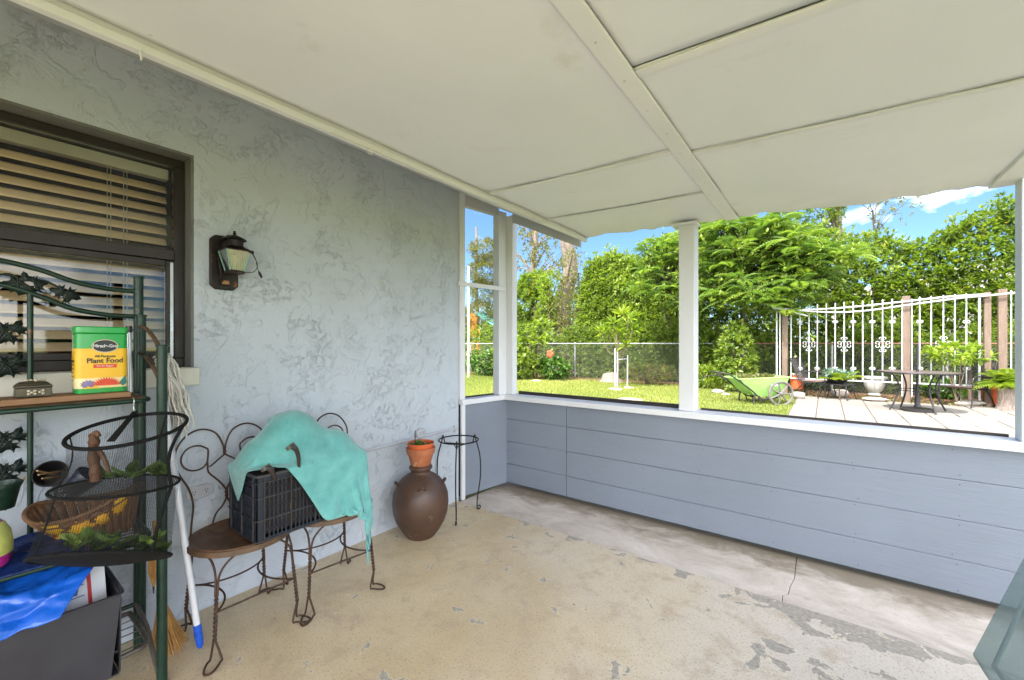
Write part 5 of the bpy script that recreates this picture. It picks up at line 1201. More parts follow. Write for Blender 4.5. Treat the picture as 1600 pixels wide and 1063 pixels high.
m_ = MB(); m_.lathe([(0.078, 0.105), (0.083, 0.122), (0.087, 0.138), (0.090, 0.150), (0.087, 0.153), (0.082, 0.150), (0.078, 0.125), (0.0, 0.125)], 44, (jc[0], jc[1], z0)); m_.build('inner_pot', 'terracotta_bright', pt, smooth=40)
m_ = MB(); m_.grid(lambda u, v: (jc[0] + 0.078 * v * math.cos(6.2832 * u), jc[1] + 0.078 * v * math.sin(6.2832 * u), z0 + 0.132 + 0.012 * mnoise.noise(Vector((v * 5 * math.cos(6.2832 * u), v * 5 * math.sin(6.2832 * u), 1)))), 30, 8); m_.build('soil', 'soil', pt)
random.seed(31)
for k, (a, L, W, el_) in enumerate(((-2.2, .10, .042, .5), (-0.9, .09, .038, .9), (0.3, .075, .034, .6), (1.6, .06, .03, 1.0), (2.8, .08, .035, .8), (-1.5, .06, .03, 1.2))):
    base_ = Vector((jc[0] + .0, jc[1] - .012, z0 + 0.13)); m_ = MB(); dh = Vector((math.cos(a), math.sin(a), 0)); tn = Vector((-dh.y, dh.x, 0))
    def fn(u, v, dh=dh, tn=tn, L=L, W=W, el_=el_):
        x = (u - .5) * 2; w_ = W * math.sin(math.pi * min(.98, v * .9 + .08)) ** .8 / 2; s_ = v * L; p = base_ + dh * (s_ * math.cos(el_)) + Vector((0, 0, s_ * math.sin(el_) - 0.9 * s_ * s_ / L * .4)); return p + tn * x * w_ + Vector((0, 0, abs(x) * w_ * .35))
    m_.grid(fn, 4, 8); ob = m_.build('leaf', 'leaf_green', pt, smooth=60); at_ = ob.data.attributes.new('rnd', 'FLOAT', 'FACE'); at_.data.foreach_set('value', [.35 + .12 * (k % 3)] * len(ob.data.polygons))
m_ = MB(); m_.tube([(jc[0] - .02, jc[1] - .03, z0 + .12), (jc[0] - .02, jc[1] - .032, z0 + .235)], 0.003, 6); m_.build('marker', 'pot_black', pt)
st_ = thing('plant_stand', 'empty black wire plant stand with curled feet next to the clay jar', 'plant stand', (0.21, 2.31, 0))
sc0 = Vector((0.215, 2.30, 0)); SR = 0.148
m_ = MB(); m_.tube([sc0 + Vector((SR * math.cos(a), SR * math.sin(a), 0.572)) for a in np.linspace(0, 2 * math.pi, 48, endpoint=False)], 0.0052, 8, closed=True); m_.build('top_ring', 'black_wire', st_)
def standleg(ax, ay, fx, fy):
    top_ = Vector((ax, ay, 0.585)); ft = Vector((fx, fy, 0)); d = (ft - Vector((sc0.x, sc0.y, 0))).normalized(); m_ = MB()
    pts = smoothline([top_ - d * 0.02 + Vector((0, 0, -0.05)), top_ - d * 0.006, top_, top_ + d * 0.006 + Vector((0, 0, -0.03)), Vector((ax, ay, 0)) + d * 0.045 + Vector((0, 0, 0.42)), Vector((ax, ay, 0)) + d * 0.050 + Vector((0, 0, 0.26)), Vector((fx, fy, 0)) - d * 0.012 + Vector((0, 0, 0.10)), ft - d * 0.018 + Vector((0, 0, 0.03))], 6)
    m_.tube(pts, 0.0048, 8)
    c = ft + Vector((0, 0, 0.021)); m_.tube([c + d * (0.018 - 0.0006 * k) * math.cos(math.pi - k * .42) + Vector((0, 0, (0.018 - 0.0006 * k) * math.sin(math.pi + k * .42) * 1)) for k in range(17)], 0.0045, 8)
    m_.build('leg', 'black_wire', st_)
for a in (R_(-52), R_(75), R_(190)):
    standleg(sc0.x + SR * math.cos(a), sc0.y + SR * math.sin(a), sc0.x + (SR + .035) * math.cos(a), sc0.y + (SR + .035) * math.sin(a))
m_ = MB(); tri = [sc0 + Vector(((SR - .02) * math.cos(a), (SR - .02) * math.sin(a), 0.535)) for a in (R_(-52), R_(75), R_(190))]
for k in range(3): m_.tube([tri[k], sc0 + Vector((0.05 * math.cos(R_(-52 + 120 * k)), 0.05 * math.sin(R_(-52 + 120 * k)), .535)), tri[(k + 1) % 3]], 0.004, 6)
m_.build('brace', 'black_wire', st_)
# ================================================================== OUTDOORS
GZ = -0.03
def leafpts(C, Nrm, nleaf, L, wr=0.38, spread=0.9, r=rng, droop=0.0, var=0.35):
    """whorls of folded leaves: C (n,3) centres, Nrm (n,3); returns V,F,rnd"""
    n = len(C); C = np.repeat(C, nleaf, 0); Nn = np.repeat(Nrm, nleaf, 0); m = n * nleaf
    d = Nn * 0.7 + r.normal(0, spread, (m, 3)) * 0.7; d[:, 2] -= droop; d /= np.linalg.norm(d, axis=1, keepdims=True) + 1e-9
    up = np.tile([0, 0, 1.0], (m, 1)) + r.normal(0, 0.35, (m, 3)) + Nn * 0.3
    s = np.cross(d, up); s /= np.linalg.norm(s, axis=1, keepdims=True) + 1e-9; nn = np.cross(s, d)
    Ls = L * (1 + r.uniform(-var, var, (m, 1))); c0 = C + d * Ls * 0.12; mid = c0 + d * Ls * 0.5 - nn * Ls * 0.06
    W = Ls * wr * 0.5; fold = Ls * 0.09
    V = np.stack([c0, mid + s * W + nn * fold, c0 + d * Ls - nn * Ls * 0.08, mid - s * W + nn * fold, mid], 1).reshape(-1, 3)
    b_ = (np.arange(m) * 5)[:, None]
    F = np.concatenate([b_ + np.array([[0, 1, 4]]), b_ + np.array([[1, 2, 4]]), b_ + np.array([[2, 3, 4]]), b_ + np.array([[3, 0, 4]])], 1).reshape(-1, 3)
    cr = np.repeat(r.random(n), nleaf); rd = np.clip(cr * 0.55 + r.random(m) * 0.45, 0, 1)
    return V, F, np.repeat(rd, 4)
def merge(parts):
    Vs, Fs, Rs, o = [], [], [], 0
    for V, F, Rn in parts: Vs.append(V); Fs.append(F + o); Rs.append(Rn); o += len(V)
    return np.concatenate(Vs), np.concatenate(Fs), np.concatenate(Rs)
def snoise(P, f, seed):
    r = np.random.default_rng(seed); o = np.zeros(len(P))
    for k in range(6):
        w_ = r.normal(0, f, 3); o += np.sin(P @ w_ + r.uniform(0, 6.28)) * (0.8 ** k)
    return o / 3
def hedge(name, label, cat, x0, x1, y0, depth, top, zbot, n, L, mat, seed=1, nleaf=9, holes=0.0, inner=0.5, group=None, trunks=4):
    r = np.random.default_rng(seed); root = thing(name, label, cat, ((x0 + x1) / 2, y0 + depth / 2, GZ), group=group)
    x = r.uniform(x0, x1, n); tz = np.array([top(a) for a in x]); z = zbot + (tz - zbot) * r.random(n) ** 0.92
    P = np.stack([x, np.zeros(n), z], 1); lump = snoise(P, 1.3, seed) * 0.5 + snoise(P, 3.2, seed + 1) * 0.28
    tf = np.clip((tz - z) / 1.2, 0, 1); back = (1 - tf) ** 1.5 * depth * 0.6
    y = y0 + depth * 0.30 - lump * depth * 0.38 + r.exponential(depth * 0.09, n) + back * r.random(n)
    C = np.stack([x, y, z + (1 - tf) * r.normal(0, 0.10, n)], 1)
    e = 0.05; gx = (snoise(P + [e, 0, 0], 1.3, seed) - snoise(P, 1.3, seed)) / e * .3; gz = (snoise(P + [0, 0, e], 1.3, seed) - snoise(P, 1.3, seed)) / e * .3
    Nn = np.stack([-gx * -1, -np.ones(n) * 0.8, gz + 0.5 + (1 - tf) * 0.8], 1); Nn /= np.linalg.norm(Nn, axis=1, keepdims=True)
    if holes:
        k = snoise(P, 3.6, seed + 5) < (1.0 - holes); C = C[k]; Nn = Nn[k]
    parts = [leafpts(C, Nn, nleaf, L, r=r)]
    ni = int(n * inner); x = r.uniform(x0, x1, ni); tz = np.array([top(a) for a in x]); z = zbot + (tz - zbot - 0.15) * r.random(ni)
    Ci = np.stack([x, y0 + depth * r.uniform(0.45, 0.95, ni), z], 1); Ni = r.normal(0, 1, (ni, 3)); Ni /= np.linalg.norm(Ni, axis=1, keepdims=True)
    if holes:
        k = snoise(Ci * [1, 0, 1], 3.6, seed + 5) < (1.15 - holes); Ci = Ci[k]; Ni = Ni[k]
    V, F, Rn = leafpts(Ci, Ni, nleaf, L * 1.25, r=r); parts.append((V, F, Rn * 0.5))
    V, F, Rn = merge(parts); npmesh('crown', V, F, mat, root, Rn)
    random.seed(seed)
    for k in range(trunks):
        xx = x0 + (x1 - x0) * (k + .5 + random.uniform(-.25, .25)) / trunks; yy = y0 + depth * .6; h = top(xx) * .8; pts = [(xx + random.uniform(-.12, .12) * j, yy + random.uniform(-.08, .08) * j, GZ + (h - GZ) * j / 5) for j in range(6)]
        m_ = MB(); m_.tube(smoothline(pts, 3), [0.07 - 0.0038 * q for q in range(16)], 7)
        for j in range(5):
            b0 = Vector(pts[2 + j % 3]); m_.tube([b0, b0 + Vector((random.uniform(-.6, .6), random.uniform(-.4, .2), random.uniform(.4, .9)))], [0.03, 0.008], 5)
        m_.build('trunk', 'bark_dark', root)
    return root
def branchtree(name, label, base_, H, r0, mat_b, limbs, crown, leafmat_, L, nleaf=8, seed=3, cat='tree', spread=0.9, lean=(0, 0), wr=0.38, trunk_to=1.0, group=None, droop=0, twigr=1.0):
    """crown: list of (cx,cy,cz, rx,ry,rz, n clusters) in world space"""
    random.seed(seed); r = np.random.default_rng(seed); b_ = Vector(base_); root = thing(name, label, cat, b_, group=group)
    topp = b_ + Vector((lean[0], lean[1], H * trunk_to)); pts = [b_.lerp(topp, k / 6) + Vector((random.uniform(-1, 1), random.uniform(-1, 1), 0)) * r0 * 0.5 * (k > 0) for k in range(7)]
    m_ = MB(); sp = smoothline(pts, 4); nn = len(sp); m_.tube(sp, [r0 * (1.25 - 0.25 * min(1, q / 2)) * (1 - 0.6 * q / nn) for q in range(nn)], 14); m_.build('trunk', mat_b, root)
    parts = []; lm = MB()
    for (cx_, cy_, cz_, rx, ry, rz, n) in crown:
        dirs = r.normal(0, 1, (n, 3)); dirs /= np.linalg.norm(dirs, axis=1, keepdims=True); rad = (0.55 + 0.45 * r.random(n) ** 0.6) * (1 + 0.22 * snoise(dirs, 2.5, seed + int(cx_ * 10) % 97))
        C = np.array([cx_, cy_, cz_]) + dirs * rad[:, None] * np.array([rx, ry, rz]); Nn = dirs + [0, 0, 0.4]; Nn /= np.linalg.norm(Nn, axis=1, keepdims=True)
        parts.append(leafpts(C, Nn, nleaf, L, wr, spread, r, droop))
        cv = Vector((cx_, cy_, cz_)); q = min(range(len(sp)), key=lambda i: (sp[i] - (cv - Vector((0, 0, rz)))).length)
        for s in range(limbs):
            k = r.integers(0, n); e = Vector(C[k]); mid = sp[q].lerp(e, .5) + Vector((0, 0, .1 * rz)); lm.tube(smoothline([sp[q], mid, e], 4), [r0 * (.38 - .036 * j) * twigr for j in range(9)], 6)
    V, F, Rn = merge(parts); npmesh('crown', V, F, leafmat_, root, Rn)
    if limbs: stuff(lm.build('limbs', mat_b, root))
    return root
def frond_arrays(C, D, Ln, npairs, r, lw=0.085):
    """pinnate fronds: base C, direction D; returns V,F,rnd (quads as 2 tris)"""
    Vs = []; Fs = []; Rs = []; o = 0
    for c, d, L in zip(C, D, Ln):
        d = d / np.linalg.norm(d); s = np.cross(d, [0, 0, 1.0]); s /= np.linalg.norm(s) + 1e-9; u = np.cross(s, d); t = np.linspace(0.12, 1, npairs); rc = r.random()
        P = c + d * (t * L)[:, None] - np.array([0, 0, 1.0]) * (0.42 * L * t ** 2.2)[:, None]
        for sg in (-1, 1):
            ll = L * 0.30 * np.sin(np.pi * (0.18 + 0.75 * t)) ; out = s * sg * 0.9 + d * 0.55 - u * 0.18; out = out / np.linalg.norm(out)
            tip = P + out * ll[:, None] - np.array([0, 0, 1.0]) * (ll * 0.25)[:, None]; mid = P + out * (ll * .5)[:, None]; w_ = d * (lw * 0.5 * L)
            V = np.stack([P, mid + w_, tip, mid - w_], 1).reshape(-1, 3); n = npairs; b_ = (np.arange(n) * 4)[:, None] + o
            Fs.append(np.concatenate([b_ + [[0, 1, 2]], b_ + [[0, 2, 3]]], 1).reshape(-1, 3)); Vs.append(V); o += len(V); Rs.append(np.clip(rc * .7 + r.random(n * 2) * .3, 0, 1))
    return np.concatenate(Vs), np.concatenate(Fs), np.concatenate(Rs)
def frondtree(label, base_, whorls, seed, r0=0.09, Lr=(0.45, 0.75), nf=9):
    r = np.random.default_rng(seed); random.seed(seed); root = thing('feathery_tree', label, 'tree', base_)
    C = []; D = []; Ls = []; lm = MB(); b_ = Vector(base_); hub = b_ + Vector((0, -.9, 3.0)); m_ = MB(); m_.tube(smoothline([b_, b_ + Vector((.05, 0, 1.6)), hub], 4), [r0 * (1 - .04 * k) for k in range(9)], 10); m_.build('trunk', 'bark_dark', root)
    for w_ in whorls:
        w_ = Vector(w_); mid = hub.lerp(w_, .5) + Vector((random.uniform(-.2, .2), 0, .25)); lm.tube(smoothline([hub, mid, w_], 4), [0.045 - .0038 * j for j in range(9)], 6)
        ph = random.uniform(0, 6)
        for k in range(nf):
            a = ph + 6.283 * k / nf + random.uniform(-.2, .2); el_ = random.uniform(-.1, .75)
            C.append(np.array(w_)); D.append(np.array([math.cos(a) * math.cos(el_), math.sin(a) * math.cos(el_), math.sin(el_)])); Ls.append(random.uniform(*Lr))
    V, F, Rn = frond_arrays(C, D, Ls, 11, r); npmesh('crown', V, F, 'leaf_frond', root, Rn); wc = np.repeat(np.array([tuple(w_) for w_ in whorls]), 14, 0); wc = wc + r.normal(0, 1, wc.shape) * [.38, .38, .22] - [0, -.15, .12]; V, F, Rn = leafpts(wc, np.tile([0, -.4, .8], (len(wc), 1)), 7, .11, .4, .9, r); npmesh('understorey', V, F, 'leaf_bright', root, Rn); stuff(lm.build('limbs', 'bark_dark', root)); return root
prof_top = lambda pts: (lambda x: float(np.interp(x, [p[0] for p in pts], [p[1] for p in pts])))
def prof_from_px(pts, y):
    q = sorted([(at_y(px, py, y).x, at_y(px, py, y).z) for px, py in pts]); return prof_top(q)

# ---- lawn with grass, mulch bed
def G(px, py): return at_z(px, py, 0)
bx = 1.88
r = np.random.default_rng(2)
n = 60000; gx = r.uniform(-15, 1.86, n); gy = 6.2 + (13.75 - 6.2) * r.random(n); k = (gx < 1.86 - 0.0 * gy); gx = gx[k]; gy = gy[k]; n = len(gx)
dn = snoise(np.stack([gx, gy, gx * 0], 1), 0.9, 4); 
V = []; hgt = 0.035 + 0.03 * r.random((n, 3)) + 0.012 * dn[:, None]; a = r.uniform(0, 6.28, (n, 3)); w_ = 0.007; bxs = gx[:, None] + r.normal(0, 0.018, (n, 3)); bys = gy[:, None] + r.normal(0, 0.018, (n, 3))
cx_, sx_ = np.cos(a), np.sin(a); z0 = np.full((n, 3), GZ - 0.002); ln_ = 0.025 * r.normal(0, 1, (n, 3))
V = np.stack([np.stack([bxs - sx_ * w_, bys + cx_ * w_, z0], -1), np.stack([bxs + sx_ * w_, bys - cx_ * w_, z0], -1), np.stack([bxs + cx_ * ln_, bys + sx_ * ln_, z0 + hgt], -1)], 2).reshape(-1, 3)
F = np.arange(len(V)).reshape(-1, 3); rd = np.clip(0.45 + 0.30 * np.repeat(dn, 3) + r.normal(0, 0.16, n * 3), 0, 1)
g_ = npmesh('grass', V, F, 'grass', None, rd, 'stuff')
m_ = MB(); pts = [(-16, 14.9)] + [(x, 13.55 + 0.16 * math.sin(x * 1.3) + 0.12 * math.sin(x * 3.1 + 1)) for x in np.linspace(-16, 1.8, 60)] + [(1.86, 12.6), (9.5, 12.55), (9.5, 16)] + [(-16, 16)]
m_.add([(x, y, GZ + 0.006) for x, y in pts], [tuple(range(len(pts)))]); struct(m_.build('mulch_bed', 'mulch', smooth=0))
# fallen leaves / litter on the bed
n = 9000; C = np.stack([r.uniform(-12, 9, n), 13.35 + r.random(n) ** 1.4 * 1.4, np.full(n, GZ + 0.012)], 1); C[C[:, 0] > 1.9, 1] -= 0.75
V, F, Rn = leafpts(C, np.tile([0, 0, 0.2], (n, 1)), 1, 0.055, 0.5, 0.9, r); litter = npmesh('leaf_litter', V, F, 'leaf_dry', None, Rn, 'stuff')

# ---- paver patio
pavement = bpy.data.objects.new('paver_patio', None); COL.objects.link(pavement); pavement['kind'] = 'structure'
m_ = MB(); m_.box((bx, 3.3, -0.10), (9.6, 12.72, -0.018)); struct(m_.build('patio_bed', 'joint_sand', smooth=0))
PS = 0.41
m_ = MB(); m_.box((-PS / 2 + .006, -PS / 2 + .006, -0.05), (PS / 2 - .006, PS / 2 - .006, 0)); pv0 = m_.build('paver', 'paver', pavement, bevel=0.008, seg=1)
random.seed(12); first = True
for j in range(15):
    for i in range(18):
        x = bx + PS * (i + .5) + .01; y = 12.68 - PS * (j + .5)
        o = pv0 if first else piece(pv0, parent=pavement); first = False
        o.location = (x, y, random.uniform(-0.006, 0.006)); o.rotation_euler = (random.uniform(-.006, .006), random.uniform(-.006, .006), random.uniform(-.008, .008))

# ---- chain link fence
FY = 14.35
def clf(x0, x1, label, posts, railmat, seed):
    t = thing('chain_link_fence', label, 'fence', ((x0 + x1) / 2, FY, GZ), group=None)
    m_ = MB(); m_.tube([(x0, FY, 1.30), ((x0 + x1) / 2, FY, 1.295), (x1, FY, 1.30)], 0.021, 8); m_.build('top_rail', railmat, t)
    for px_ in posts:
        m_ = MB(); m_.tube([(px_, FY + 0.03, GZ), (px_, FY + 0.03, 1.31)], 0.028, 8); m_.ell((px_, FY + .03, 1.315), (.034, .034, .025), 10, 6); m_.build('fence_post', 'galv', t)
    s = 0.075; V = []; F = []; H = 1.30 - GZ
    xs = np.arange(x0 - H, x1, s)
    for sg in (1, -1):
        for xx in xs:
            a = (xx, GZ); b_ = (xx + H, 1.30)
            if sg < 0: a, b_ = (xx + H, GZ), (xx, 1.30)
            # clip in x
            t0, t1 = 0.0, 1.0; dx = b_[0] - a[0]
            ts = sorted([(x0 - a[0]) / dx, (x1 - a[0]) / dx]); t0 = max(t0, ts[0]); t1 = min(t1, ts[1])
            if t1 <= t0: continue
            p = Vector((a[0] + dx * t0, FY + 0.003 * sg, a[1] + H * t0)); q = Vector((a[0] + dx * t1, FY + 0.003 * sg, a[1] + H * t1)); m2 = MB(); m2.tube([p, q], 0.0016, 3, caps=False); o_ = len(V); V += m2.v; F += [tuple(i + o_ for i in f) for f in m2.f]
    m_ = MB(); m_.v = V; m_.f = F; stuff(m_.build('wire_mesh', 'mesh_wire', t, smooth=0))
X_split = at_y(1160, 540, FY).x
clf(-15.5, X_split, 'long grey chain link fence in front of the hedge behind the lawn', [at_y(p, 540, FY).x for p in (735, 898, 1072)] + [X_split], 'galv', 1)
clf(X_split + 0.05, 10.5, 'rusty railed chain link fence behind the white ornamental fence', [at_y(p, 540, FY).x for p in (1300, 1480)], 'rusty_rail', 2)

# ---- hedges and background trees
HY = 15.0
hr_ = prof_from_px([(1080, 352), (1180, 350), (1260, 352), (1300, 358), (1340, 362), (1370, 352), (1400, 358), (1425, 372), (1455, 374), (1478, 352), (1500, 338), (1530, 330), (1560, 312), (1600, 298), (1700, 270), (1900, 240)], HY + .4)
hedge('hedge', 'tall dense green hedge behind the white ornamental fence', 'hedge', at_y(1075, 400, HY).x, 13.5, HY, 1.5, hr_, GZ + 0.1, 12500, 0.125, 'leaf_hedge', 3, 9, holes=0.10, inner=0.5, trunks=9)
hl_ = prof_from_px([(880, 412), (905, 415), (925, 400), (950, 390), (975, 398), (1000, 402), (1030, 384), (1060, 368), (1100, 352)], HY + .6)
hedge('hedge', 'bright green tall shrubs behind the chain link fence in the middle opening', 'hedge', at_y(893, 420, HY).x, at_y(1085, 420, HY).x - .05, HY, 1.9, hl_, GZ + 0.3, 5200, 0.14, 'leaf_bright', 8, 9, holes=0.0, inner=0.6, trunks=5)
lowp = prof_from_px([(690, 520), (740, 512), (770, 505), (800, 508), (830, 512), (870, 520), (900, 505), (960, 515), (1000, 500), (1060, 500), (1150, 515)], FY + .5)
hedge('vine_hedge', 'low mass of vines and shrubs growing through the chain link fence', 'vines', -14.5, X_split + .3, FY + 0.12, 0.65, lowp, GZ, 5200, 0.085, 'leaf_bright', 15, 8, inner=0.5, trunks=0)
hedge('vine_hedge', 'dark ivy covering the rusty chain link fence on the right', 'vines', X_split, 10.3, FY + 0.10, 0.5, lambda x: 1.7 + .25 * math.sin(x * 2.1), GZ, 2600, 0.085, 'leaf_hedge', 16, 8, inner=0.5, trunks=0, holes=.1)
# trees
def T(px, y): return at_y(px, HOR - 1, y).x
pz = lambda px, py, y: at_y(px, py, y)
random.seed(77)
wh = []
for (px, py) in ((1005, 395), (1030, 378), (1050, 372), (1015, 425), (1045, 410), (1040, 445), (1020, 460), (1055, 440), (1050, 470), (1000, 440), (1070, 395), (1075, 430), (1090, 370)):
    for q in range(2): p = at_y(px + random.uniform(-8, 8), py + random.uniform(-8, 8), 13.6 + random.uniform(-.5, .5)); wh.append(p)
frondtree('feathery leaved tree left of the middle post overhanging the fence', (T(1045, 15.6), 15.7, GZ), wh, 5, Lr=(.45, .7))
wh = []
for (px, py) in ((1100, 470), (1125, 450), (1180, 440), (1150, 470), (1210, 430), (1240, 445), (1270, 440), (1095, 350), (1115, 345), (1140, 352), (1165, 350), (1190, 348), (1215, 352), (1100, 385), (1125, 380), (1150, 390), (1180, 380), (1205, 375), (1230, 372), (1250, 368), (1100, 420), (1130, 415), (1160, 420), (1150, 440), (1215, 400), (1240, 395), (1265, 392), (1285, 400), (1300, 392), (1320, 405), (1230, 425), (1260, 420), (1285, 430), (1210, 448), (1235, 455), (1110, 450), (1195, 475), (1225, 485), (1090, 400), (1135, 465), (1170, 455)):
    for q in range(2): p = at_y(px + random.uniform(-8, 8), py + random.uniform(-6, 6), 13.2 + random.uniform(-.7, .7)); wh.append(p)
frondtree('large feathery leaved tree right of the middle post above the white fence corner', (T(1160, 15.4), 15.6, GZ), wh, 6, Lr=(.5, .85))
PY = 17.5; tp = at_y(883, 370, PY)
branchtree('tall_pine', 'thick grey brown pine trunk behind the chain link fence', (T(883, PY), PY, GZ), 9.5, 0.50, 'bark', 3,
    [(tp.x - .5, PY, 8.7, 2.2, 2.2, 1.2, 260), (tp.x + 0.9, PY - 1.0, 4.6, 1.0, .7, 0.75, 120), (tp.x - 0.3, PY - 1.1, 2.5, 0.7, 0.5, 0.9, 90), (tp.x + 1.0, PY - 1.0, 2.7, 0.9, .6, 1.1, 150)], 'leaf_dry', 0.15, 7, 4, wr=0.25, twigr=.35)
c = pz(828, 455, 18.5)
branchtree('evergreen_tree', 'dark green bushy tree left of the thick pine trunk', (c.x, 18.7, GZ), 4.6, 0.16, 'bark_dark', 4,
    [(c.x - .1, 18.5, 3.2, 1.5, 1.2, 1.3, 900), (c.x + 0.1, 18.4, 1.7, 1.6, 1.0, 1.2, 700), (c.x + .2, 18.5, 4.3, 1.0, .9, .8, 420)], 'leaf_hedge', 0.17, 9, 21)
c = pz(862, 420, 16.8)
branchtree('young_maple', 'light green slender tree beside the thick pine trunk', (c.x, 16.6, GZ), 4.6, 0.06, 'bark_dark', 4,
    [(c.x, 16.6, 3.9, .6, .5, .9, 190), (c.x - .1, 16.5, 2.6, .55, .5, .7, 130)], 'leaf_lime', 0.13, 7, 22)
c = pz(925, 440, 16.6)
branchtree('young_maple', 'thin leafy tree with small yellow green leaves right of the thick pine trunk', (c.x - .4, 16.2, GZ), 4.4, 0.05, 'bark_dark', 5,
    [(c.x - .3, 16.2, 3.3, .75, .5, 1.2, 260), (c.x - .5, 16.1, 1.9, .8, .5, .8, 200)], 'leaf_dry', 0.10, 8, 23)
c = pz(835, 370, 24)
branchtree('oak_tree', 'tall sparse oak with bare crooked branches against the sky', (c.x, 24, GZ), 10.5, 0.32, 'bark', 9,
    [(c.x - 1.2, 24, 7.9, 2.0, 1.6, 1.7, 190), (c.x + 1.6, 24, 7.0, 1.6, 1.4, 1.3, 150), (c.x + .5, 24, 9.4, 2.2, 1.6, 1.6, 140)], 'leaf_dry', 0.20, 7, 24, twigr=.5)
c = pz(760, 390, 22)
branchtree('pine_tree', 'olive green pine seen through the narrow opening beside the house', (c.x - .9, 22, GZ), 9.5, 0.17, 'bark', 6,
    [(c.x - .1, 22, 7.6, 1.2, 1.1, .8, 260), (c.x + .1, 22, 6.2, 1.3, 1.1, 1.0, 380), (c.x - .1, 22, 4.8, 1.2, 1.1, .8, 260), (c.x, 21.5, 3.2, 1.3, 1.1, .9, 260)], 'leaf_dry', 0.26, 9, 25, wr=0.10, twigr=.5)
c = pz(1275, 345, 19)
branchtree('background_tree', 'tree with a grey trunk rising over the hedge against the sky', (c.x + .6, 19, GZ), 7.6, 0.22, 'bark', 6,
    [(c.x - .3, 18.8, 6.1, 1.3, 1.0, 1.0, 420), (c.x + .2, 19, 7.7, 1.8, 1.3, .9, 300), (c.x - 1.3, 19, 5.4, 1.0, .8, .7, 200)], 'leaf_hedge', 0.15, 8, 26, twigr=.6)
c = pz(1385, 352, 18.0)
branchtree('brown_leaved_tree', 'thin bare branches with a few brown leaf clusters over the hedge', (c.x - .3, 18, GZ), 5.6, 0.07, 'bark_dark', 5,
    [(c.x - .3, 18.0, 6.3, .9, .6, .55, 34), (c.x + .2, 18, 5.6, .8, .5, .6, 40)], 'leaf_dry', 0.12, 6, 27, twigr=.5)
for i, (px, y, zt, rx, rz, n, mt, lb) in enumerate(((700, 30, 4.4, 3.0, 2.6, 900, 'leaf_dry', 'olive green tree line far behind the playhouse'), (790, 27, 3.6, 2.2, 2.2, 800, 'leaf_hedge', 'dark green tree far behind the sparse oak'), (905, 25, 4.6, 2.4, 2.0, 800, 'leaf_hedge', 'dark tree far behind the thick pine trunk'), (1000, 26, 3.0, 3.5, 2.4, 900, 'leaf_hedge', 'dark tree far behind the bright green shrubs'))):
    x = T(px, y); branchtree('far_tree', lb, (x, y, GZ), zt, 0.2, 'bark_dark', 3, [(x, y, zt * .62, rx, 1.6, rz, n)], mt, 0.28, 9, 40 + i)
# neighbour's pale house glimpsed through the hedge
nh = thing('neighbour_house', 'pale neighbouring house glimpsed through gaps in the hedge', 'house', (7, 19.5, GZ))
m_ = MB(); m_.box((2.6, 18.6, GZ), (14, 23, 2.9)); m_.build('wall', 'far_wall', nh); m_ = MB(); m_.prism([(-0.4, 0), (11.8, 0), (5.7, 1.3)], (2.6, 18.2, 2.9), (1, 0, 0), (0, 0, 1), (0, 5.2, 0)); m_.build('roof', 'far_wall', nh)
for x in (4.2, 8.4): m_ = MB(); m_.box((x, 18.57, 1.0), (x + 1.2, 18.6, 2.1)); m_.build('window', 'food_black', nh)
# playhouse
ph = thing('playhouse', 'orange wooden play tower with a teal roof beyond the fence', 'play tower', (T(757, 21), 21, GZ))
PO = Vector((T(737, 21), 21, 0)); 
def pp(px, py, y=21): return at_y(px, py, y)
m_ = MB(); a = pp(739, 488); b_ = pp(786, 519); m_.add([a, b_, b_ + Vector((0, 1.6, 0)), a + Vector((0, 1.6, 0))], [(0, 1, 2, 3)]); m_.build('roof', 'play_teal', ph, solid=0.05)
for px in (734, 744, 781): 
    a = pp(px, 500 if px < 750 else 519); m_ = MB(); m_.box((a.x - .06, 20.95, GZ), (a.x + .06, 21.07, a.z)); m_.build('post', 'play_orange', ph)
for (z0, z1) in ((515, 527), (534, 560)): 
    a = pp(733, z0); b_ = pp(752, z1); m_ = MB(); m_.box((a.x, 20.9, b_.z), (b_.x, 20.94, a.z)); m_.build('panel', 'play_orange', ph)
a = pp(733, 489); b_ = pp(744, 520); m_ = MB(); m_.box((a.x, 21.08, b_.z), (b_.x, 21.12, a.z)); m_.build('panel', 'play_orange', ph)
# pale pole just outside the narrow opening
px_ = at_y(732, 500, 12.0); m_ = MB(); m_.tube([(px_.x, 12, GZ), (px_.x, 12, 4.3)], 0.045, 10); tag(m_.build('pale_pole', 'pvc'), 'tall pale pole in the yard behind the narrow opening', 'pole')

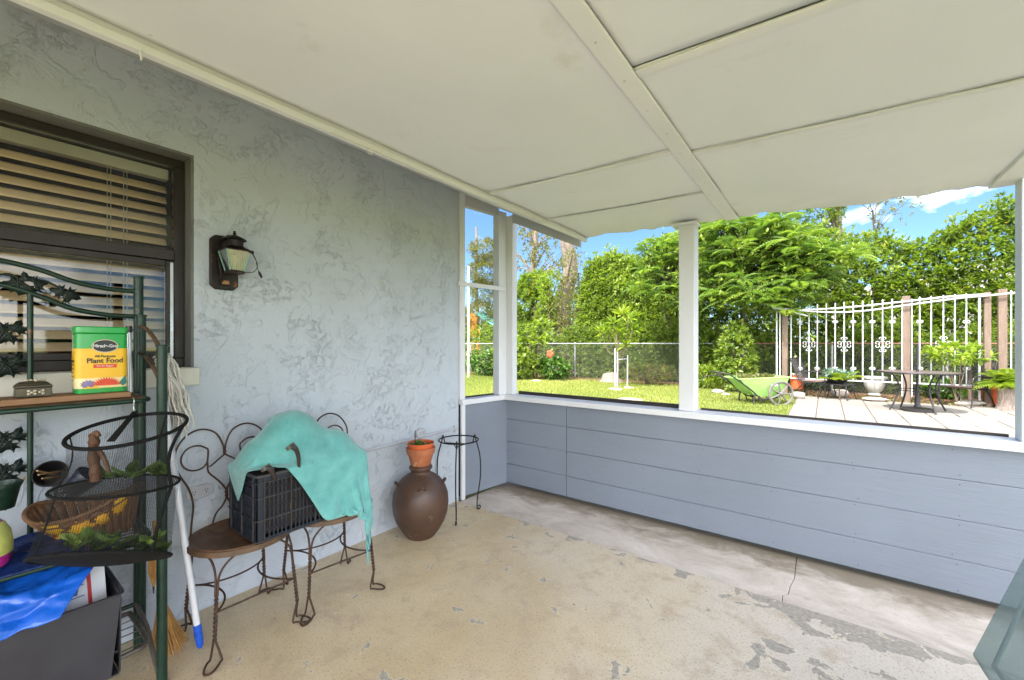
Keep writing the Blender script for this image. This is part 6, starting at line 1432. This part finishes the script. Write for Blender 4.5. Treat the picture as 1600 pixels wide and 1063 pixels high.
# ---- shrubs and young trees in the yard
def shrub(name, label, c, rx, rz, n, L, mat, seed, nleaf=8, stems=5, cat='shrub', wr=.45, droop=0.1, flowers=0):
    random.seed(seed); r = np.random.default_rng(seed); c = Vector(c); root = thing(name, label, cat, (c.x, c.y, GZ)); dirs = r.normal(0, 1, (n, 3)); dirs /= np.linalg.norm(dirs, axis=1, keepdims=True)
    C = np.array([c.x, c.y, c.z]) + dirs * (0.4 + 0.6 * r.random((n, 1)) ** .6) * np.array([rx, rx * .8, rz]); C[:, 2] = np.maximum(C[:, 2], GZ + .03); Nn = dirs + [0, 0, .5]; Nn /= np.linalg.norm(Nn, axis=1, keepdims=True)
    V, F, Rn = leafpts(C, Nn, nleaf, L, wr, .8, r, droop); npmesh('foliage', V, F, mat, root, Rn)
    m_ = MB()
    for k in range(stems): e = Vector(C[k]); m_.tube(smoothline([(c.x + random.uniform(-.05, .05), c.y, GZ), (c.x + (e.x - c.x) * .4, c.y + (e.y - c.y) * .4, GZ + (e.z - GZ) * .6), e], 3), [.012 - .0011 * j for j in range(7)], 5)
    stuff(m_.build('stems', 'twig', root))
    return root
def ground_c(px, py, h): p = G(px, py); return (p.x, p.y, h)
shrub('hibiscus', 'leafy shrub with one orange red flower in front of the chain link fence', ground_c(866, 593, .42), .55, .42, 150, .14, 'leaf_green', 51, wr=.7)
p = at_d(860, 553, 14.3); m_ = MB()
for k in range(5): a = 6.28 * k / 5; m_.ell(p + Vector((.07 * math.cos(a), -.03, .07 * math.sin(a))), (.075, .02, .06), 8, 5, rot=(0, -a, 0))
tag(m_.build('flower', 'flower_red'), 'orange red flower on the shrub by the chain link fence', 'flower')
shrub('garden_shrub', 'bright green broad leaved shrub left of the young staked tree', ground_c(815, 592, .50), .75, .6, 260, .14, 'leaf_bright', 52, wr=.55)
shrub('garden_shrub', 'rounded green shrub seen low through the narrow opening', ground_c(757, 586, .5), .85, .55, 240, .13, 'leaf_green', 53, wr=.55)
shrub('garden_shrub', 'yellow green shrub next to the narrow opening post', ground_c(795, 592, .8), .6, .9, 240, .16, 'leaf_lime', 54, wr=.45)
shrub('garden_shrub', 'loose bright green shrub beside the green cart', ground_c(1150, 612, .95), .48, .95, 330, .12, 'leaf_bright', 55, wr=.5)
shrub('garden_shrub', 'broad dense shrub against the fence just right of the middle post', ground_c(1105, 600, .85), .75, .85, 420, .12, 'leaf_hedge', 58, wr=.5)
shrub('garden_shrub', 'dark green shrub between the cart handles and the white fence', ground_c(1195, 604, .8), .5, .8, 300, .12, 'leaf_hedge', 59, wr=.5)
shrub('garden_shrub', 'small grassy shrub at the hedge foot left of the cart', ground_c(1105, 606, .30), .45, .32, 140, .16, 'leaf_lime', 56, wr=.16)
shrub('dry_shrub', 'grey leafless shrub at the foot of the chain link fence', ground_c(1015, 600, .35), .8, .3, 200, .10, 'leaf_dry', 57, wr=.12, stems=30)
def smalltree(name, label, px, py, H, crown, L, mat, seed, wr, r0=0.03, nleaf=12):
    b_ = G(px, py); random.seed(seed); r = np.random.default_rng(seed); root = thing(name, label, 'tree', (b_.x, b_.y, GZ)); m_ = MB(); b_.z = GZ
    m_.tube(smoothline([b_, b_ + Vector((.03, 0, H * .35)), b_ + Vector((-.02, 0, H * .7)), b_ + Vector((.02, 0, H * .9))], 4), [r0 * (1 - .05 * k) for k in range(13)], 8)
    C = []; Nn = []
    for (dx, dz, n, s) in crown:
        e = b_ + Vector((dx, random.uniform(-.25, .25), dz)); m_.tube(smoothline([b_ + Vector((0, 0, min(dz * .6, H * .8))), b_.lerp(e, .6) + Vector((0, 0, .1)), e], 3), [r0 * .5] * 7, 5)
        for k in range(n): q = Vector((random.gauss(0, s), random.gauss(0, s), random.gauss(0, s))); C.append(e + q); v = q + Vector((dx * .3, 0, .25)); Nn.append(v.normalized())
    m_.build('trunk', 'twig', root); V, F, Rn = leafpts(np.array([tuple(c) for c in C]), np.array([tuple(c) for c in Nn]), nleaf, L, wr, .75, r, .15); npmesh('crown', V, F, mat, root, Rn); return b_
smalltree('young_tree', 'young broad leaved tree with a bare thin trunk on the lawn', 838, 592, 1.9, [(0, 1.5, 9, .16), (-.3, 1.7, 9, .16), (.25, 1.75, 9, .16), (0, 2.1, 9, .15), (-.15, 1.3, 6, .15), (.3, 1.4, 6, .14), (-.45, 1.45, 6, .12)], .20, 'leaf_bright', 61, .6, .035, 9)
b_ = smalltree('staked_tree', 'young long leaved tree tied between white stakes on the lawn', 965, 604, 2.1, [(0, 2.2, 2, .03), (.35, 2.05, 2, .03), (-.30, 1.75, 2, .03), (.05, 1.65, 3, .05), (.2, 1.25, 2, .03), (-.45, 1.65, 2, .03), (.45, 1.75, 2, .03), (-.1, 1.95, 2, .04), (.1, 1.45, 2, .04)], .30, 'leaf_lime', 62, .19, .022, 17)
stk = thing('tree_stakes', 'three white stakes round the young long leaved tree', 'stakes', b_)
for dx, dy, h in ((-.03, -.12, 1.15), (.045, -.12, 1.05), (.26, .12, .95)): m_ = MB(); m_.tube([(b_.x + dx, b_.y + dy, GZ), (b_.x + dx * 1.03, b_.y + dy, h)], .016, 8); m_.build('stake', 'pvc', stk)
m_ = MB(); m_.tube([(b_.x + .045, b_.y - .12, .82), (b_.x + .26, b_.y + .12, .84)], .008, 6); m_.build('tie', 'pvc', stk)
def stone(px, py, s, label, mat='stone_pale', flat=.45, seed=1):
    p = G(px, py); m_ = MB(); m_.ell((p.x, p.y, GZ + s * flat * .5), (s, s * .7, s * flat), 14, 9, lump=.35, seed=seed); return tag(m_.build('stone', mat, smooth=50), label, 'stone')
stone(962, 608, .22, 'flat pale stone at the foot of the staked tree', flat=.18, seed=2); stone(982, 606, .14, 'small pale stone right of the staked tree', flat=.3, seed=3)
stone(838, 595, .20, 'flat pale stone at the foot of the bare trunked young tree', flat=.2, seed=4); stone(985, 624, .30, 'white stepping stone in the grass near the middle window sill', flat=.12, seed=5)
stone(1122, 613, .16, 'large whitish stone on the grass edge left of the cart', seed=6); stone(1134, 616, .09, 'small whitish stone beside the larger one left of the cart', seed=7)
p = G(955, 596); m_ = MB(); m_.lathe([(.42, GZ), (.33, .06), (.25, .16), (.22, .26), (.20, .28), (0, .26)], 26, (p.x, p.y, 0)); 
m_.v = [tuple(Vector(q) + Vector((1, .7, .5)) * .10 * mnoise.noise(Vector(q) * 5)) for q in m_.v]; tag(m_.build('tree_stump', 'stump', smooth=50), 'weathered grey brown tree stump beside the staked young tree', 'stump')
# strap leaved plant just outside the corner
def strapplant(label, c, n, L, W, mat, seed, name='strap_leaved_plant', up=(.5, 1.2), droopk=.55):
    random.seed(seed); c = Vector(c); root = thing(name, label, 'plant', c)
    for k in range(n):
        a = random.uniform(0, 6.28); el_ = random.uniform(*up); l = L * random.uniform(.75, 1.15); dh = Vector((math.cos(a), math.sin(a), 0)); tn = Vector((-dh.y, dh.x, 0)); m_ = MB()
        def fn(u, v):
            x = (u - .5) * 2; w_ = W * (1 - v) ** .45 * min(1, v * 6 + .5) / 2; s_ = v * l; return c + dh * s_ * math.cos(el_) + Vector((0, 0, s_ * math.sin(el_) - droopk * s_ * s_ / l)) + tn * x * w_ + Vector((0, 0, abs(x) * w_ * .4))
        m_.grid(fn, 2, 9); o = m_.build('leaf', mat, root, smooth=60); at_ = o.data.attributes.new('rnd', 'FLOAT', 'FACE'); at_.data.foreach_set('value', [random.random()] * len(o.data.polygons))
    return root
c0 = at_d(785, 640, 5.0); m_ = MB(); m_.tube([(c0.x, c0.y, GZ), (c0.x, c0.y, .45)], .03, 8); 
rt_ = strapplant('dark green strap leaved plant just outside the corner post', (c0.x, c0.y, .43), 24, .58, .055, 'leaf_green', 71, up=(.25, 1.2)); ob = m_.build('stem', 'twig', rt_)
# ---- white ornamental fence
OY = 12.85
of = thing('ornamental_fence', 'white wrought iron fence with scroll ornaments and wooden posts behind the patio', 'fence', (at_y(1400, 540, OY).x, OY, GZ))
def fx(px): return at_y(px, 540, OY).x
def wp(px0, px1, pyt, label=None):
    a, b_ = fx(px0), fx(px1); zt = at_y((px0 + px1) / 2, pyt, OY).z; m_ = MB(); m_.box((a, OY - .05, GZ), (b_, OY + .05, zt)); m_.build('wooden_post', 'post_wood', of, bevel=.008)
wp(1222, 1231, 474); wp(1409, 1422, 463); wp(1537, 1548, 457); wp(1559, 1573, 452)
tops = prof_top([(fx(1210), at_y(1210, 480, OY).z), (fx(1290), at_y(1290, 474, OY).z), (fx(1420), at_y(1420, 465, OY).z), (fx(1600), at_y(1600, 452, OY).z)])
zr = at_y(1380, 597, OY).z
for (pa, pb) in ((1214, 1222), (1235, 1409), (1423, 1536), (1574, 1640)):
    m_ = MB(); m_.box((fx(pa), OY - .012, zr - .014), (fx(pb), OY + .012, zr + .014)); m_.build('bottom_rail', 'fence_white', of)
def scroll(c, s):
    m_ = MB()
    for sx2 in (-1, 1):
        for sz in (-1, 1):
            for (ox, oz, rr_, a0, a1) in ((.50, .16, .20, 250, -60), (.22, .62, .14, 230, -80), (.16, .36, .12, 80, 330)):
                pts = []
                for k in range(12):
                    a = R_(a0 + (a1 - a0) * k / 11); q = rr_ * (1 - .45 * k / 11); pts.append((c.x + sx2 * (ox - rr_ * .4 + q * math.cos(a)) * s, c.y - .004, c.z + sz * (oz + q * math.sin(a)) * s))
                m_.tube(pts, .0065, 5)
    m_.tube([(c.x, c.y, c.z - s), (c.x, c.y, c.z + s)], .013, 6); return m_
def collar(c):
    m_ = MB(); m_.ell(c, (.022, .018, .03), 8, 6)
    for sx2 in (-1, 1):
        for sz in (-1, 1): m_.tube([(c.x, c.y, c.z + sz * .01), (c.x + sx2 * .04, c.y, c.z + sz * .03), (c.x + sx2 * .055, c.y, c.z + sz * .012), (c.x + sx2 * .038, c.y, c.z + sz * .004)], .008, 5)
    return m_
pk = [1236, 1250, 1264, 1277, 1291, 1305, 1319, 1333, 1348, 1363, 1379, 1394, 1437, 1455, 1474, 1492, 1510, 1580]
scr = {1264, 1319, 1379, 1474}; col_ = {1250, 1277, 1305, 1333, 1363, 1394, 1437, 1510}
for px in pk:
    x = fx(px); zt = tops(x); m_ = MB(); m_.tube([(x, OY, zr), (x, OY, zt - .05)], .0125, 6); m_.tube([(x, OY, zt - .05), (x, OY, zt - .035), (x, OY, zt)], [.0125, .02, .002], 6); p_ = m_.build('picket', 'fence_white', of)
    if px in scr: scroll(Vector((x, OY - .015, 1.28)), .225).build('scroll', 'fence_white', p_)
    if px in col_:
        for z in (at_y(px, 503, OY).z, at_y(px, 576, OY).z): collar(Vector((x, OY - .01, z))).build('collar', 'fence_white', p_)
for (pa, w_) in ((1214, .03), (1219, .025), (1409, .02), (1424, .02), (1529, .035), (1587, .045), (1598, .03)):
    x = fx(pa); m_ = MB(); m_.box((x - w_ / 2, OY - .07, zr - .3), (x + w_ / 2, OY - .052, tops(x) - .04)); m_.build('fence_upright', 'fence_white', of)
for pts in ([(1207, 482), (1290, 488), (1350, 486), (1417, 477), (1500, 466), (1545, 462), (1640, 452)], [(1207, 481), (1260, 484), (1330, 480), (1417, 471), (1480, 464), (1545, 460)], [(1232, 486), (1262, 494)]):
    P = smoothline([at_y(a, b_, OY - .09 - .03 * (len(pts) % 3)) for a, b_ in pts], 4) if len(pts) > 2 else [at_y(a, b_, OY - .1) for a, b_ in pts]
    m_ = MB(); m_.tube(P, .019, 8); m_.build('loose_rail', 'fence_white', of)

# ---- garden cart
wb = thing('garden_cart', 'lime green plastic garden cart with grey spoked wheels and dark handles on the lawn', 'garden cart', G(1218, 631))
O = G(1218, 631); O.z = GZ; s = O.z; u = RT.copy(); v = FW.copy()
def L3(a, b_, z): return O + u * a + v * b_ + Vector((0, 0, z))
HW = .27
def loftbox(lo, hi, name, mat, solid):
    m_ = MB(); V = lo + hi; n = len(lo); m_.add(V, [(i, (i + 1) % n, n + (i + 1) % n, n + i) for i in range(n)] + [tuple(range(n - 1, -1, -1))]); return m_.build(name, mat, wb, solid=solid, bevel=.01)
lo = [L3(-.50, .10, .20), L3(.06, .10, .16), L3(.06, .55, .16), L3(-.50, .55, .20)]
hi = [L3(-.86, -.02, .56), L3(.20, -.02, .60), L3(.20, .66, .60), L3(-.86, .66, .56)]
lo2 = [a.lerp(b_, .0) for a, b_ in zip(lo, hi)]
loftbox(lo2, hi, 'tub', 'barrow_green', .012)
m_ = MB(); m_.tube(hi, .016, 8, closed=True); m_.build('rim', 'barrow_green', wb)
m_ = MB(); a = L3(.02, -.012, .40); m_.box((.08, .002, .022), None, rot=Euler((0, 0, YAW)).to_matrix(), c=L3(-.10, .005, .43)); m_.build('sticker', 'paper_white', wb)
for b_ in (-.05, .68):
    m_ = MB(); 
    m_.tube([L3(.25 * math.cos(a), b_, .25 + .25 * math.sin(a)) for a in np.linspace(0, 6.283, 28, endpoint=False)], .024, 8, closed=True); wh_ = m_.build('wheel', 'wheel_grey', wb)
    for k in range(7): a = 6.283 * k / 7; m_ = MB(); m_.tube([L3(0, b_, .25), L3(.235 * math.cos(a), b_, .25 + .235 * math.sin(a))], [.022, .013], 6); m_.build('spoke', 'wheel_grey', wh_)
    m_ = MB(); m_.ell(L3(0, b_, .25), (.045, .045, .045), 10, 7); m_.build('hub', 'wheel_grey', wh_)
m_ = MB(); m_.tube([L3(0, -.05, .25), L3(0, .68, .25)], .014, 8); m_.build('axle', 'barrow_dark', wb)
for b_ in (.02, .60):
    m_ = MB(); m_.tube(smoothline([L3(-.02, b_, .16), L3(-.35, b_, .13), L3(-.62, b_, .34), L3(-.98, b_, .60), L3(-1.15, b_, .68)], 4), .017, 8); m_.build('handle', 'barrow_dark', wb)
    m_ = MB(); m_.tube([L3(-.52, b_, .26), L3(-.56, b_, 0)], .016, 6); m_.tube([L3(-.40, b_, .15), L3(-.36, b_, 0.0)], .014, 6); m_.build('leg', 'barrow_dark', wb)
m_ = MB(); m_.tube(smoothline([L3(-1.15, .02, .68), L3(-1.24, .1, .70), L3(-1.27, .31, .70), L3(-1.24, .52, .70), L3(-1.15, .60, .68)], 4), .016, 8); m_.tube(smoothline([L3(-1.0, .31, .5), L3(-1.2, .3, .62), L3(-1.45, .3, .60), L3(-1.55, .3, .5)], 4), .010, 6); m_.build('grip_bar', 'barrow_dark', wb)
n = 90; C = np.array([tuple(L3(random.uniform(-.75, .1), random.uniform(.08, .6), .55 + random.uniform(-.03, .03))) for _ in range(n)]); V, F, Rn = leafpts(C, np.tile([0, 0, 1.], (n, 1)), 6, .09, .35, .8, rng)
w2 = npmesh('weed_clippings', V, F, 'leaf_dry', None, Rn, 'stuff'); 

# ---- patio furniture
tbl = thing('patio_table', 'round dark metal patio table with curved legs and umbrella base', 'table', (3.86, 11.18, 0)); tc_ = Vector((3.86, 11.18, 0))
m_ = MB(); m_.lathe([(0, .735), (.585, .735), (.60, .742), (.60, .752), (.585, .758), (0, .758)], 40, tc_); m_.build('table_top', 'table_top', tbl)
m_ = MB(); m_.tube([tc_ + Vector((.60 * math.cos(a), .60 * math.sin(a), .745)) for a in np.linspace(0, 6.283, 40, endpoint=False)], .016, 8, closed=True); m_.build('rim', 'patio_metal', tbl)
for k in range(4):
    a = R_(25 + 90 * k); d = Vector((math.cos(a), math.sin(a), 0)); m_ = MB(); m_.tube(smoothline([tc_ + d * .44 + Vector((0, 0, .735)), tc_ + d * .36 + Vector((0, 0, .62)), tc_ + d * .30 + Vector((0, 0, .45)), tc_ + d * .36 + Vector((0, 0, .22)), tc_ + d * .46 + Vector((0, 0, 0.01))], 5), .015, 8); m_.build('leg', 'patio_metal', tbl)
m_ = MB(); m_.tube([tc_ + Vector((.32 * math.cos(a), .32 * math.sin(a), .40)) for a in np.linspace(0, 6.283, 30, endpoint=False)], .008, 6, closed=True); m_.build('brace_ring', 'patio_metal', tbl)
ub = thing('umbrella_base', 'black round umbrella base with its pole passing through the patio table', 'umbrella base', tc_)
m_ = MB(); m_.lathe([(0.25, 0.002), (.25, .035), (.22, .055), (.06, .075), (.045, .10), (.032, .38), (.032, .40)], 32, tc_); m_.build('base', 'patio_metal', ub)
m_ = MB(); m_.tube([tc_ + Vector((0, 0, .40)), tc_ + Vector((0, 0, 1.30))], .02, 10); m_.build('pole', 'patio_metal', ub)
def slingchair(label, group=None):
    t = thing('patio_chair', label, 'chair', (0, 0, 0), group='sling patio chairs'); r_ = .013
    for s_ in (-.27, .27):
        m_ = MB(); m_.tube(smoothline([(.30, s_, .40), (.05, s_, .36), (-.18, s_, .36), (-.27, s_, .45), (-.45, s_, .93)], 5), r_, 8); m_.build('side_rail', 'patio_metal', t, world=False)
        m_ = MB(); m_.tube(smoothline([(.34, s_, 0), (.30, s_, .20), (.30, s_, .40), (.28, s_, .57), (.20, s_, .62), (0, s_, .62), (-.30, s_, .60)], 5), r_, 8); m_.build('arm', 'patio_metal', t, world=False)
        m_ = MB(); m_.tube(smoothline([(-.10, s_, .36), (-.28, s_, .18), (-.38, s_, 0)], 5), r_, 8); m_.build('leg', 'patio_metal', t, world=False)
    for (x, z) in ((.30, .40), (-.45, .93), (-.2, .36)): m_ = MB(); m_.tube([(x, -.27, z), (x, .27, z)], r_ * .8, 8); m_.build('cross_bar', 'patio_metal', t, world=False)
    def slf(pts, nm):
        sp = smoothline(pts, 6); m_ = MB(); V = []
        for p in sp: V += [(p.x, -.262, p.z), (p.x, .262, p.z)]
        m_.add(V, [(2 * i, 2 * i + 1, 2 * i + 3, 2 * i + 2) for i in range(len(sp) - 1)]); o = m_.build(nm, 'sling_mesh', t, world=False); uvl = o.data.uv_layers.new(name='UVMap')
        for lp in o.data.loops: co = o.data.vertices[lp.vertex_index].co; uvl.data[lp.index].uv = (co.y / .006, (co.z - co.x) / .006)
    slf([(-.22, 0, .40), (-.29, 0, .50), (-.37, 0, .72), (-.45, 0, .93)], 'back_sling')
    m_ = MB(); m_.box((-.20, -.25, .375), (.29, .25, .405)); m_.build('seat_cushion', 'cushion_brown', t, world=False, bevel=.012)
    return t
sc1 = slingchair('black mesh patio chair to the right of the round table'); p = G(1508, 634); sc1.location = (p.x, p.y, 0); sc1.rotation_euler = (0, 0, R_(232))
p = G(1266, 620); sc2 = dup(sc1, (p.x + .1, p.y + .15, 0), R_(-20), 'black mesh patio chair behind the low footstool near the cart')
ot = thing('footstool', 'low black wire footstool holding a bowl of pale succulents', 'footstool', (0, 0, 0)); p = G(1308, 624); ot.location = (p.x, p.y + .1, 0); ot.rotation_euler = (0, 0, R_(-20))
m_ = MB(); m_.box((-.26, -.24, .335), (.26, .24, .355)); m_.build('top', 'patio_metal', ot, world=False, bevel=.004)
for sx2 in (-1, 1):
    for sy2 in (-1, 1): m_ = MB(); m_.tube(smoothline([(.20 * sx2, .20 * sy2, .335), (.26 * sx2, .24 * sy2, .27), (.25 * sx2, .24 * sy2, .15), (.29 * sx2, .27 * sy2, 0)], 4), .013, 7); m_.build('leg', 'patio_metal', ot, world=False)
pc_ = Vector((p.x, p.y + .1, .356))
bw = thing('succulent_bowl', 'black bowl of pale blue green succulents on the footstool', 'potted plant', pc_)
m_ = MB(); m_.lathe([(0, 0), (.12, 0), (.20, .09), (.205, .10), (.19, .10), (0, .08)], 24, pc_); m_.build('bowl', 'pot_black', bw)
rr_ = np.random.default_rng(9); n = 46; C = np.stack([rr_.normal(pc_.x, .12, n), rr_.normal(pc_.y, .12, n), pc_.z + .12 + rr_.random(n) * .16], 1); V, F, Rn = leafpts(C, np.tile([0, 0, 1.], (n, 1)), 9, .085, .6, .7, rr_); npmesh('foliage', V, F, 'leaf_blue', bw, Rn)
def pot(name, label, px, py, r_, h, mat, z=0, flare=1.2, urn=False):
    p = G(px, py); t = thing(name, label, 'plant pot', (p.x, p.y, z)); m_ = MB()
    prof = [(0, 0), (r_ / flare, 0), (r_ * .97, h * .80), (r_ * 1.04, h * .80), (r_ * 1.06, h), (r_ * .95, h), (r_ * .9, h * .85), (0, h * .85)] if not urn else [(0, 0), (r_ * .55, 0), (r_ * .55, h * .07), (r_ * .42, h * .12), (r_ * .60, h * .22), (r_ * .86, h * .5), (r_ * .92, h * .84), (r_ * 1.08, h * .90), (r_ * 1.10, h), (r_ * .95, h), (r_ * .88, h * .88), (0, h * .86)]
    m_.lathe(prof, 32, (p.x, p.y, z)); m_.build('body', mat, t); m_ = MB(); m_.lathe([(0, h * .875), (r_ * .9, h * .87)], 20, (p.x, p.y, z)); m_.build('soil', 'soil', t); return t, p
def block(px0, px1, py, h, label, d=.22, seed=0):
    a, b_ = G(px0, py), G(px1, py); c = (a + b_) / 2; m_ = MB(); w_ = (b_ - a).length / 2; m_.ell((c.x, c.y, h / 2), (w_ * 1.25, d, h * .72), 8, 6, lump=.25, seed=seed, rot=(0, 0, YAW)); m_.v = [(x, y, min(max(z, -.02), h)) for x, y, z in m_.v]
    return tag(m_.build('stone_block', 'stone_pale', smooth=35), label, 'stone block')
block(1238, 1254, 622, .14, 'pale stone block under the left orange pot', .16, 1)
pot('orange_pot', 'orange plastic pot with pale stones standing behind the cart', 1245, 616, .16, .34, 'terracotta_bright', .14)
p = G(1245, 616); m_ = MB()
for k in range(6): m_.ell((p.x + .08 * math.cos(k), p.y + .08 * math.sin(k), .50), (.055, .05, .04), 8, 6, lump=.3, seed=k)
stuff(tag(m_.build('pale_stones', 'stone_pale', smooth=50), 'pale stones heaped in the left orange pot', 'stones'))
block(1300, 1323, 619, .16, 'pale rough stone under the fence behind the footstool', .16, 2); block(1352, 1382, 626, .07, 'flat pale stone slab under the grey urn planter', .2, 3); block(1497, 1534, 634, .11, 'long pale stone on the patio under the right chair', .15, 4)
pot('urn_planter', 'pale grey urn shaped planter standing on a flat stone against the white fence', 1366, 622, .225, .44, 'urn_grey', .07, urn=True)
t, p = pot('orange_pot', 'large orange terracotta pot right of the right patio chair', 1552, 632, .19, .40, 'terracotta_bright', .0)
plm = strapplant('plumeria with long broad green leaves above the right patio chair', (p.x - .25, p.y + .5, .95), 16, .48, .15, 'leaf_green', 72, 'plumeria', (.1, 1.1), .4)
m_ = MB(); m_.tube([(p.x - .25, p.y + .5, GZ), (p.x - .25, p.y + .5, 1.0)], .03, 8); m_.build('stem', 'twig', plm)
p = G(1576, 640); m_ = MB(); m_.lathe([(.19, 0), (.155, .12), (.14, .30), (.145, .42), (0, .42)], 20, (p.x, p.y, 0)); m_.v = [tuple(Vector(q) + Vector((1, 1, 0)) * .03 * mnoise.noise(Vector(q) * 6)) for q in m_.v]; tag(m_.build('stump_stand', 'stump', smooth=50), 'upright grey log standing under the bright fern', 'log')
fn_ = thing('bright_fern', 'bright lime green fern overflowing at the right edge of the view', 'fern', (p.x, p.y, .42)); r = np.random.default_rng(14); C = []; D = []; Ls = []
for k in range(70): a = r.uniform(0, 6.28); e = r.uniform(.1, 1.3); C.append(np.array([p.x, p.y, .50])); D.append(np.array([math.cos(a) * math.cos(e), math.sin(a) * math.cos(e), math.sin(e)])); Ls.append(r.uniform(.35, .58))
V, F, Rn = frond_arrays(C, D, Ls, 14, r, .06); npmesh('fronds', V, F, 'leaf_lime', fn_, Rn)
m_ = MB(); m_.lathe([(0, .42), (.10, .42), (.14, .53), (.13, .53), (0, .50)], 20, (p.x, p.y, 0)); m_.build('pot', 'pot_black', fn_)
t, p = pot('pale_pot', 'small pale pot with a yellow green plant behind the round table', 1447, 612, .13, .24, 'urn_grey', .10)
shrub('yellow_green_plant', 'spreading yellow green plant in the pale pot behind the table', (p.x + .1, p.y, .62), .42, .20, 90, .15, 'leaf_lime', 81, wr=.3, stems=6, cat='plant')
q = at_y(1497, 553, 12.6); shrub('climbing_plant', 'light green climber leaning on the white fence above the right chair', (q.x, q.y, q.z), .48, .18, 70, .12, 'leaf_lime', 82, wr=.5, stems=4, cat='plant')
q = at_y(1312, 577, 12.4); r = np.random.default_rng(15); fr = thing('small_fern', 'small arching green fern behind the succulent bowl', 'fern', (q.x, q.y, GZ)); C = [np.array([q.x, q.y, .42])] * 14; D = []; Ls = []
for k in range(14): a = r.uniform(0, 6.28); e = r.uniform(.3, 1.1); D.append(np.array([math.cos(a) * math.cos(e), math.sin(a) * math.cos(e), math.sin(e)])); Ls.append(r.uniform(.4, .6))
V, F, Rn = frond_arrays(C, D, Ls, 10, r, .09); npmesh('fronds', V, F, 'leaf_lime', fr, Rn); m_ = MB(); m_.tube([(q.x, q.y, GZ), (q.x, q.y, .44)], .012, 6); m_.build('stem', 'twig', fr)
shrub('low_plant', 'green leafy plant on the bed behind the umbrella base', ground_c(1475, 622, .2), .35, .2, 80, .12, 'leaf_green', 83, wr=.5, cat='plant')
